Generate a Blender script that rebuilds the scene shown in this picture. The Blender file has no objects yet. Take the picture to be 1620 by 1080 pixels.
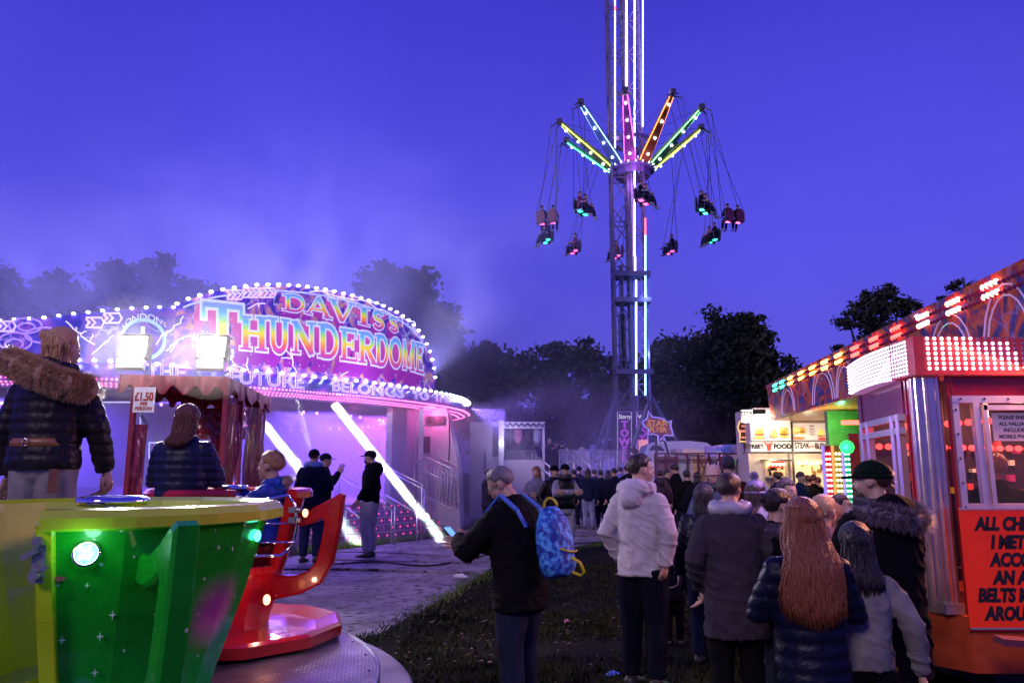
import bpy, math, random, os
from math import sin, cos, tan, pi, radians, sqrt, atan2
from mathutils import Vector, Matrix, noise as mnoise
random.seed(7)
V = Vector
S = bpy.context.scene
COL = S.collection
# ------------------------------------------------------------------ camera
FPX = 1215.0; CH = 1.55; PITCH = math.atan2(205, FPX)
cam = bpy.data.cameras.new('camera'); camo = bpy.data.objects.new('camera', cam); COL.objects.link(camo)
cam.sensor_width = 36; cam.lens = 36 * FPX / 1620; cam.clip_start = 0.05; cam.clip_end = 2000
camo.location = (0, 0, CH); camo.rotation_euler = (pi / 2 + PITCH, 0, 0)
S.camera = camo
# ------------------------------------------------------------------ world: dusk sky
w = bpy.data.worlds.new("World"); S.world = w; w.use_nodes = True
nt = w.node_tree; nt.nodes.clear()
SUN_EL, SUN_AZ = 3.0, 200.0
sky = nt.nodes.new('ShaderNodeTexSky'); sky.sky_type = 'NISHITA'; sky.sun_disc = False
sky.sun_elevation = radians(SUN_EL); sky.sun_rotation = radians(SUN_AZ)
tc = nt.nodes.new('ShaderNodeTexCoord'); sx = nt.nodes.new('ShaderNodeSeparateXYZ')
nt.links.new(tc.outputs['Generated'], sx.inputs[0])
rp = nt.nodes.new('ShaderNodeValToRGB'); cr = rp.color_ramp
cr.elements[0].position = 0.0; cr.elements[0].color = (0.090, 0.072, 0.58, 1)
cr.elements[1].position = 0.62; cr.elements[1].color = (0.036, 0.030, 0.52, 1)
e = cr.elements.new(0.12); e.color = (0.098, 0.082, 0.70, 1)
e = cr.elements.new(0.34); e.color = (0.082, 0.070, 0.76, 1)
nt.links.new(sx.outputs[2], rp.inputs[0])
nz = nt.nodes.new('ShaderNodeTexNoise'); nz.inputs['Scale'].default_value = 2.2; nz.inputs['Detail'].default_value = 3
nt.links.new(tc.outputs['Generated'], nz.inputs[0])
mr = nt.nodes.new('ShaderNodeMapRange'); mr.inputs[1].default_value = .3; mr.inputs[2].default_value = .7
mr.inputs[3].default_value = .9; mr.inputs[4].default_value = 1.1
nt.links.new(nz.outputs[0], mr.inputs[0])
mm = nt.nodes.new('ShaderNodeMix'); mm.data_type = 'RGBA'; mm.blend_type = 'MULTIPLY'; mm.inputs[0].default_value = 1
nt.links.new(rp.outputs[0], mm.inputs[6]); nt.links.new(mr.outputs[0], mm.inputs[7])
bg1 = nt.nodes.new('ShaderNodeBackground'); nt.links.new(mm.outputs[2], bg1.inputs[0]); bg1.inputs[1].default_value = 1.0
bg2 = nt.nodes.new('ShaderNodeBackground'); nt.links.new(sky.outputs[0], bg2.inputs[0]); bg2.inputs[1].default_value = 0.004
ad = nt.nodes.new('ShaderNodeAddShader'); nt.links.new(bg1.outputs[0], ad.inputs[0]); nt.links.new(bg2.outputs[0], ad.inputs[1])
wo = nt.nodes.new('ShaderNodeOutputWorld'); nt.links.new(ad.outputs[0], wo.inputs[0])
# soft warm front fill added from behind the camera, standing for lamps there
sl = bpy.data.lights.new('sun', 'SUN'); slo = bpy.data.objects.new('sun', sl); COL.objects.link(slo)
sl.energy = 1.0; sl.angle = radians(14); sl.color = (1.0, 0.74, 0.62)
slo.rotation_euler = (radians(58), 0, radians(-28))
S.view_settings.view_transform = 'Standard'; S.view_settings.look = 'None'
S.view_settings.exposure = 0; S.view_settings.gamma = 1; S.view_settings.use_curve_mapping = False
S.cycles.max_bounces = 6; S.cycles.diffuse_bounces = 2; S.cycles.glossy_bounces = 3; S.cycles.transmission_bounces = 6
S.cycles.transparent_max_bounces = 16; S.cycles.volume_bounces = 0; S.cycles.caustics_reflective = False
S.cycles.caustics_refractive = False; S.cycles.sample_clamp_indirect = 4.0
S.cycles.use_denoising = True
# ------------------------------------------------------------------ helpers
F_ = V((0, cos(PITCH), sin(PITCH))); U_ = V((0, -sin(PITCH), cos(PITCH)))
def at(px, py, Y):
    d = F_ + V((1, 0, 0)) * ((px - 810) / FPX) + U_ * ((540 - py) / FPX)
    return V((0, 0, CH)) + d * (Y / d.y)
def atz(px, py, z):
    d = F_ + V((1, 0, 0)) * ((px - 810) / FPX) + U_ * ((540 - py) / FPX)
    return V((0, 0, CH)) + d * ((z - CH) / d.z)
def tag(o, label=None, cat=None, group=None, kind=None):
    if label: o['label'] = label
    if cat: o['category'] = cat
    if group: o['group'] = group
    if kind: o['kind'] = kind
    return o
def thing(name, label, cat, loc=(0, 0, 0), rz=0, group=None):
    o = bpy.data.objects.new(name, None); COL.objects.link(o); o.location = loc; o.rotation_euler = (0, 0, rz)
    o.empty_display_size = .1
    return tag(o, label, cat, group)
def kids(o): return [c for c in COL.objects if c.parent == o]
def copy_tree(root, loc=None, rz=None):
    c = root.copy(); COL.objects.link(c)
    if loc is not None: c.location = loc
    if rz is not None: c.rotation_euler = (0, 0, rz)
    for ch in kids(root):
        d = ch.copy(); COL.objects.link(d); d.parent = c
        for g in kids(ch):
            h = g.copy(); COL.objects.link(h); h.parent = d
    return c
def frame(d, up=V((0, 0, 1))):
    d = d.normalized()
    a = d.cross(up)
    if a.length < 1e-4: a = d.cross(V((0, 1, 0)))
    a.normalize(); b = a.cross(d).normalized()
    return a, b
class MB:
    def __init__(s): s.v = []; s.f = []; s.m = []; s.mats = []; s.uv = {}
    def mi(s, mat):
        if mat is None: return 0
        if mat not in s.mats: s.mats.append(mat)
        return s.mats.index(mat)
    def add(s, vs, fs, mat=None):
        n = len(s.v); s.v += [tuple(x) for x in vs]; k = s.mi(mat)
        for f in fs: s.f.append(tuple(i + n for i in f)); s.m.append(k)
        return s
    def box(s, c, size, rz=0, mat=None, M=None):
        x, y, z = [a / 2 for a in size]
        R = Matrix.Rotation(rz, 3, 'Z') if M is None else M
        vs = [V(c) + R @ V((i * x, j * y, k * z)) for i in (-1, 1) for j in (-1, 1) for k in (-1, 1)]
        return s.add(vs, [(0, 1, 3, 2), (4, 6, 7, 5), (0, 4, 5, 1), (2, 3, 7, 6), (0, 2, 6, 4), (1, 5, 7, 3)], mat)
    def bar(s, a, b, w, h=None, mat=None, up=V((0, 0, 1))):
        a = V(a); b = V(b); h = h or w; p, q = frame(b - a, up)
        vs = [e + p * (i * w / 2) + q * (j * h / 2) for e in (a, b) for i, j in ((-1, -1), (1, -1), (1, 1), (-1, 1))]
        return s.add(vs, [(0, 3, 2, 1), (4, 5, 6, 7), (0, 1, 5, 4), (1, 2, 6, 5), (2, 3, 7, 6), (3, 0, 4, 7)], mat)
    def tube(s, pts, r, n=8, mat=None, closed=False, cap=True):
        pts = [V(p) for p in pts]; N = len(pts); rs = r if isinstance(r, (list, tuple)) else [r] * N
        vs = []; fs = []; prev = None
        for i, p in enumerate(pts):
            if closed: d = pts[(i + 1) % N] - pts[i - 1]
            else: d = pts[min(i + 1, N - 1)] - pts[max(i - 1, 0)]
            if d.length < 1e-9: d = V((0, 0, 1))
            if prev is None: a, b = frame(d)
            else:
                d = d.normalized(); a = (prev - d * prev.dot(d))
                if a.length < 1e-6: a, b = frame(d)
                a.normalize(); b = a.cross(d)
            prev = a
            for k in range(n):
                t = 2 * pi * k / n
                vs.append(p + (a * cos(t) + b * sin(t)) * rs[i])
        for i in range(N if closed else N - 1):
            j = (i + 1) % N
            for k in range(n):
                l = (k + 1) % n
                fs.append((i * n + k, j * n + k, j * n + l, i * n + l))
        if cap and not closed:
            fs.append(tuple(range(n))); fs.append(tuple((N - 1) * n + k for k in range(n - 1, -1, -1)))
        return s.add(vs, fs, mat)
    def cyl(s, a, b, r0, r1=None, n=12, mat=None):
        return s.tube([a, b], [r0, r0 if r1 is None else r1], n, mat)
    def ell(s, c, r, R=None, nu=16, nv=10, mat=None):
        r = (r, r, r) if not isinstance(r, (tuple, list)) else r
        vs = []; fs = []; c = V(c)
        for j in range(nv + 1):
            ph = pi * j / nv
            for i in range(nu):
                th = 2 * pi * i / nu
                q = V((r[0] * sin(ph) * cos(th), r[1] * sin(ph) * sin(th), r[2] * cos(ph)))
                if R is not None: q = R @ q
                vs.append(c + q)
        for j in range(nv):
            for i in range(nu):
                k = (i + 1) % nu
                if j == 0: fs.append((i, (j + 1) * nu + i, (j + 1) * nu + k))
                elif j == nv - 1: fs.append((j * nu + i, (j + 1) * nu + i, j * nu + k))
                else: fs.append((j * nu + i, (j + 1) * nu + i, (j + 1) * nu + k, j * nu + k))
        return s.add(vs, fs, mat)
    def loft(s, rings, mat=None, cap=True, closed=True):
        n = len(rings[0]); vs = [p for r in rings for p in r]; fs = []
        for j in range(len(rings) - 1):
            for i in range(n if closed else n - 1):
                k = (i + 1) % n
                fs.append((j * n + i, j * n + k, (j + 1) * n + k, (j + 1) * n + i))
        if cap and closed: fs.append(tuple(range(n - 1, -1, -1))); fs.append(tuple((len(rings) - 1) * n + k for k in range(n)))
        return s.add(vs, fs, mat)
    def lathe(s, prof, c=(0, 0, 0), n=24, mat=None, a0=0, a1=2 * pi):
        full = abs(a1 - a0 - 2 * pi) < 1e-6
        m = n if full else n + 1
        rings = [[(c[0] + r * cos(a0 + (a1 - a0) * i / n), c[1] + r * sin(a0 + (a1 - a0) * i / n), c[2] + z) for i in range(m)] for r, z in prof]
        return s.loft(rings, mat, cap=False, closed=full)
    def prism(s, poly, d, mat=None, M=None):
        """poly: list of (x,y); extruded along local z by d; M maps local to world"""
        n = len(poly); M = M or Matrix.Identity(4)
        vs = [M @ V((x, y, 0)) for x, y in poly] + [M @ V((x, y, d)) for x, y in poly]
        fs = [tuple(range(n - 1, -1, -1)), tuple(range(n, 2 * n))] + [(i, (i + 1) % n, n + (i + 1) % n, n + i) for i in range(n)]
        return s.add(vs, fs, mat)
    def build(s, name, mat=None, parent=None, smooth=False, cast=None):
        me = bpy.data.meshes.new(name); me.from_pydata(s.v, [], s.f)
        if s.mats:
            for m in s.mats: me.materials.append(m)
            me.polygons.foreach_set('material_index', s.m)
        elif mat: me.materials.append(mat)
        if smooth: me.polygons.foreach_set('use_smooth', [True] * len(me.polygons))
        me.update()
        o = bpy.data.objects.new(name, me); COL.objects.link(o)
        if parent is not None: o.parent = parent
        return o
TMP = bpy.data.scenes.new('tmp_scene')
def bake(ob):
    """evaluate OB (unlinked) with its modifiers in the scratch scene; returns a mesh datablock"""
    TMP.collection.objects.link(ob)
    vl = TMP.view_layers[0]; vl.update()
    dg = vl.depsgraph
    me = bpy.data.meshes.new_from_object(ob.evaluated_get(dg), depsgraph=dg)
    TMP.collection.objects.unlink(ob)
    return me
def textmesh(body, size=1.0, offset=0.0, extrude=0.01, outline=0.0, align='CENTER', space=1.0, shear=0, res=3):
    cu = bpy.data.curves.new('lettering', 'FONT'); cu.body = body; cu.size = size; cu.align_x = align; cu.space_character = space
    cu.offset = offset; cu.extrude = extrude; cu.resolution_u = res; cu.shear = shear; cu.align_y = 'CENTER'
    if outline:
        cu.fill_mode = 'NONE'; cu.bevel_depth = outline; cu.bevel_resolution = 0; cu.extrude = 0
    ob = bpy.data.objects.new('t', cu); me = bake(ob)
    bpy.data.objects.remove(ob); bpy.data.curves.remove(cu)
    return me
def text(body, mat, parent, M, size=.1, name='lettering', fn=None, sx=1.0, **k):
    """flat text mesh; local x right, y up, z out of the sign. M world/parent matrix, or fn maps (x,y,z) to a point"""
    me = textmesh(body, size, **k)
    for v in me.vertices:
        x, y, z = v.co; x *= sx
        v.co = fn(x, y, z) if fn else M @ V((x, y, z))
    me.materials.clear(); me.materials.append(mat); me.name = name
    o = bpy.data.objects.new(name, me); COL.objects.link(o); o.parent = parent
    return o
def facing(p, n, up=V((0, 0, 1))):
    """matrix: local z = n (out of the sign), local y ~ up, local x right as read from the front"""
    n = V(n).normalized(); x = up.cross(n).normalized(); y = n.cross(x)
    M = Matrix((x, y, n)).transposed().to_4x4(); M.translation = V(p); return M
# ------------------------------------------------------------------ materials
def newmat(name):
    m = bpy.data.materials.new(name); m.use_nodes = True
    return m, m.node_tree, m.node_tree.nodes['Principled BSDF']
def mat(name, c, rough=.6, metal=0, var=.25, scale=8, bump=0, bscale=60, coat=0, stretch=(1, 1, 1), c2=None, spec=None, sheen=0, em=None, es=0, alpha=1, trans=0):
    m, t, b = newmat(name); N = t.nodes; L = t.links
    tc = N.new('ShaderNodeTexCoord'); mp = N.new('ShaderNodeMapping'); mp.inputs['Scale'].default_value = stretch
    L.new(tc.outputs['Object'], mp.inputs[0])
    n = N.new('ShaderNodeTexNoise'); n.inputs['Scale'].default_value = scale; n.inputs['Detail'].default_value = 5
    L.new(mp.outputs[0], n.inputs[0])
    r = N.new('ShaderNodeValToRGB'); r.color_ramp.elements[0].position = .32; r.color_ramp.elements[1].position = .68
    if c2 is None: lo = [x * (1 - var) for x in c]; hi = [min(1, x * (1 + var * .6)) for x in c]
    else: lo, hi = c, c2
    r.color_ramp.elements[0].color = (*lo, 1); r.color_ramp.elements[1].color = (*hi, 1)
    L.new(n.outputs[0], r.inputs[0]); L.new(r.outputs[0], b.inputs['Base Color'])
    b.inputs['Roughness'].default_value = rough; b.inputs['Metallic'].default_value = metal
    if rough > .12:
        rr = N.new('ShaderNodeMapRange'); rr.inputs[3].default_value = rough * .8; rr.inputs[4].default_value = min(1, rough * 1.2)
        L.new(n.outputs[0], rr.inputs[0]); L.new(rr.outputs[0], b.inputs['Roughness'])
    if coat: b.inputs['Coat Weight'].default_value = coat; b.inputs['Coat Roughness'].default_value = .08
    if spec is not None: b.inputs['Specular IOR Level'].default_value = spec
    if sheen: b.inputs['Sheen Weight'].default_value = sheen
    if bump:
        n2 = N.new('ShaderNodeTexNoise'); n2.inputs['Scale'].default_value = bscale; n2.inputs['Detail'].default_value = 4
        L.new(mp.outputs[0], n2.inputs[0]); bp = N.new('ShaderNodeBump'); bp.inputs['Strength'].default_value = bump
        bp.inputs['Distance'].default_value = .02; L.new(n2.outputs[0], bp.inputs['Height']); L.new(bp.outputs[0], b.inputs['Normal'])
    if em: b.inputs['Emission Color'].default_value = (*em, 1); b.inputs['Emission Strength'].default_value = es
    if alpha < 1: b.inputs['Alpha'].default_value = alpha
    if trans: b.inputs['Transmission Weight'].default_value = trans
    return m
def glow(name, c, s, light=False):
    m, t, b = newmat(name)
    b.inputs['Base Color'].default_value = (*[min(.8, x) for x in c], 1)
    b.inputs['Emission Color'].default_value = (*c, 1); b.inputs['Emission Strength'].default_value = s
    b.inputs['Roughness'].default_value = .3
    if not light: m.cycles.emission_sampling = 'NONE'
    return m
def lamp(kind, loc, power, color, size=.05, parent=None, target=None, spot=None, name='lamp_glow', blend=.3, size_y=None):
    l = bpy.data.lights.new(name, kind); l.energy = power; l.color = color
    if kind == 'AREA':
        l.size = size
        if size_y: l.shape = 'RECTANGLE'; l.size_y = size_y
    else: l.shadow_soft_size = size
    if kind == 'SPOT': l.spot_size = spot; l.spot_blend = blend
    o = bpy.data.objects.new(name, l); COL.objects.link(o); o.location = loc
    if target is not None: o.rotation_euler = (V(target) - V(loc)).to_track_quat('-Z', 'Y').to_euler()
    return o
def art(name, ramp, scale=2.0, dist=3.0, rough=.35, em=0, coat=.5, lines=True, linec=(.75, .7, .95)):
    """airbrushed fairground paintwork: swirling colour fields with pale lightning lines"""
    m, t, b = newmat(name); N = t.nodes; L = t.links
    tc = N.new('ShaderNodeTexCoord')
    n = N.new('ShaderNodeTexNoise'); n.inputs['Scale'].default_value = scale; n.inputs['Detail'].default_value = 4; n.inputs['Distortion'].default_value = dist
    L.new(tc.outputs['Object'], n.inputs[0])
    r = N.new('ShaderNodeValToRGB'); els = r.color_ramp.elements
    while len(els) < len(ramp): els.new(.5)
    for e, (p, c) in zip(els, ramp): e.position = p; e.color = (*c, 1)
    L.new(n.outputs[0], r.inputs[0]); col = r.outputs[0]
    if lines:
        n2 = N.new('ShaderNodeTexNoise'); n2.inputs['Scale'].default_value = scale * 1.1; n2.inputs['Detail'].default_value = 6; n2.inputs['Distortion'].default_value = .6
        L.new(tc.outputs['Object'], n2.inputs[0])
        a = N.new('ShaderNodeMath'); a.operation = 'SUBTRACT'; a.inputs[1].default_value = .5; L.new(n2.outputs[0], a.inputs[0])
        ab = N.new('ShaderNodeMath'); ab.operation = 'ABSOLUTE'; L.new(a.outputs[0], ab.inputs[0])
        lr = N.new('ShaderNodeMapRange'); lr.inputs[1].default_value = .0; lr.inputs[2].default_value = .012; lr.inputs[3].default_value = .8; lr.inputs[4].default_value = 0
        L.new(ab.outputs[0], lr.inputs[0])
        mx = N.new('ShaderNodeMix'); mx.data_type = 'RGBA'; L.new(lr.outputs[0], mx.inputs[0]); L.new(col, mx.inputs[6]); mx.inputs[7].default_value = (*linec, 1)
        col = mx.outputs[2]
    L.new(col, b.inputs['Base Color']); b.inputs['Roughness'].default_value = rough; b.inputs['Coat Weight'].default_value = coat
    if em: L.new(col, b.inputs['Emission Color']); b.inputs['Emission Strength'].default_value = em; m.cycles.emission_sampling = 'NONE'  # em lets the paint glow by itself, as though lit
    return m
def zramp(name, stops, axis=2, lo=0, hi=1, rough=.4, em=0):
    """colour bands by object height (painted rainbow lettering)"""
    m, t, b = newmat(name); N = t.nodes; L = t.links
    tc = N.new('ShaderNodeTexCoord'); s = N.new('ShaderNodeSeparateXYZ'); L.new(tc.outputs['Object'], s.inputs[0])
    r = N.new('ShaderNodeMapRange'); r.inputs[1].default_value = lo; r.inputs[2].default_value = hi; L.new(s.outputs[axis], r.inputs[0])
    c = N.new('ShaderNodeValToRGB'); els = c.color_ramp.elements
    while len(els) < len(stops): els.new(.5)
    for e, (p, k) in zip(els, stops): e.position = p; e.color = (*k, 1)
    L.new(r.outputs[0], c.inputs[0]); L.new(c.outputs[0], b.inputs['Base Color']); b.inputs['Roughness'].default_value = rough
    if em: L.new(c.outputs[0], b.inputs['Emission Color']); b.inputs['Emission Strength'].default_value = em; m.cycles.emission_sampling = 'NONE'
    return m
def volume(name, c, dens, noisy=None, em=0, emc=(1, 1, 1), aniso=0.2):
    m = bpy.data.materials.new(name); m.use_nodes = True; t = m.node_tree; t.nodes.clear(); N = t.nodes; L = t.links
    v = N.new('ShaderNodeVolumePrincipled'); o = N.new('ShaderNodeOutputMaterial'); L.new(v.outputs[0], o.inputs['Volume'])
    v.inputs['Color'].default_value = (*c, 1); v.inputs['Density'].default_value = dens; v.inputs['Anisotropy'].default_value = aniso
    if em: v.inputs['Emission Color'].default_value = (*emc, 1); v.inputs['Emission Strength'].default_value = em
    if noisy: noisy(t, v, dens)
    return m
M = {}
M['white_metal'] = mat('white_metal', (.62, .62, .66), .35, .6, .15)
M['chrome'] = mat('chrome', (.8, .8, .84), .1, 1, .05)
M['steel'] = mat('steel', (.32, .33, .36), .4, .8, .25, 6)
M['dark_steel'] = mat('dark_steel', (.09, .09, .11), .45, .6)
M['black'] = mat('black_paint', (.015, .015, .018), .5)
M['white'] = mat('white_paint', (.75, .75, .78), .4, 0, .08)
M['glass'] = mat('glass', (.25, .26, .3), .03, 0, 0, alpha=.12)
M['bulb'] = glow('white_bulb', (.75, .85, 1), 14)
M['bulb_pink'] = glow('pink_bulb', (1, .12, .45), 7)
M['bulb_red'] = glow('red_bulb', (1, .05, .04), 9)
M['bulb_amber'] = glow('amber_bulb', (1, .45, .06), 12)
M['bulb_green'] = glow('green_bulb', (.05, 1, .45), 7)
def cat_rom3(p, k=6):
    out = []
    for i in range(len(p) - 1):
        a, b, c, d = p[max(i - 1, 0)], p[i], p[i + 1], p[min(i + 2, len(p) - 1)]
        for s_ in range(k):
            t = s_ / k; out.append(.5 * ((2 * b) + (c - a) * t + (2 * a - 5 * b + 4 * c - d) * t * t + (3 * b - a - 3 * c + d) * t ** 3))
    return out + [p[-1]]
# ------------------------------------------------------------------ setting: ground, path
def ground_mat():
    m, t, b = newmat('turf'); N = t.nodes; L = t.links
    tc = N.new('ShaderNodeTexCoord'); n = N.new('ShaderNodeTexNoise'); n.inputs['Scale'].default_value = .9; n.inputs['Detail'].default_value = 8
    n.inputs['Roughness'].default_value = .75; L.new(tc.outputs['Object'], n.inputs[0])
    r = N.new('ShaderNodeValToRGB'); r.color_ramp.elements[0].position = .38; r.color_ramp.elements[0].color = (.010, .009, .007, 1)
    r.color_ramp.elements[1].position = .62; r.color_ramp.elements[1].color = (.026, .026, .013, 1)
    L.new(n.outputs[0], r.inputs[0]); L.new(r.outputs[0], b.inputs['Base Color']); b.inputs['Roughness'].default_value = .95; b.inputs['Specular IOR Level'].default_value = .06
    n2 = N.new('ShaderNodeTexNoise'); n2.inputs['Scale'].default_value = 45; n2.inputs['Detail'].default_value = 6; L.new(tc.outputs['Object'], n2.inputs[0])
    bp = N.new('ShaderNodeBump'); bp.inputs['Strength'].default_value = .8; bp.inputs['Distance'].default_value = .03
    L.new(n2.outputs[0], bp.inputs['Height']); L.new(bp.outputs[0], b.inputs['Normal'])
    return m
M['turf'] = ground_mat()
g = MB(); g.add([(-400, -60, 0), (400, -60, 0), (400, 600, 0), (-400, 600, 0)], [(0, 1, 2, 3)])
tag(g.build('ground', M['turf']), kind='structure')
def path_mat():
    m, t, b = newmat('trackway'); N = t.nodes; L = t.links
    tc = N.new('ShaderNodeTexCoord'); n = N.new('ShaderNodeTexNoise'); n.inputs['Scale'].default_value = 1.3; n.inputs['Detail'].default_value = 7; n.inputs['Roughness'].default_value = .7
    L.new(tc.outputs['Object'], n.inputs[0])
    r = N.new('ShaderNodeValToRGB'); e = r.color_ramp.elements; e[0].position = .36; e[0].color = (.10, .09, .10, 1); e[1].position = .6; e[1].color = (.33, .30, .32, 1)
    L.new(n.outputs[0], r.inputs[0])
    v = N.new('ShaderNodeTexNoise'); v.inputs['Scale'].default_value = 9; v.inputs['Detail'].default_value = 3; L.new(tc.outputs['Object'], v.inputs[0])
    q = N.new('ShaderNodeMapRange'); q.inputs[1].default_value = .56; q.inputs[2].default_value = .64; L.new(v.outputs[0], q.inputs[0])
    mx = N.new('ShaderNodeMix'); mx.data_type = 'RGBA'; L.new(q.outputs[0], mx.inputs[0]); L.new(r.outputs[0], mx.inputs[6]); mx.inputs[7].default_value = (.03, .022, .015, 1)
    L.new(mx.outputs[2], b.inputs['Base Color']); b.inputs['Roughness'].default_value = .62; b.inputs['Specular IOR Level'].default_value = .25
    n2 = N.new('ShaderNodeTexNoise'); n2.inputs['Scale'].default_value = 25; n2.inputs['Detail'].default_value = 5; L.new(tc.outputs['Object'], n2.inputs[0])
    bp = N.new('ShaderNodeBump'); bp.inputs['Strength'].default_value = .5; bp.inputs['Distance'].default_value = .015
    L.new(n2.outputs[0], bp.inputs['Height']); L.new(bp.outputs[0], b.inputs['Normal'])
    return m
M['path'] = path_mat()
def gp(px, py): p = atz(px, py, 0.0); return V((p.x, p.y, 0))
pth = MB()
def slab(poly, z0, z1):
    n = len(poly); pth.add([(p.x, p.y, z0) for p in poly] + [(p.x, p.y, z1) for p in poly],
                           [tuple(range(n, 2 * n))] + [(i, (i + 1) % n, n + (i + 1) % n, n + i) for i in range(n)])
slab([gp(300, 1075), gp(598, 1008), gp(690, 955), gp(763, 910), gp(520, 905), gp(300, 905)], -.02, .03)
slab([gp(300, 902), gp(520, 902), gp(768, 907), gp(800, 889), gp(620, 878), gp(520, 876)], -.02, .035)
slab([gp(520, 874), gp(625, 876), gp(804, 887), gp(985, 852), gp(770, 846), gp(690, 853)], -.02, .03)
slab([gp(700, 852), gp(770, 844.5), gp(990, 850.5), gp(1090, 836), gp(1085, 820), gp(800, 818), gp(730, 838)], -.02, .03)
# ridged cover plates lying across the track
for (a, b_) in (((535, 888), (740, 893)), ((532, 903), (765, 911)), ((700, 861), (880, 869))):
    p, q = gp(*a), gp(*b_); pth.bar((p.x, p.y, .045), (q.x, q.y, .045), .28 if a[1] < 900 else .12, .03)
tag(pth.build('path', M['path']), kind='structure')
# short grass tufts, denser near the camera
gm = MB(); rnd = random.Random(3)
def blades(n, xr, yr, h0, h1, bright=0):
    for _ in range(n):
        x = rnd.uniform(*xr); y = rnd.uniform(*yr)
        d = mnoise.noise(V((x * .9, y * .9, 0)))
        if rnd.random() > .55 + d: continue
        a = rnd.uniform(0, 2 * pi); h = rnd.uniform(h0, h1); w_ = rnd.uniform(.004, .009) * (1 + y / 12); dx, dy = cos(a), sin(a); t = rnd.uniform(.2, .9) * h
        gm.add([(x - dy * w_, y + dx * w_, 0), (x + dy * w_, y - dx * w_, 0), (x + dx * t, y + dy * t, h)], [(0, 1, 2)])
def inpath(x, y):
    return False
blades(42000, (-1.0, 5.2), (3.6, 9.0), .02, .06)
blades(16000, (-1.2, 4.0), (9.0, 13.5), .02, .06)
for i in range(len(gm.f) - 1, -1, -1):
    f = gm.f[i]; x, y, _ = gm.v[f[0]]
    # keep grass off the trackway
    e1 = gp(598, 1008); e2 = gp(763, 910); e3 = gp(985, 852)
    def side(a, b_): return (b_.x - a.x) * (y - a.y) - (b_.y - a.y) * (x - a.x)
    if (y < e2.y and side(e1, e2) > 0) or (y >= e2.y and side(e2, e3) > 0): del gm.f[i]; del gm.m[i]
M['grass'] = mat('grass_blades', (.007, .014, .004), .85, var=.6, scale=3, c2=(.050, .054, .020), spec=.1)
tag(gm.build('grass', M['grass']), kind='stuff')
# fringe of grass beside the ride's steps, its lit look put into brighter green
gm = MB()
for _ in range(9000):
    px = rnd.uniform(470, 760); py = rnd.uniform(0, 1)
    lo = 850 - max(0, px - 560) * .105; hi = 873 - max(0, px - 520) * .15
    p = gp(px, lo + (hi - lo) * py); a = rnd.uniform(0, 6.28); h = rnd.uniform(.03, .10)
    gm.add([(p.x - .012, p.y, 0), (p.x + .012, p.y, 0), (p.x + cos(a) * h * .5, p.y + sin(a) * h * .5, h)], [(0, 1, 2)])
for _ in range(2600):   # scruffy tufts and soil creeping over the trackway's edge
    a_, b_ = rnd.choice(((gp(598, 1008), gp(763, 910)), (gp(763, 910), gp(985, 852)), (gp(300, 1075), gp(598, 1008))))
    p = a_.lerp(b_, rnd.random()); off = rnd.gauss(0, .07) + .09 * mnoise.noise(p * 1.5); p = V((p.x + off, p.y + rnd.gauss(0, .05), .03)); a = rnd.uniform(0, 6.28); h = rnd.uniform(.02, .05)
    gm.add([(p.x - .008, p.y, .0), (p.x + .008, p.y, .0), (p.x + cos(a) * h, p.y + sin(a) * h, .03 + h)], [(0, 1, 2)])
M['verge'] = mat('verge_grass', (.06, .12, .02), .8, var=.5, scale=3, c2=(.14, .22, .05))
tag(gm.build('grass_verge', M['verge']), kind='stuff')
lf = MB()
for _ in range(420):
    p = gp(rnd.uniform(560, 1000), rnd.uniform(860, 1060)); s_ = rnd.uniform(.012, .03); a = rnd.uniform(0, 6.28)
    lf.add([(p.x + cos(a + k * 1.57) * s_ * (1 if k % 2 else .5), p.y + sin(a + k * 1.57) * s_ * (1 if k % 2 else .5), .036 + rnd.uniform(0, .012)) for k in range(4)], [(0, 1, 2, 3)])
tag(lf.build('fallen_leaves', mat('fallen_leaf', (.10, .05, .03), .7, var=.6, scale=2, c2=(.22, .13, .07))), kind='stuff')
cb = MB(); pc = [gp(520, 897), gp(600, 893), gp(680, 899), gp(760, 884), gp(850, 868), gp(960, 860)]  # cable added in place of a vague dark line
cb.tube([p + V((0, 0, .05)) for p in cat_rom3(pc)], .014, 6)
tag(cb.build('dark_line_cable', M['black'], smooth=True), 'black cable added for a dark line across the trackway panels', 'cable')
# litter on the grass
def litter(px, py, s, c, lab, nm='litter', cat='litter'):
    p = gp(px, py); m = MB(); r = random.Random(int(px))
    n = 6; ring = [(p.x + cos(i * 6.28 / n) * s * r.uniform(.6, 1.2), p.y + sin(i * 6.28 / n) * s * r.uniform(.6, 1.2)) for i in range(n)]
    m.loft([[(x, y, .002 + r.uniform(0, s * .3)) for x, y in ring], [((x + p.x) / 2, (y + p.y) / 2, s * r.uniform(.3, .7)) for x, y in ring]])
    tag(m.build(nm, mat('litter_' + lab[:5], c, .5)), lab, cat)
for i, (px, py, s, c, l) in enumerate([
    (897, 984, .05, (.75, .25, .3), 'pink scrap of paper on the grass behind the backpack man'),
    (776, 1048, .03, (.6, .3, .3), 'small pink scrap of paper on the dark grass left of the jeans'),
    (968, 1068, .06, (.1, .25, .8), 'blue crumpled wrapper on the grass at the bottom edge')]):
    litter(px, py, s, c, l)
bt = gp(727, 920); m_ = MB(); m_.tube([(bt.x - .09, bt.y + .02, .075), (bt.x - .02, bt.y, .08), (bt.x + .05, bt.y - .02, .08), (bt.x + .09, bt.y - .03, .075), (bt.x + .12, bt.y - .04, .07)], [.02, .036, .036, .016, .014], 10)
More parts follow.
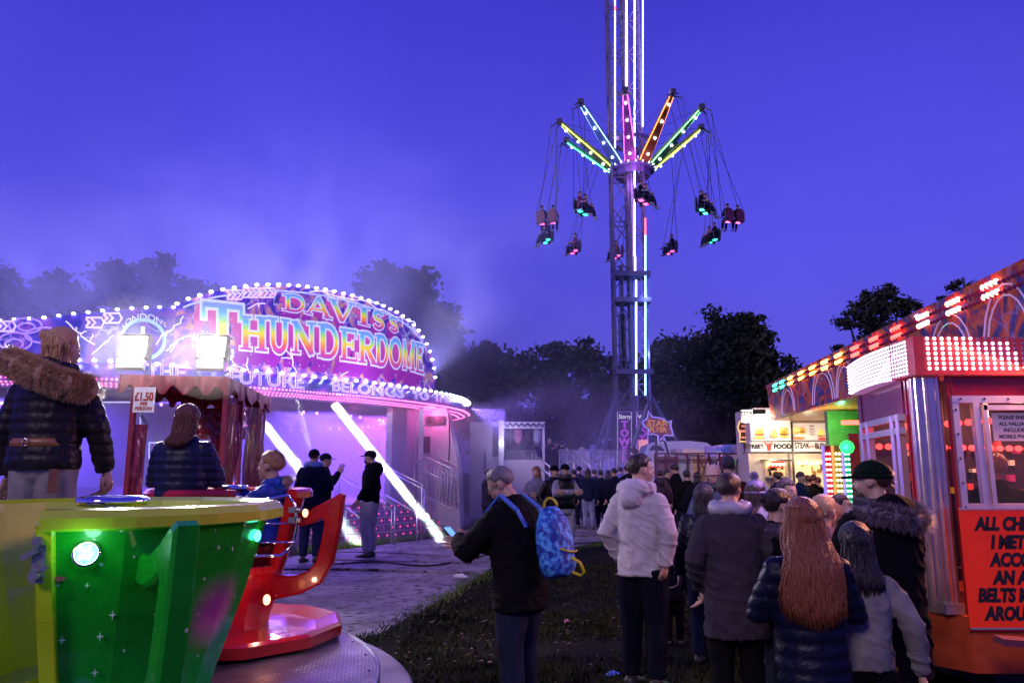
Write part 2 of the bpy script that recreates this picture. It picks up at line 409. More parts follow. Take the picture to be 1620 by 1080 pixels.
tag(m_.build('plastic_bottle', mat('pet', (.7, .68, .75), .2), smooth=True), 'clear plastic bottle lying on the edge of the trackway', 'bottle')
# ------------------------------------------------------------------ covered ride with the domed sign
LZ = 3.55
front = [(160, 573), (274, 580), (388, 588), (452, 593), (517, 600), (580, 606), (642, 614), (691, 622), (715, 627), (735, 634)]
ringp = [(atz(px, py, LZ), px) for px, py in front]
fx = [(p.x, p.y) for p, _ in ringp]
def cat_rom(pts, k=8, closed=True):
    out = []; n = len(pts)
    for i in range(n if closed else n - 1):
        g_ = lambda j: V(pts[j % n]) if closed else V(pts[min(max(j, 0), n - 1)])
        p0, p1, p2, p3 = g_(i - 1), g_(i), g_(i + 1), g_(i + 2)
        for s in range(k):
            t = s / k
            out.append(.5 * ((2 * p1) + (p2 - p0) * t + (2 * p0 - 5 * p1 + 4 * p2 - p3) * t * t + (3 * p1 - p0 - 3 * p2 + p3) * t ** 3))
    if not closed: out.append(V(pts[-1]))
    return out
LEFT = [(-17.2, 18.2), (-14.6, 15.4), (-10.8, 13.9)]
BACK = [(-1.55, 24.3), (-3.6, 27.6), (-7.8, 29.6), (-12.5, 28.6), (-16.2, 25.2), (-17.9, 21.6)]
loop = cat_rom(LEFT + fx + BACK, 6)
RC = V((-9.4, 21.8))
def pxof(p, z=LZ):
    d = V((p[0], p[1], z - CH)); c = V((d.x, d.dot(U_), d.dot(F_))); return 810 + FPX * c.x / c.z
open_front = cat_rom([(-17.2, 18.2), (-14.6, 15.4), (-10.8, 13.9)] + fx, 10, closed=False)
tab = sorted((pxof(p), p.y, p.x) for p in open_front if p.y < 21.99)
def planY(px):
    for i in range(len(tab) - 1):
        if tab[i][0] <= px <= tab[i + 1][0]:
            t = (px - tab[i][0]) / max(1e-6, tab[i + 1][0] - tab[i][0]); return tab[i][1] * (1 - t) + tab[i + 1][1] * t
    return tab[0][1] if px < tab[0][0] else tab[-1][1]
def onsign(px, py, off=0.0):
    """point of the sign's curved face seen at px,py; off metres towards the outside"""
    return at(px, py, planY(px) - off)
ride = thing('fairground_ride', 'round covered waltzer ride with rainbow lettered dome sign and purple smoke inside', 'fairground ride', (RC.x, RC.y, 0))
def rl(o):  # re-parent keeping world position
    o.parent = ride; o.matrix_parent_inverse = Matrix.Translation((-RC.x, -RC.y, 0)); return o
def ringband(name, m, s0, z0, s1, z1, smooth=True, pts=loop, th=None):
    mb = MB(); f = lambda s: [V((RC.x + (p.x - RC.x) * s, RC.y + (p.y - RC.y) * s)) for p in pts]
    a, b = f(s0), f(s1)
    rings = [[(p.x, p.y, z0) for p in a], [(p.x, p.y, z1) for p in b]]
    if th:
        c = f(s1 - th); d = f(s0 - th); rings += [[(p.x, p.y, z1) for p in c], [(p.x, p.y, z0) for p in d], rings[0]]
    mb.loft(rings, cap=False); return rl(mb.build(name, m, None, smooth))
M['fascia'] = art('fascia_glow_paint', [(.35, (.02, .02, .22)), (.48, (.08, .03, .42)), (.58, (.30, .05, .45)), (.66, (.03, .03, .3))], 1.2, 1.5, em=.22, lines=False)
M['signart'] = art('dome_glow_paint', [(.30, (.03, .03, .30)), (.42, (.10, .05, .5)), (.5, (.30, .11, .58)), (.57, (.60, .22, .45)), (.64, (.75, .45, .25)), (.72, (.12, .06, .45))], .95, 4.5, em=.30)  # fascia and board paints carry a glow of their own
M['signside'] = art('side_glow_paint', [(.35, (.05, .04, .40)), (.5, (.10, .07, .5)), (.6, (.28, .10, .5)), (.7, (.06, .05, .4))], .8, 2.0, em=.25, linec=(.45, .45, .9))
M['ridewall'] = mat('ride_panels', (.45, .42, .6), .5, var=.15, scale=1.5)
M['ridefloor'] = mat('ride_floor', (.25, .22, .3), .45, .3)
M['roof'] = mat('ride_canvas', (.12, .10, .22), .7)
ringband('fascia', M['fascia'], 1.0, 3.20, 1.0, LZ, th=.012)
ringband('fascia_soffit', M['white'], .94, 3.10, 1.0, 3.20)
mb = MB(); rs = [V((RC.x + (p.x - RC.x), RC.y + (p.y - RC.y))) for p in loop]
mb.loft([[(RC.x + (p.x - RC.x) * s, RC.y + (p.y - RC.y) * s, z) for p in loop] for s, z in ((.985, 3.45), (.8, 3.6), (.5, 3.9), (.05, 4.3))], cap=False)
rl(mb.build('canvas_roof', M['roof'], smooth=True))
# floor and the curved flight of steps
mb = MB()
mb.loft([[(RC.x + (p.x - RC.x) * s, RC.y + (p.y - RC.y) * s, .8) for p in loop] for s in (.93, .05)], cap=False)
rl(mb.build('floor_deck', M['ridefloor']))
mb = MB(); led = MB(); trim = MB()
for k in range(5):
    s0 = 1.015 - k * .02; s1 = s0 - .02; z0 = .03 + k * .154; z1 = z0 + .154
    mb.loft([[(RC.x + (p.x - RC.x) * s, RC.y + (p.y - RC.y) * s, z) for p in loop] for s, z in ((s0, z0), (s0, z1), (s1, z1))], cap=False)
    for i, p in enumerate(loop):
        pass
    dense = open_front
    acc = 0
    for i in range(len(dense) - 1):
        a = V((RC.x + (dense[i].x - RC.x) * (s0 + .0015), RC.y + (dense[i].y - RC.y) * (s0 + .0015), z0 + .075)); b = V((RC.x + (dense[i + 1].x - RC.x) * (s0 + .0015), RC.y + (dense[i + 1].y - RC.y) * (s0 + .0015), z0 + .075))
        trim.bar(a + V((0, 0, .066)), b + V((0, 0, .066)), .03, .022)
        L_ = (b - a).length; 
        while acc < L_:
            c = a + (b - a) * (acc / L_); led.ell(c, .022, None, 6, 4); acc += .28
        acc -= L_
M['step'] = mat('step_paint', (.35, .18, .38), .45, .2, scale=5)
rl(mb.build('steps', M['step'])); rl(trim.build('step_nosing', M['white_metal'])); rl(tag(led.build('step_lights', glow('step_red', (1, .08, .25), 1.6)), kind='stuff'))
# rows of lamps
def lamprow(name, pts, r, m, sq=False):
    mb = MB()
    for p in pts: mb.ell(p, (r * 1.25, r, r * .8), None, 8, 6)
    return rl(mb.build(name, m))
def along(f, a, b, n): return [f(a + (b - a) * i / n) for i in range(n + 1)]
from bisect import bisect
def interp(tb, x):
    if x <= tb[0][0]: return tb[0][1]
    for i in range(len(tb) - 1):
        if x <= tb[i + 1][0]:
            t = (x - tb[i][0]) / (tb[i + 1][0] - tb[i][0]); return tb[i][1] + (tb[i + 1][1] - tb[i][1]) * t
    return tb[-1][1]
def walk(pts, step):
    out = []; acc = 0
    for a, b in zip(pts[:-1], pts[1:]):
        l = (b - a).length
        while acc < l: out.append(a + (b - a) * (acc / l)); acc += step
        acc -= l
    return out
fr3 = [V((RC.x + (p.x - RC.x) * 1.004, RC.y + (p.y - RC.y) * 1.004, LZ + .03)) for p in loop]
lamprow('fascia_bulbs', walk(fr3 + [fr3[0]], .27), .036, M['bulb'])
pk = MB()
for s, z in ((1.004, 3.235), (.985, 3.175), (.965, 3.14)):
    pts = [V((RC.x + (p.x - RC.x) * s, RC.y + (p.y - RC.y) * s, z)) for p in loop]
    for p in walk(pts + [pts[0]], .085): pk.add([p + V(d) * .024 for d in ((1, 0, 0), (-1, 0, 0), (0, 1, 0), (0, -1, 0), (0, 0, 1), (0, 0, -1))], [(0, 2, 4), (2, 1, 4), (1, 3, 4), (3, 0, 4), (2, 0, 5), (1, 2, 5), (3, 1, 5), (0, 3, 5)])
rl(pk.build('pink_led_rows', M['bulb_pink']))
# domed sign board
TOP = [(-180, 540), (-60, 520), (0, 508), (75, 503), (110, 498), (150, 494), (200, 489), (250, 487), (279, 487)]
TOPM = [(279, 482), (300, 473), (340, 461), (400, 452), (440, 451), (480, 454), (520, 460), (560, 469), (600, 482), (630, 496), (650, 510), (665, 527), (675, 545), (682, 562), (686, 578), (688, 596)]
def board(name, tp, m, x0, x1, n, off=.06):
    mb = MB(); R1 = []; R2 = []
    for i in range(n + 1):
        px = x0 + (x1 - x0) * i / n; yt = interp(tp, px); base = LZ - .02
        Y = planY(px) - off; t = at(px, yt, Y); b_ = V((t.x, t.y, base))
        d = (V((t.x, t.y)) - RC).normalized() * .16; bk = V((-d.x, -d.y, 0))
        R1.append([b_.lerp(t, k / 10) for k in range(11)] + [t + bk, b_ + bk])
    mb.loft(R1, cap=True, closed=True); return rl(mb.build(name, m, smooth=False))
board('sign_board', TOPM, M['signart'], 279, 688, 90)
board('side_board', TOP, M['signside'], -180, 278, 60, off=.02)
arch = []
for i in range(200):
    px = 280 + 408 * i / 199; arch.append(onsign(px, interp(TOPM, px) - 1.5, .08))
arch.append(onsign(689, 600, .08))
lamprow('dome_bulbs', walk(arch, .235), .036, M['bulb'])
arch2 = [onsign(-180 + 456 * i / 120, interp(TOP, -180 + 456 * i / 120) - 1.5, .04) for i in range(121)]
lamprow('side_bulbs', walk(arch2, .25), .03, M['bulb'])
# inner arch line following the dome lamps
mb = MB(); mb.tube([onsign(290 + 385 * i / 90, interp(TOPM, 290 + 385 * i / 90) + 9, .075) for i in range(91)], .02, 5); rl(mb.build('dome_edging', glow('edge_blue', (.35, .4, 1), .8)))
# ---- painted glyphs: strokes in a unit box, thick and thin with slab serifs
def arc(cx, cy, rx, ry, a0, a1, n=10): return [(cx + rx * cos(radians(a0 + (a1 - a0) * i / n)), cy + ry * sin(radians(a0 + (a1 - a0) * i / n))) for i in range(n + 1)]
T_, t_ = .20, .07
GL = {
 'T': [([(.5, .0), (.5, 1)], T_), ([(.02, .96), (.98, .96)], .10), ([(.05, .96), (.05, .70)], .08), ([(.95, .96), (.95, .70)], .08), ([(.28, .02), (.72, .02)], t_)],
 'H': [([(.22, 0), (.22, 1)], T_), ([(.78, 0), (.78, 1)], T_), ([(.22, .5), (.78, .5)], .09), ([(.02, .03), (.42, .03)], t_), ([(.58, .03), (.98, .03)], t_), ([(.02, .97), (.42, .97)], t_), ([(.58, .97), (.98, .97)], t_)],
 'U': [([(.24, 1), (.24, .35)] + arc(.5, .35, .26, .31, 180, 360)[1:] + [(.76, 1)], .17), ([(.02, .97), (.44, .97)], t_), ([(.58, .97), (.96, .97)], t_)],
 'N': [([(.2, 0), (.2, 1)], .1), ([(.8, 0), (.8, 1)], .1), ([(.16, .98), (.82, .02)], T_), ([(.03, .03), (.36, .03)], t_), ([(.64, .97), (.98, .97)], t_), ([(.03, .97), (.3, .97)], t_)],
 'D': [([(.24, 0), (.24, 1)], T_), ([(.24, .96), (.48, .96)] + arc(.48, .5, .36, .46, 90, -90, 12)[1:] + [(.24, .04)], .14), ([(.03, .97), (.3, .97)], t_), ([(.03, .03), (.3, .03)], t_)],
 'E': [([(.26, 0), (.26, 1)], T_), ([(.05, .96), (.9, .96)], .08), ([(.05, .04), (.93, .04)], .08), ([(.3, .52), (.72, .52)], .08), ([(.88, .98), (.88, .76)], t_), ([(.92, .02), (.92, .26)], t_), ([(.7, .64), (.7, .4)], t_)],
 'R': [([(.24, 0), (.24, 1)], T_), ([(.24, .96), (.5, .96)] + arc(.5, .73, .28, .23, 90, -90, 10)[1:] + [(.24, .5)], .13), ([(.48, .5), (.86, .04)], .19), ([(.03, .03), (.44, .03)], t_), ([(.03, .97), (.3, .97)], t_), ([(.72, .03), (1, .03)], t_)],
 'O': [(arc(.5, .5, .38, .44, 0, 360, 22), .17)],
 'M': [([(.14, 0), (.14, 1)], .1), ([(.86, 0), (.86, 1)], .16), ([(.12, .98), (.5, .1)], .15), ([(.5, .1), (.88, .98)], .08), ([(0, .03), (.3, .03)], t_), ([(.68, .03), (1, .03)], t_)],
 'A': [([(.5, .98), (.12, .0)], .09), ([(.5, .98), (.86, .0)], T_), ([(.24, .33), (.72, .33)], .08), ([(0, .03), (.27, .03)], t_), ([(.7, .03), (1, .03)], t_)],
 'V': [([(.14, 1), (.5, .02)], T_), ([(.88, 1), (.52, .02)], .09), ([(0, .97), (.32, .97)], t_), ([(.74, .97), (1, .97)], t_)],
 'I': [([(.5, 0), (.5, 1)], .36), ([(.1, .03), (.9, .03)], t_), ([(.1, .97), (.9, .97)], t_)],
 'S': [(arc(.52, .73, .3, .23, 25, 270, 12) + arc(.5, .27, .33, .25, 90, -155, 12)[1:], .18)],
 "'": [([(.5, 1), (.4, .72)], .3)],
 '1': [([(.55, 0), (.55, .95), (.25, .72)], .2)],
}
def col_mat(name, em, rough=.35):
    m, t, b = newmat(name); a = t.nodes.new('ShaderNodeAttribute'); a.attribute_name = 'Col'
    t.links.new(a.outputs['Color'], b.inputs['Base Color']); b.inputs['Roughness'].default_value = rough
    if em: t.links.new(a.outputs['Color'], b.inputs['Emission Color']); b.inputs['Emission Strength'].default_value = em; m.cycles.emission_sampling = 'NONE'
    return m
def glyphs(name, items, layers, parent=None):
    """items: (char, quad) with quad = pixel corners bl, br, tr, tl; layers: (grow, dx, dy, off, colour or ramp)"""
    mb = MB(); cols = []
    for grow, dx, dy, off, colr in layers:
        for ch, q in items:
            for stk, wd in GL[ch]:
                wpx = wd / 2 + grow
                pts = []
                for a, b_ in zip(stk[:-1], stk[1:]):
                    k = max(1, int(max(abs(b_[0] - a[0]), abs(b_[1] - a[1])) * 6))
                    pts += [(a[0] + (b_[0] - a[0]) * i / k, a[1] + (b_[1] - a[1]) * i / k) for i in range(k)]
                pts.append(stk[-1])
                L_, R_ = [], []
                asp = ((q[1][0] - q[0][0]) / max(1, abs(q[3][1] - q[0][1])))
                for i, p in enumerate(pts):
                    a = pts[max(i - 1, 0)]; b_ = pts[min(i + 1, len(pts) - 1)]
                    tx, ty = (b_[0] - a[0]) * asp, b_[1] - a[1]; l = sqrt(tx * tx + ty * ty) or 1; tx /= l; ty /= l
                    e = grow if i == 0 else 0; e2 = grow if i == len(pts) - 1 else 0
                    ex = (-e + e2) * tx; ey = (-e + e2) * ty
                    for out, sgn in ((L_, 1), (R_, -1)):
                        u = p[0] + (-ty * wpx * sgn + ex) / asp * min(asp, 1) ; v = p[1] + tx * wpx * sgn + ey
                        out.append((u, v))
                n0 = len(mb.v)
                for (u, v) in [x for pr in zip(L_, R_) for x in pr]:
                    bx = q[0][0] + (q[1][0] - q[0][0]) * u; by = q[0][1] + (q[1][1] - q[0][1]) * u
                    tx = q[3][0] + (q[2][0] - q[3][0]) * u; ty = q[3][1] + (q[2][1] - q[3][1]) * u
                    px = bx + (tx - bx) * v + dx; py = by + (ty - by) * v + dy
                    mb.v.append(tuple(onsign(px, py, off)))
                    cols.append(interp_col(colr, v) if isinstance(colr, list) else colr)
                for i in range(len(L_) - 1): mb.f.append((n0 + 2 * i, n0 + 2 * i + 1, n0 + 2 * i + 3, n0 + 2 * i + 2)); mb.m.append(0)
    o = mb.build(name, M['paint']); ca = o.data.color_attributes.new('Col', 'FLOAT_COLOR', 'POINT')
    for i, c in enumerate(cols): ca.data[i].color = (*c, 1)
    return rl(o)
def interp_col(r, v):
    v = min(1, max(0, v))
    for (a, c), (b_, d) in zip(r[:-1], r[1:]):
        if v <= b_: t = (v - a) / (b_ - a); return tuple(x + (y - x) * t for x, y in zip(c, d))
    return r[-1][1]
M['paint'] = col_mat('sign_glow_paint', .55)  # painted letters glow by themselves so that they read
RAIN = [(0, (.42, .06, .45)), (.20, (.85, .12, .12)), (.36, (.95, .36, .04)), (.52, (.95, .75, .05)), (.66, (.35, .85, .1)), (.8, (.08, .5, .75)), (1, (.25, .35, .85))]
word = [('T', 319, 385, 562, 560, 477, 484)] + [(c, x0, x1, b0, b1, t0, t1) for c, x0, x1, b0, b1, t0, t1 in [
 ('H', 379, 424, 552, 556, 499, 502), ('U', 423, 460, 556, 559, 501, 506), ('N', 460, 501, 558, 562, 507, 511), ('D', 502, 538, 564, 568, 511, 517),
 ('E', 537, 567, 569, 573, 518, 523), ('R', 566, 596, 573, 577, 524, 528), ('D', 593, 616, 577, 580, 529, 532), ('O', 615, 637, 580, 583, 533, 537),
 ('M', 637, 656, 583, 587, 537, 540), ('E', 657, 671, 588, 592, 541, 545)]]
W1 = [(c, ((x0, b0), (x1, b1), (x1, t1), (x0, t0))) for c, x0, x1, b0, b1, t0, t1 in word]
W2 = [(c, ((x0, b0), (x1, b1), (x1, t1), (x0, t0))) for c, x0, x1, b0, b1, t0, t1 in [
 ('D', 446, 486, 490, 496, 465, 468), ('A', 482, 525, 495, 505, 468, 472), ('V', 520, 562, 503, 514, 472, 481), ('I', 565, 587, 511, 517, 484, 489),
 ('S', 588, 609, 517, 522, 489, 496), ("'", 609, 615, 505, 508, 492, 494), ('S', 615, 631, 521, 527, 498, 505)]]
SH = [(0, (.30, .03, .35)), (1, (.62, .10, .38))]
sh1 = [(.03, -3 - k * 1.2, 5 + k * 2.2, .068 + .003 * (6 - k), SH) for k in range(7, 0, -1)]
sh2 = [(.03, -1 - k * .8, 3 + k * 1.3, .068 + .003 * (6 - k), SH) for k in range(5, 0, -1)]
glyphs('dome_lettering', W1, sh1 + [(.055, 0, 0, .105, (.70, .78, .98)), (.0, 0, 0, .115, RAIN)])
glyphs('name_lettering', W2, sh2 + [(.075, 0, 0, .105, (.65, .68, .95)), (.0, 0, 0, .115, RAIN)])
# '& Co' running off over the right shoulder of the dome
fn = lambda cx, cy, sl: (lambda x, y, z: onsign(cx + x, cy - y + sl * x, .10 + z))
M['pale'] = glow('pale_glow_paint', (.6, .65, .95), .5); M['outl'] = glow('outline_glow_paint', (.45, .35, .95), .9)  # flat sign paints given their own glow
def rtext(b_, m, fn_, size, **k):
    o = text(b_, m, None, None, size, fn=fn_, **k); return rl(o)
rtext("& CO", M['pale'], fn(654, 522, 1.0), 15, extrude=.004, sx=.6)
for b_, cx, cy, sl, sz, sx in (("THE", 262, 588.5, .07, 30, 1.1), ("FUTURE", 422, 601, .085, 29, 1.15), ("BELONGS", 582, 616.5, .105, 23, 1.15), ("TO", 666, 626, .12, 18, 1.0), ("THE", 700, 630, .13, 17, .8)):
    rtext(b_, M['outl'], (lambda cx, cy, sl: (lambda x, y, z: onsign(cx + x, cy - y + sl * x, .05 + z * .02)))(cx, cy, sl), sz, outline=.9, sx=sx, name='motto_lettering')
rtext("LONDON'S", M['pale'], lambda x, y, z: onsign(228 + 38 * sin(x * .030) * 1.0, 527 - (y + 24) * cos(x * .030) * 1.05, .06 + z * .02), 15, outline=0, extrude=.004, offset=.2)
mb = MB(); mb.tube([onsign(226 + 34 * cos(a * pi / 24), 537 + 31 * sin(a * pi / 24), .05) for a in range(48)], .035, 6, closed=True)
rl(mb.build('roundel_ring', glow('ring_green', (.35, .6, .75), .5)))
rtext("1", M['pale'], lambda x, y, z: onsign(226 + x, 536 - y, .05 + z * .02), 50, extrude=.004, offset=1)
M['chev'] = glow('chev', (.65, .5, .95), .8)
# chevron plates
for cx, cy, s, in ((372, 466, 13), (397, 463, 13), (423, 463, 13), (150, 510, 14), (178, 503, 14), (10, 516, 14)):
    ch = MB()
    for k in range(3 if cx > 200 else 2):
        x0 = cx - s + k * s * .62
        ch.tube([onsign(x0, cy - s * .42, .09), onsign(x0 + s * .45, cy, .09), onsign(x0, cy + s * .42, .09)], .022, 4)
    ch.tube([onsign(a, b_, .085) for a, b_ in ((cx - s, cy - s * .55), (cx + s * .75, cy - s * .55), (cx + s * 1.05, cy), (cx + s * .75, cy + s * .55), (cx - s, cy + s * .55), (cx - s * .7, cy))], .02, 4, closed=True)
    rl(ch.build('chevron_plate', M['chev']))
# painted lightning forks and swirls on the side board, made to glow faintly
r_ = random.Random(5); M['bolt'] = glow('bolt', (.7, .65, 1), .8)
def bolt(x, y, dx, dy, n):
    pts = [(x, y)]
    for i in range(n):
        x += dx + r_.uniform(-5, 5); y += dy + r_.uniform(-3, 3); pts.append((x, y))
        if r_.random() < .3 and n > 4: bolt(x, y, dx * .6 + r_.uniform(-3, 3), dy + r_.uniform(-4, 4), 3)
    lg.tube([onsign(a, b_, .10) for a, b_ in pts], .012, 4)
for a in ((290, 500, -5, 4, 6), (300, 530, -5, 3, 7), (490, 462, 8, 1, 12), (560, 468, 8, 4, 9), (395, 590, -6, -4, 5), (470, 590, -4, -5, 5), (540, 596, 4, -4, 4), (150, 545, -4, -5, 6), (180, 530, -5, 4, 5), (420, 480, -5, 2, 5)):
    lg = MB(); bolt(*a); rl(lg.build('lightning_motif', M['bolt']))
M['swirl'] = glow('swirl', (.42, .25, .85), .6)
for cx, cy, rx, ry in ((40, 515, 26, 12), (42, 517, 13, 6), (24, 540, 26, 14), (22, 544, 14, 8), (70, 530, 30, 12), (-60, 530, 40, 18)):
    sw = MB(); sw.tube([onsign(cx + rx * cos(a * pi / 16), cy + ry * sin(a * pi / 16), .05) for a in range(32)], .018, 4, closed=True); rl(sw.build('swirl_motif', M['swirl']))
st = MB()
for _ in range(150):
    px = r_.uniform(290, 670); py = r_.uniform(interp(TOPM, px) + 12, 590 + (px - 290) * .05); st.ell(onsign(px, py, .075), r_.uniform(.006, .016), None, 5, 3)
rl(st.build('star_specks', M['pale']))
# pillars carrying the fascia, the back wall, centre drum and right hand pay booth
wall = MB()
bk = [p for p in loop if p.y > 19.5 or p.x < -15]
bk = sorted([p for p in loop if (p - RC).x * .35 + (p - RC).y * 1.0 > -.5], key=lambda p: atan2(p.y - RC.y, p.x - RC.x))
for a, b_ in zip(bk[:-1], bk[1:]):
    f = lambda p, s: V((RC.x + (p.x - RC.x) * s, RC.y + (p.y - RC.y) * s, 0))
    p, q = f(a, .93), f(b_, .93)
    wall.add([p + V((0, 0, .8)), q + V((0, 0, .8)), q + V((0, 0, 3.3)), p + V((0, 0, 3.3))], [(0, 1, 2, 3)])
rl(wall.build('back_wall', M['ridewall']))
for i in range(0, len(bk), 5):
    p = bk[i]; mb = MB(); c = V((RC.x + (p.x - RC.x) * .92, RC.y + (p.y - RC.y) * .92, 0))
    mb.bar(c + V((0, 0, .8)), c + V((0, 0, 3.3)), .14); rl(mb.build('wall_post', M['white_metal']))
mb = MB(); mb.lathe([(1.5, .8), (1.5, 1.4), (1.25, 1.6), (1.0, 3.4)], (RC.x, RC.y, 0), 16); rl(mb.build('centre_drum', M['ridewall'], smooth=True))
mb = MB()
for k in range(16):
    a = k * pi / 8; mb.ell((RC.x + 1.53 * cos(a), RC.y + 1.53 * sin(a), 1.2), .05, None, 6, 4)
rl(mb.build('drum_lamps', M['bulb_pink']))
# bulbs in a ring below the canopy inside
mb = MB(); pts = [V((RC.x + (p.x - RC.x) * .7, RC.y + (p.y - RC.y) * .7, 2.98)) for p in loop]
for i, p in enumerate(walk(pts + [pts[0]], .42)):
    if i % 4 < 2: mb.ell(p, .035, None, 6, 4)
rl(mb.build('canopy_lamps', glow('can_pink', (1, .35, .7), 5)))
for px in (120, 668):
    p = onsign(px, 600, -.35); mb = MB(); mb.bar((p.x, p.y, .75), (p.x, p.y, 3.15), .12)
    rl(mb.build('canopy_post', M['white_metal']))
# hand rails on the steps
def rail(parent_fn, path, posts, r=.022, name='handrail', m=None, zb=None):
    mb = MB(); mb.tube(path, r, 8)
    for a, b_ in posts: mb.cyl(a, b_, r * .8, n=6)
    return parent_fn(mb.build(name, m or M['white_metal'], smooth=True))
def P(px, py, Y): return at(px, py, Y)
for pts in ([(537, 746, 17.6), (625, 800, 16.6)], [(532, 752, 17.7), (620, 806, 16.7)], [(548, 802, 16.9), (575, 824, 16.6)], [(598, 732, 18.8), (668, 766, 17.6)], [(610, 783, 18.0), (660, 812, 17.4)], [(610, 742, 18.9), (672, 775, 17.7)]):
    a, b_ = [P(*q) for q in pts]; rail(rl, [a, b_], [(a, V((a.x, a.y, max(.0, a.z - .75)))), (b_, V((b_.x, b_.y, 0)))], .022)
for off in (0, 1.0):
    a = [P(656 + off * 10, 736 - 6 * off, 19.5 + off), P(672 + off * 8, 722 - 5 * off, 19.4 + off), P(714 + off * 8, 741 - 5 * off, 18.9 + off), P(720 + off * 9, 750 - 6 * off, 18.9 + off), P(722 + off * 8, 800 - 6 * off, 18.9 + off)]
    mb = MB(); mb.tube(a, .022, 8); b2 = [p + V((0, 0, -.95)) for p in a[:3]]; mb.tube(b2 + [a[4]], .018, 6)
    for k in range(9):
        t = k / 8; p = a[1].lerp(a[2], t); mb.cyl(p, p + V((0, 0, -.95)), .011, n=5)
    mb.cyl(a[0], a[0] + V((0, 0, -1)), .02, n=6); mb.tube([p + V((0, 0, -.35)) for p in a[:3]], .014, 6)
    rl(mb.build('step_railing', M['white_metal'], smooth=True))
# tall pale booth that carries the right end of the canopy
bo = MB(); c0 = P(663, 700, 20.2); c1 = P(722, 700, 20.6)
w_ = c1.x - c0.x
bo.loft([[(c0.x - .05, 20.2, z), (c1.x + tp, 20.2, z), (c1.x + tp, 21.8, z), (c0.x - .05, 21.8, z)] for z, tp in ((0, .15), (1.6, .1), (3.2, -.25))])
rl(bo.build('entrance_booth', M['white']))
mb = MB(); q = P(672, 703, 20.18); mb.box(q, (.28, .03, .42)); rl(mb.build('booth_hatch', M['dark_steel']))
mb = MB(); q = P(690, 664, 20.18); mb.box(q, (.45, .12, .2)); rl(mb.build('booth_speaker', M['black']))
mb = MB(); q = P(710, 655, 20.18); mb.tube([q, q + V((.03, 0, -.8)), q + V((.0, 0, -1.3))], .012, 5); rl(mb.build('booth_cable', M['black']))
# white outlined panels at the left of the ride, behind the ticket hut
pn = MB(); pa = []
for px0, px1, y0, y1 in ((40, 222, 636, 800), (236, 300, 700, 745)):
    Y = 17.0; a, b_, c, d = P(px0, y0, Y), P(px1, y0, Y), P(px1, y1, Y), P(px0, y1, Y)
    pn.tube([a, b_, c, d], .02, 5, closed=True); pa.append((a, b_, c, d))
rl(pn.build('panel_trim', glow('trim_white', (.6, .6, 1), 1.6)))
mb = MB(); a = P(20, 634, 17.1); b_ = P(330, 770, 17.1); mb.box(((a.x + b_.x) / 2, 17.16, (a.z + b_.z) / 2), (b_.x - a.x, .1, a.z - b_.z)); rl(mb.build('inner_panel', M['ridewall']))
# ------------------------------------------------------------------ light and smoke of the ride
BV = (.15, .08, 1.0); PV = (.17, .08, 1.0)
for x, y, z, p, c in ((-13.5, 18.5, 2.7, 260, BV), (-10.5, 16.8, 2.8, 300, BV), (-7.5, 18.0, 2.9, 320, (.18, .09, 1)), (-5.2, 20.5, 2.8, 300, PV), (-3.4, 22.0, 2.6, 260, (.40, .10, .95)), (-10, 26, 2.8, 340, BV), (-5.5, 25.5, 2.8, 300, PV)):
    lamp('AREA', (x, y, 3.06), p * 1.7, c, 1.8, target=(x, y, 0), name='canopy_light')
# floods on the lamp rows washing the sign
for px in (60, 330, 470, 600):
    p = onsign(px, 590, 1.1); lamp('POINT', (p.x, p.y, LZ - .1), 42, (.72, .66, 1), .05, name='sign_wash')
for px, py, pw in ((560, 640, 6), (690, 655, 24), (420, 630, 4)):
    p = onsign(px, py, .1); lamp('POINT', (p.x, p.y, 3.0), pw, (1, .12, .45), .05, name='pink_wash')
def beam(p0, p1, pw, r0, r1, dens=.16, nm='smoke_beam'):
    d = (p1 - p0).length; ang = 2 * math.atan2(r1, d + r0 / (max(1e-4, (r1 - r0) / d)))
    dirn = (p1 - p0).normalized(); back = r0 / ((r1 - r0) / d); src = p0 - dirn * back * .0
    lo_ = lamp('AREA', p0 - dirn * .02, pw, (.84, .93, 1), r0 * 2, target=p1, name='beam_light'); lo_.data.shape = 'DISK'; lo_.data.spread = 2 * math.atan2(r1 - r0, d)
    mb = MB(); mb.tube([p0, p1], [r0, r1], 16); o = mb.build(nm, volume('beam_smoke', (.95, .97, 1), dens))  # tube of denser smoke added so the beam shows
    tag(o, kind='stuff')
beam(P(530, 640, 17.3), P(697, 850, 17.4), 90, .085, .14)
beam(P(372, 612, 16.2), P(520, 800, 16.6), 90, .085, .16)
beam(P(470, 630, 18.0), P(492, 715, 17.4), 1.5, .05, .10)
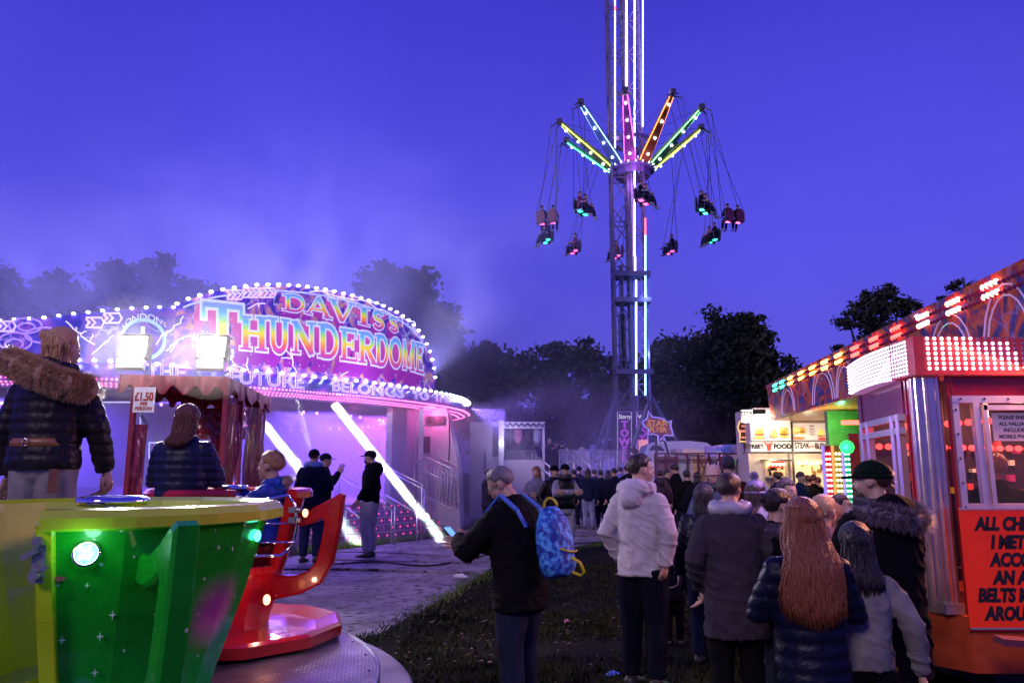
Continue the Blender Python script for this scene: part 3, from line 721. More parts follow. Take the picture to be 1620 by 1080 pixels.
# ------------------------------------------------------------------ trees
def leafmat(name, a, b): return mat(name, a, .7, var=.5, scale=1.2, c2=b)
M['leaf'] = leafmat('leaves', (.012, .022, .012), (.035, .05, .022)); M['bark'] = mat('bark', (.03, .025, .02), .9)
M['leaf2'] = leafmat('leaves_pale', (.03, .035, .03), (.06, .065, .05))
def tree(label, blobs, trunk, leaf, n, seed, group=None, size=.28, name='broadleaf_tree', dens=1.0, twigs=6, lm=None, flat=.8):
    """blobs: (px,py,rpx,rpy,Y[,w]) pixel-sized foliage masses; trunk: px, base Y"""
    r = random.Random(seed); px0, Y0 = trunk; base = at(px0, 745, Y0); base.z = 0
    t = thing(name, label, 'tree', tuple(base), 0, group); B = V(base)
    tr = MB(); cr_ = MB(); C = []
    for b in blobs:
        c = at(b[0], b[1], b[4]); rx = b[2] / FPX * b[4]; rz = b[3] / FPX * b[4]; C.append((c, rx, rz))
    top = max(c.z for c, _, _ in C); h = top
    tk = max(.12, h * .03); fork = V((B.x, B.y, max(.6, h * .3)))
    tr.tube([B, B.lerp(fork, .5) + V((r.uniform(-.1, .1), 0, 0)), fork], [tk * 1.3, tk, tk * .85], 8)
    for c, rx, rz in C:
        mid = fork.lerp(c, .55) + V((r.uniform(-.3, .3), r.uniform(-.3, .3), r.uniform(-.2, .4)))
        tr.tube([fork - V((0, 0, .1)), mid, c], [tk * .6, tk * .38, tk * .15], 6)
        for _ in range(twigs):
            d = V((r.gauss(0, 1), r.gauss(0, .7), r.gauss(.25, .8))).normalized(); e = c + V((d.x * rx, d.y * rx, d.z * rz)) * r.uniform(.8, 1.15)
            q = c.lerp(e, .5) + V((r.uniform(-.1, .1), 0, r.uniform(0, .2))) * rx
            tr.tube([c, q, e], [tk * .16, tk * .1, tk * .04], 4)
    wsum = sum(rx * rz for _, rx, rz in C)
    for c, rx, rz in C:
        m = int(n * 1.7 * rx * rz / wsum)
        cl = max(6, int(m / 60)); cs = []
        for _ in range(cl):
            d = V((r.gauss(0, 1), r.gauss(0, 1), r.gauss(0, 1))).normalized() * (r.random() ** .45)
            cs.append((c + V((d.x * rx, d.y * rx * flat, d.z * rz)) * 1.05, r.uniform(.08, .24) * min(rx, rz)))
        for _ in range(m):
            q, s = r.choice(cs)
            p = q + V((r.gauss(0, 1.2), r.gauss(0, 1), r.gauss(0, .75))) * s
            a = V((r.gauss(0, 1), r.gauss(0, 1), r.gauss(0, 1))).normalized(); b_ = a.cross(V((r.random(), r.random(), r.random()))).normalized(); l = size * .62 * r.uniform(.5, 1.3)
            cr_.add([p - a * l, p + b_ * l * .5, p + a * l, p - b_ * l * .5], [(0, 1, 2, 3)])
    for mb, nm, mt in ((tr, 'trunk', M['bark']), (cr_, 'crown', lm or M['leaf'])):
        mb.v = [(x - B.x, y - B.y, z - B.z) for x, y, z in mb.v]; mb.build(nm, mt, t)
    return t
G1 = 'trees behind the ride'
tree('hazy tree with a broad uneven crown above the LONDON\'S roundel', [(200, 450, 50, 34, 48), (252, 440, 42, 30, 50), (230, 480, 75, 30, 50), (182, 432, 26, 16, 48), (300, 462, 34, 24, 52), (330, 470, 22, 16, 52)], (230, 50), 0, 5200, 1, G1, .42)
tree('hazy tree behind the fur hooded woman, second from the left edge', [(95, 462, 36, 34, 50), (70, 480, 40, 30, 50), (125, 485, 45, 28, 50), (150, 478, 24, 20, 50)], (95, 50), 0, 3600, 2, G1, .4)
tree('dark hazy tree cut by the left edge of the photo', [(-20, 455, 44, 46, 48), (12, 480, 34, 34, 48), (-50, 500, 60, 40, 48)], (-20, 48), 0, 3400, 3, G1, .42)
tree('tall tree in smoke behind the right half of the dome sign', [(600, 448, 40, 30, 42), (650, 455, 34, 36, 42), (660, 500, 48, 42, 42), (620, 500, 52, 40, 42), (695, 525, 34, 40, 42), (705, 575, 28, 40, 42), (650, 560, 60, 46, 42)], (655, 42), 0, 9000, 4, G1, .33)
G2 = 'trees behind the tall swing ride'
tree('dense dark tree right of the dome, nearest to the ride', [(745, 585, 36, 40, 46), (775, 575, 30, 36, 46), (760, 630, 60, 50, 46), (815, 590, 34, 34, 46), (720, 630, 40, 45, 46)], (765, 46), 0, 7500, 5, G2, .33)
tree('sparse dark tree with sky showing through, left of the tower', [(880, 570, 40, 32, 44), (915, 560, 44, 26, 44), (945, 590, 36, 36, 44), (900, 610, 60, 40, 44), (855, 600, 34, 36, 44)], (905, 44), 0, 4200, 6, G2, .24, twigs=16)
tree('low dark trees foot filling the gap behind the white cabin', [(850, 665, 70, 50, 50), (930, 670, 60, 50, 50), (790, 670, 60, 50, 50), (995, 680, 40, 50, 50), (1080, 680, 70, 46, 55), (1150, 670, 60, 56, 55)], (880, 50), 0, 9500, 7, G2, .42, name='dense_thicket')
tree('large rounded dark tree right of the tower', [(1150, 530, 56, 40, 52), (1190, 520, 30, 26, 52), (1100, 570, 55, 46, 52), (1180, 570, 60, 50, 52), (1225, 590, 30, 34, 52), (1130, 625, 80, 50, 52), (1200, 630, 50, 50, 52)], (1150, 52), 0, 12500, 8, G2, .36)
tree('dark tree directly behind the tower with a lower crown', [(1040, 570, 34, 30, 56), (1060, 610, 46, 50, 56), (1010, 610, 40, 44, 56), (1040, 660, 60, 44, 56), (975, 620, 32, 40, 56)], (1040, 56), 0, 7000, 9, G2, .38)
G3 = 'trees beyond the right hand ride'
tree('open branched tree standing above the lit awning lights', [(1395, 470, 34, 22, 30), (1420, 488, 42, 18, 30), (1370, 500, 44, 24, 30), (1345, 515, 28, 14, 30), (1400, 525, 50, 26, 30), (1440, 478, 18, 8, 30), (1375, 475, 20, 12, 30), (1345, 560, 30, 16, 30), (1400, 560, 60, 25, 30)], (1395, 30), 0, 5600, 10, G3, .15, twigs=12)
tree('small bare topped tree peeping over the right hand ride', [(1525, 458, 30, 14, 30), (1545, 470, 26, 14, 30), (1510, 480, 24, 16, 30), (1540, 500, 40, 20, 30)], (1530, 30), 0, 2600, 11, G3, .13, twigs=14)
# ------------------------------------------------------------------ the tall swing ride
TY = 36.0
def tz(py): return at(990, py, TY).z
TX = at(996, 700, TY).x
tow = thing('swing_tower', 'tall lattice tower ride with neon strips, ten lit arms folded out and a lettered foot', 'fairground ride', (TX, TY, 0))
def tp(o): o.parent = tow; o.matrix_parent_inverse = Matrix.Translation((-TX, -TY, 0)); return o
M['mast'] = mat('mast_paint', (.12, .11, .22), .45, .5); M['mast2'] = mat('mast_paint_violet', (.20, .14, .36), .4, .3)
zt = tz(-40)
def lattice(name, xc, yc, wd, z0, z1, m, r=.07, st=1.1):
    mb = MB(); h = wd / 2
    cs = [(xc - h, yc - h), (xc + h, yc - h), (xc + h, yc + h), (xc - h, yc + h)]
    for x, y in cs: mb.bar((x, y, z0), (x, y, z1), r * 2)
    n = int((z1 - z0) / st)
    for i in range(n):
        za = z0 + (z1 - z0) * i / n; zb = z0 + (z1 - z0) * (i + 1) / n
        for k in range(4):
            a, b_ = cs[k], cs[(k + 1) % 4]
            if i % 2: a, b_ = b_, a
            mb.bar((*a, za), (*b_, zb), r * .8)
            if i % 2 == 0: mb.bar((*a, za), (*b_, za), r * .8)
    return tp(mb.build(name, m))
zb = tz(722); zh = tz(268)
xl = at(984, 500, TY).x; xr = at(1013, 500, TY).x
lattice('mast', xl, TY, .78, 0, zt, M['mast'], .06)
lattice('mast', xr, TY + .05, .60, 0, zt, M['mast2'], .05, .9)
# collars and the counterweight inside the mast
mb = MB()
for py in (437, 478, 590): mb.box(((xl + xr) / 2, TY - .1, tz(py)), (1.75, 1.1, .22))
mb.box((xl, TY, tz(540)), (.34, .3, 2.6)); mb.box((xl, TY, tz(500)), (.16, .3, 5)); tp(mb.build('mast_collar', M['mast']))
mb = MB(); mb.box(((xl + xr) / 2, TY, tz(640) / 2), (1.9, 1.5, tz(648)))
# neon strips
def strip(px, y0, y1, m, w=.05, dy=-.5, nm='neon_strip'):
    mb = MB(); a = at(px, y0, TY + dy); b_ = at(px, y1, TY + dy); mb.tube([a, (b_.x, b_.y, b_.z)], w, 6)
    return tp(mb.build(nm, m))
M['neon_w'] = glow('neon_white_pink', (.95, .75, 1), 7); M['neon_b'] = glow('neon_blue', (.22, .42, 1), 8); M['neon_r'] = glow('neon_red', (1, .12, .1), 4); M['neon_c'] = glow('neon_cyan', (.45, .75, 1), 7)
for x, (y0, y1), m, w_ in ((973, (-40, 255), 'neon_w', .045), (991, (-40, 265), 'neon_w', .06), (1004, (-40, 405), 'neon_w', .045), (1017, (-40, 200), 'neon_c', .045), (1005, (405, 430), 'neon_w', .045), (1006.5, (443, 625), 'neon_b', .055), (1021, (345, 372), 'neon_r', .05), (1021, (372, 625), 'neon_b', .055), (973, (10, 18), 'neon_r', .06)):
    strip(x, y0, y1, M[m], w_ * .72)
# gondola ring
zr = zh; RX = at(1000, 268, TY).x
mb = MB(); mb.lathe([(.85, -.12), (1.12, -.12), (1.12, .12), (.85, .12), (.85, -.12)], (RX, TY, zr), 20); mb.lathe([(.8, -.42), (.86, -.42), (.95, -.12)], (RX, TY, zr), 12)
mb.lathe([(.85, .7), (.95, .7), (.95, .9), (.85, .9), (.85, .7)], (RX, TY, zr + .6), 16)
tp(mb.build('gondola_ring', M['mast2']))
mb = MB()
for k in range(20): a = k * pi / 10; mb.ell((RX + 1.15 * cos(a), TY + 1.15 * sin(a), zr), .035, None, 6, 4)
tp(mb.build('ring_bulbs', M['bulb']))
ARM = [-13, 23, 59, 95, 131, 167, 203, 239, 275, 311]
AC = ['orange', 'mag', 'green', 'yel', 'grn2', 'blue', 'blue', 'yel', 'cy', 'mag']
acol = {-13: (1, .1, .75), 23: (1, .28, .03), 59: (.25, 1, .3), 95: (.75, .95, .1), 131: (.6, .9, .2), 167: (.3, .4, 1), 203: (.3, .4, 1), 239: (.1, 1, .4), 275: (.7, .9, .12), 311: (.25, .5, 1)}
RT = 3.6; zT = tz(197)
# tip height so that the ring of tips looks centred on row 195
tips = {}
for a in ARM:
    ra = radians(a); d = V((sin(ra), -cos(ra), 0)); p0 = V((RX, TY, zr + .05)) + d * 1.05; zt_ = zT; p1 = V((RX, TY, zt_)) + d * RT; tips[a] = (p1, d)
    arm = MB(); s = d.cross(V((0, 0, 1)))
    ax = (p1 - p0).normalized(); up = s.cross(ax)
    def q(t, w, u): return p0.lerp(p1, t) + s * w + up * u
    arm.loft([[q(t, -w, -u), q(t, w, -u), q(t, w, u), q(t, -w, u)] for t, w, u in ((0, .24, .1), (.15, .24, .13), (1, .08, .07))])
    ao = tp(arm.build('ride_arm', mat('arm_paint', tuple(.25 * c + .02 for c in acol[a]), .4)))
    l = MB()
    for k in range(46):
        t = .02 + k / 46 * .93; w = .25 - .165 * max(0, t - .15) / .85
        for sg in (-1, 1): l.ell(q(t, sg * w, -.06 if d.y < 0 else -.09), .034, None, 5, 4)
    lo = tp(l.build('arm_leds', glow('arm_glow', acol[a], 4.5)))
    l = MB()
    for k in range(4): l.ell(q(.12 + k * .24, 0, -.14), .06, None, 6, 4)
    tp(l.build('arm_spots', M['bulb']))
    h = MB(); h.box(p1 + V((0, 0, .02)), (.26, .26, .2)); h.bar(p1 - s * .38 + d * .1 - V((0, 0, .25)), p1 + s * .38 + d * .1 - V((0, 0, .25)), .05); h.bar(p1, p1 + d * .42 - V((0, 0, .28)), .06); h.bar(p1, p1 - V((0, 0, .25)), .06)
    tp(h.build('hanger_bar', M['dark_steel']))
# stay cables from the tips to the ring above
mb = MB()
for a in ARM: mb.tube([tips[a][0], V((RX, TY, zr + 1.4))], .012, 4)
tp(mb.build('stay_cable', M['dark_steel']))
# legs, braces and foot signs
mb = MB()
for sx_ in (-1, 1):
    mb.bar((xl - .3, TY, tz(620)), (xl - 2.2 + (sx_ + 1) * .2, TY - 1.5 * sx_, 0), .16); mb.bar((xr + .3, TY, tz(620)), (xr + 2.8, TY - 1.5 * sx_, 0), .12)
mb.tube([at(1025, 640, TY - 1.2), at(1001, 706, TY - 1.2)], .11, 8); mb.bar(at(1024, 636, TY - .8), at(1045, 636, TY - .8), .08)
tp(mb.build('brace', mat('brace_paint', (.08, .09, .2), .45, .2)))
M['towsign'] = mat('tower_sign', (.05, .015, .09), .4, var=.3, scale=2)
def footsign(px0, px1, y0, y1, Y):
    a = at(px0, y0, Y); b_ = at(px1, y1, Y); mb = MB(); mb.box(((a.x + b_.x) / 2, Y, (a.z + b_.z) / 2), (b_.x - a.x, .08, a.z - b_.z)); return tp(mb.build('foot_sign', M['towsign']))
footsign(976, 1000, 650, 735, TY - .75); footsign(1006, 1026, 650, 735, TY - .75)
mb = MB()
for px0, px1 in ((977, 999), (1007.5, 1025)):
    mb.tube([at(*q_, TY - .82) for q_ in ((px0, 651), (px1, 651), (px1, 734), (px0, 734))], .018, 4, closed=True)
tp(mb.build('sign_outline', glow('towline', (.5, .3, .9), .8)))
M['twhite'] = glow('tower_white', (.8, .8, 1), .9); M['tpurp'] = glow('tower_purple', (.55, .08, .75), .5)
def ttext(b_, px, py, size, m, **k):
    p = at(px, py, TY - .86); return tp(text(b_, m, None, facing(p, (0, -1, 0)), size, **k))
ttext('Starry', 988, 659, .27, M['twhite'], sx=.85, shear=.2); ttext('V', 1012, 659, .27, M['twhite'])
for i, c in enumerate('TOWER'): ttext(c, 988, 672 + i * 13.5, .46, M['tpurp'], offset=.02); ttext(c, 1016, 672 + i * 13.5, .5, M['tpurp'], offset=.02)
p = at(1018, 715, TY - .9); mb = MB(); mb.box(p, (.42, .06, 1.1)); tp(mb.build('figure_panel', glow('figpanel', (1, .35, .35), .8)))
p = at(1018, 500, TY); lamp('POINT', (xr + .4, TY - .9, tz(560)), 60, (.2, .3, 1), .05, name='neon_light')
lamp('POINT', (xr + .3, TY - 1.2, tz(470)), 60, (.25, .35, 1), .05, name='neon_light'); lamp('POINT', (RX - .1, TY - 1.4, zr + 3), 55, (.6, .35, 1), .05, name='neon_light')
lamp('POINT', (RX, TY - 1.6, zr - .6), 60, (.8, .3, 1), .05, name='neon_light')
# swing seats on chains
seatcol = {-13: (1, .1, .5), 311: (.05, 1, .6), 23: (.1, 1, .7), 275: (1, .1, .5), 59: (1, .15, .45), 239: (.05, .9, .6), 203: (1, .1, .5), 167: (1, .1, .5), 131: (1, .1, .5), 95: (.05, 1, .6)}
seatang = {-13: 2, 23: 43, 59: 88, 95: 129, 131: 161, 167: 195, 203: 225, 239: 260, 275: 280, 311: 323}
spx = {-13: (1018, 318), 23: (1113, 333), 59: (1160, 350), 95: (1127, 380), 131: (1060, 398), 167: (975, 405), 203: (908, 397), 239: (865, 380), 275: (866, 352), 311: (922, 335)}
who = {-13: 2, 23: 2, 59: 2, 95: 2, 131: 1, 167: 1, 203: 1, 239: 2, 275: 2, 311: 2}
seatlab = {-13: 'twin swing seat with pink lamps in front of the tower', 23: 'twin swing seat with two green square lamps, upper right', 59: 'twin swing seat with pink lamps, farthest right', 95: 'twin swing seat lit green, lowest on the right', 131: 'twin swing seat with one rider over a pink strip, right of the tower', 167: 'dark swing seat partly behind the tower', 203: 'lone rider swing seat, lowest on the left', 239: 'dark twin swing seat with green lamps, lower at far left', 275: 'twin swing seat with pink lamps, upper one at far left', 311: 'twin swing seat with a green lamp and a white lamp, left of the tower'}
SEATS = {}
for a in ARM:
    p1, d = tips[a]; sa = radians(seatang[a]); sd = V((sin(sa), -cos(sa), 0)); RS = 4.4
    Ys = TY + RS * sd.y; c = at(spx[a][0], spx[a][1], Ys)
    # heading: travels tangentially
    tdir = V((sd.y, -sd.x, 0)); 
    if a in (-13, 311, 23): tdir = V((.85, -.5, 0))
    if a in (59,): tdir = V((-.2, 1, 0))
    if a in (95, 131, 203, 167): tdir = V((-1, -.25, 0))
    if a in (239,): tdir = V((-1, -.2, 0))
    if a in (275,): tdir = V((.3, 1, 0))
    tdir.normalize(); rz = atan2(-tdir.x, tdir.y)
    t = thing('swing_carriage', seatlab[a], 'swing seat', tuple(c), rz, 'seats hanging from the swing tower')
    mb = MB(); mb.box((-.27, 0, -.02), (.44, .42, .05)); mb.box((.27, 0, -.02), (.44, .42, .05)); mb.build('seat', M['black'], t)
    mb = MB()
    for sx_ in (-.27, .27): mb.loft([[(sx_ + .2 * cos(k * pi / 8) * s, -.22 - .04 * u, .22 + .36 * sin(k * pi / 8) * s) for k in range(16)] for s, u in ((1, 0), (1, 1))])
    mb.build('backrest', mat('seat_back', tuple(.12 * q_ for q_ in seatcol[a]), .4), t)
    mb = MB(); mb.tube([(-.5, .1, .28), (-.5, .34, .26), (.5, .34, .26), (.5, .1, .28)], .02, 6)
    for sx_ in (-.5, .5): mb.tube([(sx_, -.2, -.04), (sx_, .2, -.04), (sx_, .2, .3), (sx_, -.2, .45)], .018, 5, closed=True)
    mb.build('safety_bar', M['steel'], t)
    mb = MB()
    for sx_ in (-.27, .27): mb.box((sx_, .0, -.06), (.22, .17, .03)); 
    mb.build('seat_lamp', glow('seat_glow', seatcol[a], 3.5), t)
    mb = MB(); inv = Matrix.Translation(c) @ Matrix.Rotation(rz, 4, 'Z'); inv = inv.inverted(); s = d.cross(V((0, 0, 1)))
    hb = p1 + d * .1 - V((0, 0, .25)); hf = p1 + d * .42 - V((0, 0, .28))
    for sx_, pt in ((-.5, hb - s * .38), (.5, hb + s * .38)):
        for yy, zz, q_ in ((-.2, .45, pt), (.2, .3, hf + (pt - hb) * .5)): mb.tube([(sx_, yy, zz), inv @ q_], .013, 4)
    mb.build('chain', M['dark_steel'], t)
    SEATS[a] = (t, c, rz)
# ------------------------------------------------------------------ ride platform, cabin and queue railings
cab = thing('ticket_cabin', 'white cabin with striped valance over its open front, in smoke beside the steps', 'cabin', tuple(at(800, 745, 27).xy) + (0,))
def ch(parent, o): o.parent = parent; o.matrix_parent_inverse = Matrix.Translation(-parent.location); return o
CY = 27.0
def boxpx(px0, px1, y0, y1, Y, d, m, nm, parent, fl=False):
    a = at(px0, y0, Y); b_ = at(px1, y1, Y); z1 = 0 if fl else b_.z
    mb = MB(); mb.box(((a.x + b_.x) / 2, Y + d / 2, (a.z + z1) / 2), (b_.x - a.x, d, a.z - z1)); o = mb.build(nm, m)
    return ch(parent, o) if parent else o
M['cabin'] = mat('cabin_panel', (.55, .52, .58), .5, var=.1, scale=2)
boxpx(744, 797, 667, 800, CY, 2.2, M['cabin'], 'side_panel', cab, True)
boxpx(797, 862, 727, 800, CY + .3, 2.0, M['cabin'], 'counter', cab, True)
boxpx(797, 862, 667, 677, CY - .1, 2.3, M['cabin'], 'roof', cab)
boxpx(797, 862, 677, 727, CY + 2.0, .1, M['cabin'], 'back_panel', cab)
boxpx(858, 862, 676, 727, CY, .12, M['white'], 'corner_post', cab)
boxpx(789, 797, 665, 740, CY - .12, .14, M['white'], 'corner_post', cab)
boxpx(780, 788, 675, 722, CY - .03, .05, M['dark_steel'], 'window', cab)
boxpx(766, 769, 716, 742, CY - .04, .05, M['dark_steel'], 'drain_pipe', cab)
p = at(793, 701, CY - .2); mb = MB(); mb.box(p, (.1, .08, .14)); ch(cab, mb.build('cabin_lamp', M['bulb'])); lamp('POINT', p + V((.3, -.7, .25)), 45, (.6, .5, 1), .04, name='cabin_glow')
mb = MB()
for k in range(14): q_ = at(800 + k * 4.6, 672, CY - .14); mb.box(q_, (.05, .02, .16), M=Matrix.Rotation(.6 if k % 2 else -.6, 3, 'Y'))
ch(cab, mb.build('valance_pattern', M['dark_steel']))
for i, (px, c) in enumerate(((806, (.03, .02, .03)), (820, (.5, .2, .3)), (836, (.05, .04, .06)), (850, (.4, .4, .5)))):
    a = at(px, 688, CY + .5); mb = MB(); mb.ell(a, (.16, .12, .32), None, 10, 8); mb.cyl(a + V((0, 0, .3)), (a.x, a.y, at(px, 676, CY + .5).z), .01, n=4)
    tag(mb.build('prize_toy', mat('plush', c, .8), smooth=True), ['black plush prize', 'pink plush prize', 'dark plush prize', 'pale plush prize'][i] + ' hanging under the cabin valance', 'soft toy', 'prizes hung in the cabin')
# platform of the swing ride
PY = 28.0; PZ = at(900, 774, PY).z
plat = thing('ride_platform', 'raised metal platform with pale railings in front of the tower', 'platform', tuple(at(900, 745, PY).xy) + (0,))
a = at(800, 774, PY); b_ = at(1000, 774, PY); mb = MB(); mb.box(((a.x + b_.x) / 2, PY + 3.6, .55), (b_.x - a.x, 7.2, .12)); ch(plat, mb.build('deck', M['steel']))
mb = MB(); mb.box(((a.x + b_.x) / 2, PY + .05, .25), (b_.x - a.x - .1, .05, .48)); ch(plat, mb.build('skirt', M['dark_steel']))
ZP = .61
M['mesh'] = mat('mesh_panel', (.5, .5, .6), .5, alpha=.35)
def railing(px0, px1, Y, n):
    a = at(px0, 711, Y); b_ = at(px1, 711, Y); zt_ = a.z; mb = MB()
    mb.tube([(a.x, Y, ZP), (a.x, Y, zt_), (b_.x, Y, zt_), (b_.x, Y, ZP)], .03, 6)
    for k in range(1, n): x = a.x + (b_.x - a.x) * k / n; mb.cyl((x, Y, ZP), (x, Y, zt_), .015, n=5)
    mb.cyl((a.x, Y, ZP + .12), (b_.x, Y, ZP + .12), .02, n=5)
    ch(plat, mb.build('railing', M['white_metal'], smooth=True))
    mb = MB(); mb.add([(a.x, Y + .01, ZP + .12), (b_.x, Y + .01, ZP + .12), (b_.x, Y + .01, zt_), (a.x, Y + .01, zt_)], [(0, 1, 2, 3)]); ch(plat, mb.build('mesh_panel', M['mesh']))
for q_ in ((800, 847, 3), (885, 933, 4), (937, 988, 4)): railing(q_[0], q_[1], PY, q_[2])
for px in (842, 907):
    mb = MB(); a = at(px, 716, PY); b_ = at(px + 28, 738, PY - 1.4)
    for dz in (0, -.28): mb.tube([a + V((0, 0, dz)), b_ + V((0, 0, dz))], .03, 6)
    mb.cyl(a, (a.x, a.y, ZP), .03, n=6); mb.cyl(a + V((.15, 0, 0)), (a.x + .15, a.y, ZP), .03, n=6); mb.cyl(b_, (b_.x, b_.y, 0), .03, n=6); ch(plat, mb.build('handrail', M['white_metal'], smooth=True))
mb = MB(); a = at(845, 760, PY - .1); b_ = at(912, 760, PY - .1)
for k in range(3): mb.box(((a.x + b_.x) / 2, PY - .2 - k * .35, .44 - k * .17), (b_.x - a.x, .33, .04))
ch(plat, mb.build('step', M['steel']))
# ------------------------------------------------------------------ star shaped sign, burger sign, van, barrier, trailers
def starpoly(n, r0, r1, sx=1, sy=1, ph=pi / 2): return [((r0 if i % 2 == 0 else r1) * cos(ph + i * pi / n) * sx, (r0 if i % 2 == 0 else r1) * sin(ph + i * pi / n) * sy) for i in range(2 * n)]
SY = 24.0; c = at(1038, 676, SY); u = SY / FPX
st = thing('star_sign', 'star and comet shaped sign on a pole by the barrier', 'sign', (c.x, SY, 0))
shape = [(-22, 8), (-14, 14), (-12, 25), (-6, 16), (3, 15), (12, 13), (17, 8), (24, 11), (22, 2), (24, -5), (26, -13), (14, -12), (10, -14), (14, -22), (7, -17), (1, -22), (2, -13), (-6, -10), (-14, -12), (-12, -3), (-18, 0)]
mb = MB(); mb.prism([(x * u, y * u) for x, y in shape], .06, M=facing(V((c.x, SY, c.z)), (0, -1, 0))); ch(st, mb.build('sign_face', art('starpaint', [(.3, (.03, .01, .10)), (.5, (.25, .05, .15)), (.6, (.35, .15, .08)), (.7, (.04, .02, .12))], 2.5, 2, em=.25, lines=False)))
mb = MB(); mb.tube([V((c.x + x * u, SY - .075, c.z + y * u)) for x, y in shape], .03, 5, closed=True); ch(st, mb.build('sign_outline', glow('starline', (.40, .35, .9), .3)))
M['gold'] = glow('gold_letters', (.8, .35, .12), .18)
ch(st, text('STAR', M['gold'], None, facing(V((c.x + .02, SY - .09, c.z + .12)), (0, -1, 0)), .26, offset=.01)); ch(st, text('FLYER', M['gold'], None, facing(V((c.x + .04, SY - .09, c.z - .08)), (0, -1, 0)), .20, offset=.01))
mb = MB(); mb.tube([V((c.x + .2, SY, c.z - .2)), at(1059, 724, SY), V((at(1063, 745, SY).x, SY, 0))], .035, 6); mb.tube([V((c.x, SY + .1, c.z - .3)), V((c.x + .02, SY + .1, 0))], .04, 6); ch(st, mb.build('sign_pole', M['dark_steel']))
BY = 20.0; c = at(1178, 682, BY); bs = thing('burger_sign', 'small burger shaped sign on a cranked pole in front of the food truck', 'sign', (c.x, BY, 0)); u = BY / FPX
mb = MB(); F0 = facing(V((c.x, BY, c.z)), (0, -1, 0))
mb.prism([(x * u, y * u) for x, y in [(-9, 14), (-4, 22), (0, 30), (3, 20), (8, 16), (9, 4), (11, -8), (9, -17), (3, -19), (2, -26), (-3, -26), (-3, -19), (-10, -16), (-9, -4), (-12, 6)]], .07, M=F0); ch(bs, mb.build('sign_face', mat('bsign', (.10, .02, .03), .5)))
mb = MB(); mb.tube([V((c.x + x * u, BY - .08, c.z + y * u)) for x, y in [(-9, 14), (-4, 19), (4, 19), (8, 14), (9, 4), (11, -8), (9, -17), (-10, -16), (-9, -4), (-12, 6)]], .022, 5, closed=True); mb.ell((c.x, BY - .1, c.z + 24 * u), .05); ch(bs, mb.build('sign_outline', glow('bsl', (.8, .55, .2), .9)))
mb = MB(); mb.box((c.x, BY - .09, c.z), (.28, .02, .06)); mb.box((c.x, BY - .09, c.z + .13), (.2, .02, .05)); mb.box((c.x, BY - .09, c.z - .16), (.24, .02, .05)); ch(bs, mb.build('bun_shape', glow('bun', (.9, .3, .2), .6)))
mb = MB(); mb.tube([V((c.x, BY, c.z - .3)), at(1179, 714, BY), at(1165, 729, BY), V((at(1160, 745, BY).x, BY, 0))], .035, 6); ch(bs, mb.build('sign_pole', M['dark_steel']))
# parked van and trailer behind the barrier
VY = 30.0
van = thing('parked_van', 'white van behind the patterned barrier, only its roof and upper body showing', 'van', tuple(at(1090, 745, VY).xy) + (0,))
def pp(px, py, Y): q_ = at(px, py, Y); return (q_.x, q_.z)
prof = [(1032, 702), (1040, 698), (1090, 697), (1118, 700), (1127, 706), (1129, 716)]
top_ = [pp(x, y, VY) for x, y in prof]; lo_ = .35
poly = [(top_[0][0], lo_)] + top_ + [(top_[-1][0], lo_)]
mb = MB(); n = len(poly)
mb.loft([[(x, y, z) for x, z in poly] for y in (VY, VY + 2)]); ch(van, mb.build('body', mat('van_paint', (.7, .7, .74), .25, coat=.6, var=.05)))
mb = MB(); mb.add([(*[pp(1036, 722, VY)[0]], VY - .01, pp(1036, 722, VY)[1]), (pp(1053, 722, VY)[0], VY - .01, pp(1053, 722, VY)[1]), (pp(1049, 706, VY)[0], VY - .01, pp(1049, 706, VY)[1]), (pp(1038, 706, VY)[0], VY - .01, pp(1038, 706, VY)[1])], [(0, 1, 2, 3)]); ch(van, mb.build('window', mat('vglass', (.05, .06, .12), .08)))
for px in (1050, 1110):
    q_ = at(px, 745, VY); mb = MB(); mb.cyl((q_.x, VY - .03, .35), (q_.x, VY + .2, .35), .35, n=18); ch(van, mb.build('wheel', M['black']))
car = thing('parked_car', 'pale car end seen beside the star sign behind the barrier', 'car', tuple(at(1040, 745, 27.5).xy) + (0,))
cp = [(1020, 716), (1024, 704), (1034, 700), (1048, 702), (1058, 714), (1060, 724)]; poly = [(pp(1020, 716, 27.5)[0], .3)] + [pp(x, y, 27.5) for x, y in cp] + [(pp(1060, 724, 27.5)[0], .3)]
mb = MB(); mb.loft([[(x, y, z) for x, z in poly] for y in (27.5, 28.9)]); ch(car, mb.build('body', mat('car_paint', (.5, .55, .7), .25, coat=.6)))
q_ = [pp(x, y, 27.5) for x, y in ((1027, 712), (1032, 704), (1045, 705), (1052, 713))]; mb = MB(); mb.add([(x, 27.49, z) for x, z in q_], [(0, 1, 2, 3)]); ch(car, mb.build('window', mat('cglass', (.04, .05, .1), .08)))
aw = thing('awning_trailer', 'long cream roofed trailer behind the red patterned barrier', 'trailer', tuple(at(1110, 745, 26.5).xy) + (0,))
mb = MB(); a = at(1080, 708, 26.5); b_ = at(1150, 716, 26.5); z2 = at(1100, 718, 26.5).z
mb.loft([[(a.x, y, a.z), (b_.x, y, b_.z), (b_.x, y, b_.z - .1), (a.x, y, z2)] for y in (26.5, 28.5)]); ch(aw, mb.build('roof', mat('cream', (.8, .66, .5), .5)))
mb = MB(); mb.box(((a.x + b_.x) / 2, 27.6, b_.z / 2 - .1), (b_.x - a.x, 1.7, b_.z - .25)); ch(aw, mb.build('body', mat('cream2', (.55, .45, .42), .5)))
tr2 = thing('box_trailer', 'lilac box trailer left of the food truck', 'trailer', tuple(at(1170, 745, 24).xy) + (0,))
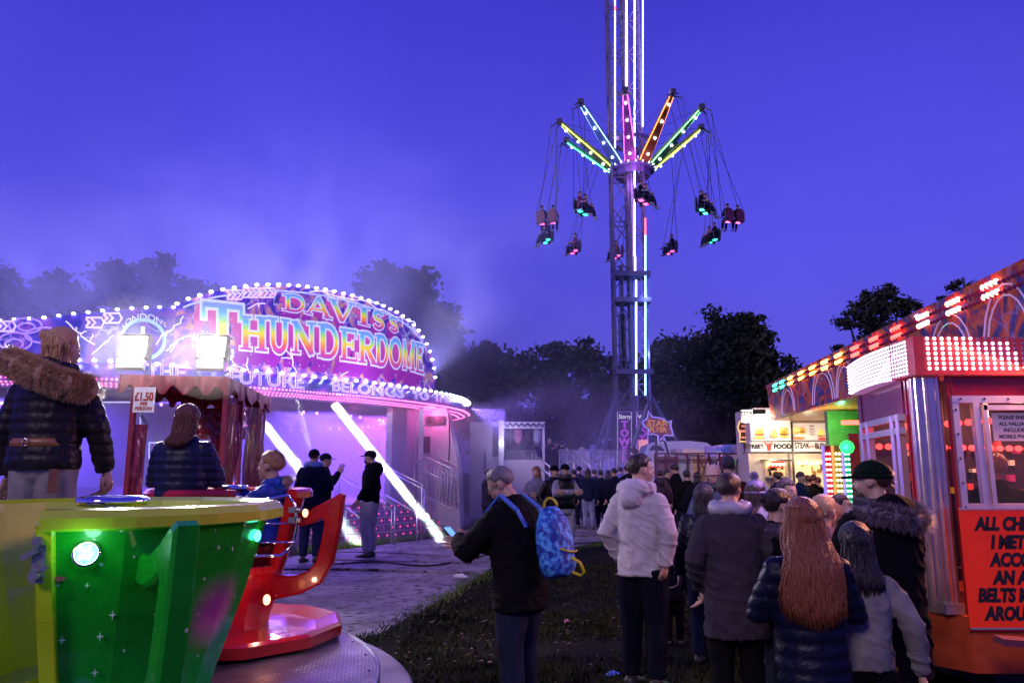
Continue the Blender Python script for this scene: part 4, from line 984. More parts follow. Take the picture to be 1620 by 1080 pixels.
boxpx(1142, 1192, 703, 760, 24.0, 2.2, mat('lilac', (.42, .36, .62), .5), 'body', tr2, True)
mb = MB(); a = at(1136, 712, 23.9); b_ = at(1152, 703, 23.9); mb.loft([[(a.x, y, a.z), (b_.x, y, b_.z), (b_.x, y, b_.z - .3), (a.x + .12, y, a.z - .12)] for y in (23.6, 24.6)]); ch(tr2, mb.build('raised_flap', mat('flap', (.15, .25, .6), .4)))
mb = MB()
for px, y0, y1 in ((1153, 703, 745), (1177, 706, 745)): q_ = at(px, y0, 23.97); mb.bar(q_, at(px, y1, 23.97), .02)
mb.bar(at(1145, 719, 23.97), at(1191, 717, 23.97), .03); ch(tr2, mb.build('panel_trim', M['dark_steel']))
# patterned barrier round a small ride
FB = 23.0
bar_ = thing('barrier_fence', 'dark red barrier with crossed diamond tracery and pale panels', 'barrier', tuple(at(1100, 745, FB).xy) + (0,))
M['red'] = mat('red_paint', (.35, .02, .03), .35, coat=.3); M['dred'] = mat('dark_red_paint', (.16, .02, .04), .45)
zt_ = at(1100, 717, FB).z
mb = MB()
for z in (zt_, zt_ - .18): mb.bar((at(1036, 717, FB).x, FB, z), (at(1172, 717, FB).x, FB, z), .04)
for k in range(9): x = at(1036 + k * 17, 717, FB).x; mb.bar((x, FB, 0), (x, FB, zt_), .05)
for k in range(4, 7):
    x0 = at(1036 + k * 17, 717, FB).x; x1 = at(1053 + k * 17, 717, FB).x; xm = (x0 + x1) / 2
    for f in (-1, 1):
        mb.bar((xm, FB - .02, zt_ - .45), (xm + f * (x1 - x0) / 2, FB - .02, zt_ - .05), .025); mb.bar((xm, FB - .02, zt_ - .45), (xm + f * (x1 - x0) / 2, FB - .02, zt_ - .95), .025)
ch(bar_, mb.build('tracery', M['dred']))
for (x0, x1, c, nm) in ((1038, 1070, (.25, .12, .2), 'panel'), (1072, 1094, (.5, .5, .62), 'panel'), (1095, 1118, (.75, .5, .3), 'panel'), (1119, 1136, (.55, .55, .65), 'panel'), (1137, 1174, (.25, .04, .07), 'panel')):
    a = at(x0, 719, FB + .1); b_ = at(x1, 745, FB + .1); mb = MB(); mb.box(((a.x + b_.x) / 2, FB + .12, a.z / 2), (b_.x - a.x, .04, a.z - .1)); ch(bar_, mb.build(nm, mat('pan', c, .5, stretch=(8, 1, 1) if x0 > 1130 else (1, 1, 1))))
lamp('POINT', at(1106, 735, FB + 1.0), 25, (1, .6, .35), .05, name='stall_light')
# ------------------------------------------------------------------ food truck
FY = 19.0
ft = thing('food_truck', 'brightly lit steak street food truck with burger pictures over its hatches', 'food truck', tuple(at(1250, 745, FY).xy) + (0,))
M['menu'] = glow('menu_panel', (1, .86, .74), .42); M['truck'] = mat('truck_cream', (.72, .62, .52), .45, var=.1)
boxpx(1184, 1330, 717, 830, FY + .1, 2.2, M['truck'], 'body', ft, True)
boxpx(1188, 1330, 669, 697, FY, .12, M['menu'], 'menu_board', ft); boxpx(1188, 1330, 698, 714, FY, .12, glow('name_panel', (.95, .82, .74), .42), 'name_board', ft)
boxpx(1174, 1250, 648, 668, FY, .12, glow('top_board', (1, .95, .9), .8), 'top_board', ft); boxpx(1192, 1330, 645, 716, FY + .14, 1.6, M['truck'], 'canopy_box', ft)
# hatches: lit recesses
M['lit'] = glow('lit_interior', (1, .62, .3), .9)
def hatch(x0, x1, y0, y1):
    a = at(x0, y0, FY + .08); b_ = at(x1, y1, FY + .08); mb = MB()
    mb.add([(a.x, FY + .085, b_.z), (b_.x, FY + .085, b_.z), (b_.x, FY + .085, a.z), (a.x, FY + .085, a.z)], [(0, 1, 2, 3)]); o = ch(ft, mb.build('serving_hatch', M['lit']))
    r = random.Random(x0)
    mb = MB(); cols = [mat('item%d' % i, c, .5) for i, c in enumerate(((.5, .08, .05), (.6, .35, .1), (.15, .1, .08), (.8, .7, .5)))]
    for i in range(16): x = r.uniform(a.x + .05, b_.x - .05); z = r.uniform(b_.z, a.z - .1); mb.box((x, FY + .06, z), (r.uniform(.03, .12), .04, r.uniform(.04, .18)), mat=r.choice(cols))
    ch(ft, mb.build('stock', None)); mb = MB(); mb.box(((a.x + b_.x) / 2, FY - .1, b_.z - .03), (b_.x - a.x + .1, .35, .04)); ch(ft, mb.build('counter', M['white_metal']))
    mb = MB()
    for k in range(5): mb.ell((a.x + (b_.x - a.x) * (k + .5) / 5, FY + .0, a.z - .08), .035, None, 6, 4)
    ch(ft, mb.build('hatch_lamps', glow('warm_bulb', (1, .75, .4), 9)))
hatch(1211, 1242, 729, 752); hatch(1257, 1308, 727, 770)
mb = MB(); a = at(1224, 731, FY); mb.box((at(1231, 734, FY).x, FY + .02, at(1231, 734, FY).z), (.3, .03, .16)); ch(ft, mb.build('red_board', glow('redb', (1, .08, .06), .8)))
mb = MB(); mb.box((at(1226, 728, FY).x, FY - .15, at(1226, 728, FY).z), (.65, .5, .03)); ch(ft, mb.build('hatch_flap', M['steel']))
mb = MB(); mb.bar(at(1252, 667, FY - .02), V((at(1252, 716, FY).x, FY - .02, .3)), .04); mb.bar(at(1188, 697.5, FY - .02), at(1325, 697.5, FY - .02), .02); mb.bar(at(1188, 715, FY - .02), at(1325, 715, FY - .02), .03); ch(ft, mb.build('panel_joint', M['dark_steel']))
M['ink'] = mat('ink', (.02, .02, .025), .5); M['inkred'] = mat('inkred', (.6, .04, .03), .5)
def ftext(b_, px, py, size, m=None, **k): p = at(px, py, FY - .01); return ch(ft, text(b_, m or M['ink'], None, facing(p, (0, -1, 0)), size, extrude=.004, **k))
ftext('STREET', 1194, 706, .135, offset=.008); ftext('FOOD', 1238, 706, .155, offset=.008); ftext('STEAK', 1269, 705, .20, sx=.62, offset=.004); ftext('-HOUSE-', 1287, 706, .09, M['inkred']); ftext('BURGER', 1304, 706, .20, sx=.62, offset=.004); ftext('STEAK', 1184, 654, .14, offset=.006)
c = at(1216, 705.5, FY - .02); u = FY / FPX; mb = MB(); mb.prism([(x * u, y * u) for x, y in [(-4, 2), (-7, 4), (-6, 7), (-4.2, 5), (-3, 4.2), (3, 4.2), (4.2, 5), (6, 7), (7, 4), (4, 2), (3.4, -1), (2.4, -7), (-2.4, -7), (-3.4, -1)]], .01, M=facing(c, (0, -1, 0))); ch(ft, mb.build('bull_emblem', glow('bull', (.8, .05, .03), .5)))
# food pictures
pics = MB(); pm = {k: glow('pic_' + k, c, .65) for k, c in {'bun': (.85, .42, .10), 'bun2': (.95, .6, .2), 'green': (.25, .5, .06), 'red': (.7, .08, .04), 'beef': (.22, .07, .03), 'fry': (1, .72, .15), 'cheese': (1, .6, .05), 'wood': (.45, .2, .08), 'plate': (.9, .88, .8)}.items()}
def blob(px, py, rx, ry, k, o=0): q_ = at(px, py, FY - .012 - o * .004); mb = pics; mb.ell(q_, (rx * u, .004, ry * u), None, 14, 8, mat=pm[k])
def burger(px, py, s):
    blob(px, py - 5 * s, 7 * s, 4 * s, 'bun', 1); blob(px, py + 6 * s, 7 * s, 3 * s, 'bun', 1); blob(px, py + 2.5 * s, 7.5 * s, 2 * s, 'beef', 3); blob(px, py, 8 * s, 1.4 * s, 'cheese', 4); blob(px, py - 1.6 * s, 7.5 * s, 1.2 * s, 'green', 4); blob(px + 1, py - .5 * s, 4 * s, 1 * s, 'red', 5); blob(px - 2, py - 6 * s, 3 * s, 1.4 * s, 'bun2', 5)
def fries(px, py, s):
    r = random.Random(int(px))
    for i in range(16): a = at(px + r.uniform(-6, 6) * s, py + r.uniform(-5, 4) * s, FY - .02 - i * .001); an = r.uniform(-.9, .9); pics.box(a, (.02 * s, .004, .10 * s), M=Matrix.Rotation(an, 3, 'Y'), mat=pm['fry'])
    blob(px, py + 5 * s, 7 * s, 3 * s, 'wood', 0)
burger(1201, 684, 1.1); fries(1223, 685, 1); burger(1240, 684, .95); fries(1258, 680, .8); burger(1269, 681, .65); fries(1299, 684, .9); burger(1310, 686, .6); blob(1201, 693, 12, 2, 'wood'); blob(1262, 693, 12, 2, 'wood'); blob(1302, 694, 9, 2, 'red')
ch(ft, pics.build('food_pictures', None))
q_ = at(1284, 680, FY - .02); mb = MB()
for k in range(4): mb.box(q_ + V((0, 0, .1 - k * .07)), (.13 - .02 * (k % 2), .004, .02))
ch(ft, mb.build('price_list', mat('pl', (.5, .35, .4), .5)))
mb = MB()
for px in (1196, 1206): q_ = at(px, 651, FY - .5); mb.box(q_, (.14, .1, .1)); mb.bar(q_, q_ + V((0, .6, .02)), .02)
ch(ft, mb.build('flood_housing', M['black']))
lamp('AREA', at(1201, 652, FY - .5) - V((0, -.02, .07)), 26, (1, .85, .7), .25, target=at(1215, 690, FY), name='truck_flood')
lamp('POINT', at(1225, 722, FY - .5), 14, (1, .72, .45), .04, name='hatch_light'); lamp('POINT', at(1282, 722, FY - .5), 20, (1, .72, .45), .04, name='hatch_light')
# ------------------------------------------------------------------ teacup ride: turntable, cups
def plate_mat():
    m, t, b = newmat('tread_plate'); N = t.nodes; L = t.links
    tc = N.new('ShaderNodeTexCoord'); mp = N.new('ShaderNodeMapping'); mp.inputs['Rotation'].default_value = (0, 0, .6); L.new(tc.outputs['Object'], mp.inputs[0])
    def wave(rot):
        m2 = N.new('ShaderNodeMapping'); m2.inputs['Rotation'].default_value = (0, 0, rot); L.new(mp.outputs[0], m2.inputs[0])
        s = N.new('ShaderNodeSeparateXYZ'); L.new(m2.outputs[0], s.inputs[0]); return s
    def sn(sock, k, ph=0):
        a = N.new('ShaderNodeMath'); a.operation = 'MULTIPLY_ADD'; a.inputs[1].default_value = k; a.inputs[2].default_value = ph; L.new(sock, a.inputs[0])
        c = N.new('ShaderNodeMath'); c.operation = 'SINE'; L.new(a.outputs[0], c.inputs[0]); return c.outputs[0]
    s = wave(0); A = sn(s.outputs[0], 85); B = sn(s.outputs[1], 85)
    mu = N.new('ShaderNodeMath'); mu.operation = 'MULTIPLY'; L.new(A, mu.inputs[0]); L.new(B, mu.inputs[1])
    ab = N.new('ShaderNodeMath'); ab.operation = 'ABSOLUTE'; L.new(mu.outputs[0], ab.inputs[0])
    mr = N.new('ShaderNodeMapRange'); mr.inputs[1].default_value = .3; mr.inputs[2].default_value = .6; L.new(ab.outputs[0], mr.inputs[0])
    bp = N.new('ShaderNodeBump'); bp.inputs['Strength'].default_value = .9; bp.inputs['Distance'].default_value = .012; L.new(mr.outputs[0], bp.inputs['Height']); L.new(bp.outputs[0], b.inputs['Normal'])
    n = N.new('ShaderNodeTexNoise'); n.inputs['Scale'].default_value = 2.5; n.inputs['Detail'].default_value = 6; L.new(tc.outputs['Object'], n.inputs[0])
    r = N.new('ShaderNodeValToRGB'); r.color_ramp.elements[0].position = .35; r.color_ramp.elements[0].color = (.18, .16, .18, 1); r.color_ramp.elements[1].position = .65; r.color_ramp.elements[1].color = (.5, .47, .5, 1)
    L.new(n.outputs[0], r.inputs[0])
    mx = N.new('ShaderNodeMix'); mx.data_type = 'RGBA'; mx.blend_type = 'MULTIPLY'; mx.inputs[0].default_value = .6; L.new(r.outputs[0], mx.inputs[6]); 
    r2 = N.new('ShaderNodeMapRange'); r2.inputs[3].default_value = .35; L.new(mr.outputs[0], r2.inputs[0]); L.new(r2.outputs[0], mx.inputs[7])
    L.new(mx.outputs[2], b.inputs['Base Color']); b.inputs['Metallic'].default_value = .75; b.inputs['Roughness'].default_value = .38
    return m
M['plate'] = plate_mat()
PC = V((-4.0, 5.0)); PR = 3.12; PZ0 = .22
tt = thing('teacup_turntable', 'round metal tread plate turntable carrying the green and the red teacup', 'fairground ride', (PC.x, PC.y, 0))
mb = MB(); mb.lathe([(.1, PZ0), (PR, PZ0)], (0, 0, 0), 96); o = mb.build('tread_plate', M['plate'], tt)
mb = MB(); mb.lathe([(PR, PZ0), (PR + .015, PZ0 + .012), (PR + .03, PZ0), (PR + .03, PZ0 - .09), (PR - .02, PZ0 - .1)], (0, 0, 0), 96); mb.build('rim', M['steel'], tt, smooth=True)
mb = MB(); mb.lathe([(PR - .05, .10), (PR + .24, .10), (PR + .26, .09), (PR + .26, 0)], (0, 0, 0), 96); mb.build('step_ring', M['plate'], tt)
r = random.Random(2); mb = MB()
for k in range(40): a = k * 2 * pi / 40; mb.ell((PR * .985 * cos(a), PR * .985 * sin(a), PZ0 + .004), (.012, .012, .006), None, 6, 4)
mb.build('bolts', M['chrome'], tt)
mb = MB(); mb.lathe([(.05, .71), (1.68, .71), (1.70, .69), (1.70, PZ0)], (0, 0, 0), 40); mb.build('hub_deck', M['plate'], tt)

def starmat(name, c, c2, starc=(.85, .9, .8), blush=None):
    """glossy airbrushed cup paint: soft clouds and small star specks"""
    m, t, b = newmat(name); N = t.nodes; L = t.links; tc = N.new('ShaderNodeTexCoord')
    n = N.new('ShaderNodeTexNoise'); n.inputs['Scale'].default_value = 3.2; n.inputs['Detail'].default_value = 3; L.new(tc.outputs['Object'], n.inputs[0])
    r = N.new('ShaderNodeValToRGB'); e = r.color_ramp.elements; e[0].position = .45; e[0].color = (*c, 1); e[1].position = .60; e[1].color = (*c, 1)
    e.new(.66).color = (*c2, 1); e.new(.72).color = tuple(x * .6 + .3 for x in c2) + (1,)
    L.new(n.outputs[0], r.inputs[0])
    vo = N.new('ShaderNodeTexVoronoi'); vo.inputs['Scale'].default_value = 9; L.new(tc.outputs['Object'], vo.inputs['Vector'])
    sm = N.new('ShaderNodeMapRange'); sm.inputs[1].default_value = .035; sm.inputs[2].default_value = .09; sm.inputs[3].default_value = 1; sm.inputs[4].default_value = 0; L.new(vo.outputs['Distance'], sm.inputs[0])
    mx = N.new('ShaderNodeMix'); mx.data_type = 'RGBA'; L.new(sm.outputs[0], mx.inputs[0]); L.new(r.outputs[0], mx.inputs[6]); mx.inputs[7].default_value = (*starc, 1)
    fin = mx.outputs[2]
    gn = N.new('ShaderNodeTexNoise'); gn.inputs['Scale'].default_value = 14; gn.inputs['Detail'].default_value = 8; gn.inputs['Roughness'].default_value = .8; L.new(tc.outputs['Object'], gn.inputs[0])
    gr = N.new('ShaderNodeMapRange'); gr.inputs[1].default_value = .35; gr.inputs[2].default_value = .6; gr.inputs[3].default_value = .55; gr.inputs[4].default_value = 1; L.new(gn.outputs[0], gr.inputs[0])
    gm_ = N.new('ShaderNodeMix'); gm_.data_type = 'RGBA'; gm_.blend_type = 'MULTIPLY'; gm_.inputs[0].default_value = .5; L.new(fin, gm_.inputs[6]); L.new(gr.outputs[0], gm_.inputs[7]); fin = gm_.outputs[2]
    rg = N.new('ShaderNodeMapRange'); rg.inputs[3].default_value = .42; rg.inputs[4].default_value = .14; L.new(gn.outputs[0], rg.inputs[0]); L.new(rg.outputs[0], b.inputs['Roughness'])
    if blush:
        vd = N.new('ShaderNodeVectorMath'); vd.operation = 'DISTANCE'; L.new(tc.outputs['Object'], vd.inputs[0]); vd.inputs[1].default_value = blush[0]
        bm_ = N.new('ShaderNodeMapRange'); bm_.interpolation_type = 'SMOOTHSTEP'; bm_.inputs[1].default_value = blush[1] * .15; bm_.inputs[2].default_value = blush[1]; bm_.inputs[3].default_value = 1; bm_.inputs[4].default_value = 0; L.new(vd.outputs['Value'], bm_.inputs[0])
        m3 = N.new('ShaderNodeMix'); m3.data_type = 'RGBA'; L.new(bm_.outputs[0], m3.inputs[0]); L.new(fin, m3.inputs[6])
        r3 = N.new('ShaderNodeValToRGB'); r3.color_ramp.elements[0].position = .4; r3.color_ramp.elements[0].color = (.34, .06, .26, 1); r3.color_ramp.elements[1].position = .62; r3.color_ramp.elements[1].color = (.75, .22, .50, 1); L.new(n.outputs[0], r3.inputs[0]); L.new(r3.outputs[0], m3.inputs[7]); fin = m3.outputs[2]
    L.new(fin, b.inputs['Base Color']); b.inputs['Coat Weight'].default_value = .8; b.inputs['Coat Roughness'].default_value = .06
    return m
M['red_cup'] = starmat('red_cup_paint', (.55, .008, .01), (.62, .03, .03), (.9, .6, .55))
M['lime'] = mat('lime_gelcoat', (.56, .76, .02), .25, var=.12, scale=3, coat=.6)
M['red_in'] = mat('red_gelcoat', (.60, .02, .02), .25, var=.15, coat=.6)
CPROF = [(.40, 0), (.42, .1), (.50, .35), (.60, .62), (.66, .82), (.69, .93)]  # radius, height above the cup foot
def teacup(label, c, rz, paint, inner, door, handle, zf=.27, zt=1.42, R=.75, gate=None, facets=16, zdf=.30, saucer=True, sc_mat=None):
    t = thing('teacup', label, 'teacup', (c[0], c[1], PZ0), rz)
    z0 = zf - PZ0 + .03; H = zt - PZ0 - z0 - .06; k = R / .75
    th = lambda i: 2 * pi * i / facets
    d0, d1 = door
    def inside(i): a = (i + .5) % facets; return d0 <= a <= d1
    def wallring(dr, r_, z, i): return V(((r_ + dr) * k * cos(th(i)), (r_ + dr) * k * sin(th(i)), z))
    out = MB(); inn = MB(); prof = [(r_, z0 + z / .93 * H) for r_, z in CPROF]
    zd = z0 + H * zdf
    for i in range(facets):
        for (r0, za), (r1, zb) in zip(prof[:-1], prof[1:]):
            if inside(i):
                if za >= zd - 1e-6: continue
                if zb > zd: r1 = r0 + (r1 - r0) * (zd - za) / (zb - za); zb = zd
            out.add([wallring(0, r0, za, i), wallring(0, r0, za, i + 1), wallring(0, r1, zb, i + 1), wallring(0, r1, zb, i)], [(0, 1, 2, 3)])
            inn.add([wallring(-.05, r0, za, i), wallring(-.05, r0, za, i + 1), wallring(-.05, r1, zb, i + 1), wallring(-.05, r1, zb, i)], [(3, 2, 1, 0)])
    # moulded ribs between the facets
    o = out.build('cup_body', paint, t); 
    # bench and floor
    inn.lathe([(.02, z0 + .12), (.28 * k, z0 + .12), (.29 * k, z0 + .34), (.45 * k, z0 + .36), (.49 * k, z0 + .50), (.575 * k, z0 + .80)], (0, 0, 0), facets * 2, a0=th(d1), a1=th(d0) + 2 * pi)
    inn.lathe([(.02, z0 + .10), (.38 * k, z0 + .10)], (0, 0, 0), facets)
    inn.build('cup_lining', inner, t)
    # rolled rim, interrupted by the doorway
    n = 48; a0, a1 = th(d1), th(d0) + 2 * pi; rim = MB(); rings = []
    for i in range(n + 1):
        a = a0 + (a1 - a0) * i / n; f = R * (cos(pi / facets) / cos(((a) % (2 * pi / facets)) - pi / facets))
        rings.append([(cos(a) * (f + dr), sin(a) * (f + dr), z0 + H + dz) for dr, dz in ((-.10, -.01), (-.09, .035), (-.05, .052), (-.01, .048), (.010, .02), (.010, -.020), (-.03, -.030))])
    rim.loft(rings); rim.build('rim', inner, t)
    # door frame lip
    lip = MB()
    L_ = []
    for (i, rev) in ((d1, 0), (d0, 1)):
        pts = [V(((r_ + .005) * k * cos(th(i)), (r_ + .005) * k * sin(th(i)), z)) for r_, z in prof if z >= zd - .01]
        rb = None
        for (r0, za), (r1, zb) in zip(prof[:-1], prof[1:]):
            if za <= zd <= zb: rb = r0 + (r1 - r0) * (zd - za) / (zb - za)
        pts = [V(((rb + .005) * k * cos(th(i)), (rb + .005) * k * sin(th(i)), zd))] + pts
        L_.append((pts, rb))
    sill = [V(((L_[0][1] + .005) * k * cos(th(d0 + (d1 - d0) * j / 6)), (L_[0][1] + .005) * k * sin(th(d0 + (d1 - d0) * j / 6)), zd)) for j in range(7)]
    path = list(reversed(L_[1][0])) + sill + L_[0][0]
    for a, b_ in zip(path[:-1], path[1:]):
        if (b_ - a).length > 1e-4: lip.bar(a, b_, .055, .055, up=V((0, 0, 1)) if abs((b_ - a).normalized().z) < .8 else V((a.x, a.y, 0)).normalized())
    lip.build('door_frame', inner, t)
    if handle is not None:
        ha = th(handle); rd = V((cos(ha), sin(ha), 0)); sd = V((-sin(ha), cos(ha), 0))
        def rr(z): 
            for (r0, za), (r1, zb) in zip(prof[:-1], prof[1:]):
                if za <= z <= zb: return (r0 + (r1 - r0) * (z - za) / (zb - za)) * k
            return prof[-1][0] * k
        zt_ = z0 + H
        outl = [(rr(zt_ - .09) - .04, zt_ - .12), (rr(zt_ - .09) + .06, zt_ - .13), (R + .14, zt_ - .06), (R + .27, zt_ + .015), (R + .30, zt_ - .0), (R + .27, zt_ - .28), (R + .22, zt_ - .55), (R + .14, zt_ - .70), (R - .02, zt_ - .78), (rr(z0 + .25) - .03, z0 + .22)]
        inl = [(rr(zt_ - .25) - .03, zt_ - .24), (rr(zt_ - .25) + .07, zt_ - .25), (R + .07, zt_ - .22), (R + .13, zt_ - .19), (R + .15, zt_ - .22), (R + .13, zt_ - .36), (R + .09, zt_ - .53), (R + .03, zt_ - .60), (R - .07, zt_ - .64), (rr(z0 + .38) - .03, z0 + .42)]
        hm = MB(); W = .048
        rings = []
        for (a, za), (b_, zb) in zip(outl, inl):
            ce = []
            for w_, f in ((-W, .12), (-W, .88), (-W * .75, 1), (W * .75, 1), (W, .88), (W, .12), (W * .75, 0), (-W * .75, 0)):
                q_ = (a + (b_ - a) * f, za + (zb - za) * f); ce.append(rd * q_[0] + sd * (w_) + V((0, 0, q_[1])))
            rings.append(ce)
        hm.loft(rings); hm.build('handle', paint if handle_mat is None else handle_mat, t)
    # foot and saucer
    if saucer:
        sm = MB(); sm.lathe([(.02, z0 + .04), (.40 * k, z0 + .03), (.85 * k, z0 - .0), (1.05 * k, z0 + .05), (1.09 * k, z0 + .03), (1.08 * k, z0 - .05), (.95 * k, z0 - .075), (.2, z0 - .08)], (0, 0, 0), 12); sm.build('saucer', sc_mat or paint, t)
    # steering wheel
    wm = MB(); zt_ = z0 + H + .055
    wm.tube([(.135 * k * cos(a * pi / 16), .135 * k * sin(a * pi / 16), zt_) for a in range(32)], .022, 8, closed=True); wm.lathe([(.01, zt_ + .012), (.13 * k, zt_ + .005), (.13 * k, zt_ - .01)], (0, 0, 0), 32); wm.cyl((0, 0, z0 + .1), (0, 0, zt_), .04, n=12)
    wm.build('steering_wheel', M['chrome'], t, smooth=True)
    return t, z0, H, k
handle_mat = None
GC = V(((192 - 810) / FPX * 3.6, 3.6)); RC2 = V(((374 - 810) / FPX * 6.5, 6.5))
# green cup: facets of 22.5 degrees, counted anticlockwise from +x (camera looks along +y)
def cupface(px, py, c, R, out=.0):
    """point on a round cup (centre c) met by the ray through px,py; R(z) radius"""
    best = None; Y = c.y - 1.0
    for i in range(400):
        p = at(px, py, Y + i * .003); r_ = sqrt((p.x - c.x) ** 2 + (p.y - c.y) ** 2)
        if r_ <= R(p.z) + out: return p
    return p
def cR(z):
    zz = (z - .30) / (1.42 - .36) * .93; pr = CPROF
    for (r0, a), (r1, b_) in zip(pr[:-1], pr[1:]):
        if zz <= b_: return r0 + (r1 - r0) * (zz - a) / (b_ - a)
    return .69
bl_ = Matrix.Rotation(-radians(10.5), 3, 'Z') @ (cupface(346, 965, GC, cR) - V((GC.x, GC.y, PZ0)))
M['green_cup'] = starmat('green_cup_paint', (.008, .40, .02), (.05, .42, .16), blush=(bl_, .20))
gt, gz, gh, gk = teacup('green teacup with lime rim and open doorway, nearest to the camera', GC, radians(9.0), M['green_cup'], M['lime'], (9, 12), 13.4)
def cupchild(root, o): o.parent = root; o.matrix_parent_inverse = (Matrix.Translation(root.location) @ root.rotation_euler.to_matrix().to_4x4()).inverted(); return o
def disc(p, n, r, h, mb, seg=20, mat=None): n = V(n).normalized(); mb.tube([p, p + n * h], r, seg, mat)
p = cupface(137, 876, GC, cR); n = (V((p.x - GC.x, p.y - GC.y, .15))).normalized()
mb = MB(); a, b_ = frame(n); mb.tube([p + n * .012 + (a * cos(k * pi / 12) + b_ * sin(k * pi / 12)) * .042 for k in range(24)], .008, 8, closed=True); cupchild(gt, mb.build('lamp_bezel', M['chrome'], smooth=True))
mb = MB(); mb.ell(p + n * .008, (.037, .037, .037), None, 20, 10); lo_ = cupchild(gt, mb.build('round_lamp', glow('lamp_cyan', (.2, 1, .7), 2.2), smooth=True))
mb = MB(); r_ = random.Random(4)
for k in range(14): q_ = p + n * .041 + a * r_.uniform(-.024, .024) + b_ * r_.uniform(-.024, .024); mb.ell(q_, .006, None, 6, 4)
cupchild(gt, mb.build('lamp_diodes', M['bulb']))
lamp('POINT', p + n * .12, .5, (.4, 1, .8), .03, name='cup_lamp')
p = cupface(407, 847, GC, cR); mb = MB(); mb.ell(p, (.016, .016, .026)); cupchild(gt, mb.build('side_lamp', M['bulb_green'], smooth=True))
# pale star shapes painted on the green cup
mb = MB(); r_ = random.Random(8)
spots = [(250, 970, 9), (178, 972, 6), (98, 1012, 6), (158, 1006, 6), (150, 1063, 6), (138, 925, 4), (224, 923, 4), (231, 904, 3), (212, 880, 3), (196, 1028, 3), (345, 865, 5), (367, 868, 4), (386, 830, 5), (340, 838, 3), (252, 1052, 5), (270, 860, 4)]
for px, py, s in spots:
    p = cupface(px, py, GC, cR, .004); n = V((p.x - GC.x, p.y - GC.y, 0)).normalized(); F0 = facing(p + n * .002, n)
    poly = [((s * 3.0 if i % 2 == 0 else s * .8) / FPX * (1 if i % 4 == 0 else .7) * 1.3 * cos(i * pi / 4 + pi / 2), (s * 3.0 if i % 2 == 0 else s * .8) / FPX * 1.3 * sin(i * pi / 4 + pi / 2)) for i in range(8)]
    mb.prism(poly, .0015, M=F0)
cupchild(gt, mb.build('star_motif', mat('star_paint', (.55, .75, .6), .3)))
# latch on the door frame and small badge
p = cupface(62, 882, GC, cR, .04); n = V((p.x - GC.x, p.y - GC.y, 0)).normalized(); a, b_ = frame(n)
mb = MB(); mb.bar(p - b_ * .09, p + b_ * .09, .045, .014, up=n); mb.bar(p + n * .02 + b_ * .03, p + n * .02 + a * .05, .02); mb.bar(p + n * .02 - b_ * .02, p + n * .02 - a * .04 - b_ * .035, .016); mb.cyl(p - b_ * .06, p - b_ * .06 + n * .04, .018); mb.cyl(p + b_ * .06, p + b_ * .06 + n * .035, .018); cupchild(gt, mb.build('door_latch', M['steel']))
p = cupface(94, 915, GC, cR, .006); n = V((p.x - GC.x, p.y - GC.y, 0)).normalized(); mb = MB(); F0 = facing(p, n); mb.prism([(.022 * cos(k * pi / 8), .009 * sin(k * pi / 8)) for k in range(16)], .004, M=F0); cupchild(gt, mb.build('maker_badge', mat('badge', (.5, .1, .1), .3)))
# red cup
rt, rz_, rh, rk = teacup('red teacup with looped handle and chrome gate, boy riding inside', RC2, radians(0), M['red_cup'], M['red_in'], (13, 15), 15.85, zdf=.46, R=.66, sc_mat=M['red_in'])
# chrome gate over its doorway
gpts = [(398, 795, 5.86), (455, 783, 5.93), (466, 797, 5.96), (470, 830, 5.98), (463, 862, 6.0), (445, 878, 5.95), (396, 880, 5.9)]
mb = MB(); pts = [at(*q_) for q_ in gpts]; sm = cat_rom([tuple(p) for p in pts], 5, closed=False) if False else pts
mb.tube(sm, .012, 8); 
for y in (828, 858): mb.tube([at(402, y, 5.88), at(466, y - 1, 5.96)], .008, 6)
cupchild(rt, mb.build('gate', M['chrome'], smooth=True))
mb = MB()
for y in (806, 822): p = at(463, y, 5.94); mb.box(p, (.05, .06, .04)); mb.cyl(p, p + V((.06, 0, 0)), .018)
cupchild(rt, mb.build('gate_hinge', M['steel']))
for px, py, s in ((483, 811, .022), (422, 948, .028)):
    p = at(px, py, 5.86 if py < 900 else 6.02); mb = MB(); mb.ell(p, (s, s, s * 1.4), None, 10, 6); cupchild(rt, mb.build('cup_lamp', glow('cup_amber', (1, .35, .15), 5), smooth=True))
p = at(428, 947, 5.9); lamp('POINT', p, 2.2, (1, .4, .25), .02, name='cup_lamp')
# ------------------------------------------------------------------ ticket hut with canvas top and two floodlights
HY = 9.0
hut = thing('ticket_hut', 'small red canvas topped ticket hut with clear curtains and two floodlights', 'kiosk', (-3.9, HY + 1.3, 0))
M['canvas'] = mat('red_canvas', (.50, .06, .08), .5, var=.2, scale=3, bump=.15, bscale=12); M['hutred'] = mat('hut_red', (.34, .03, .03), .3, coat=.4)
FLc = at(190, 592, HY); FRc = at(362, 596, HY); BRc = at(428, 630, HY + 2.7); BLc = BRc + (FLc - FRc)
zt_ = FRc.z; hb = .23
def valance(a, b_, n, inward):
    mb = MB(); N = n * 12; top = []; bot = []
    for i in range(N + 1):
        p = a.lerp(b_, i / N); w_ = .012 * sin(i * 1.3) ; o_ = inward * w_
        top.append(p); bot.append(p + V((0, 0, -.17 - .055 * cos(i / 12 * 2 * pi))) + o_)
    mid = [t_.lerp(q_, .5) + inward * .01 * sin(i * .9) for i, (t_, q_) in enumerate(zip(top, bot))]
    mb.loft([top, mid, bot], closed=False, cap=False); return ch(hut, mb.build('canopy_valance', M['canvas'], smooth=True))
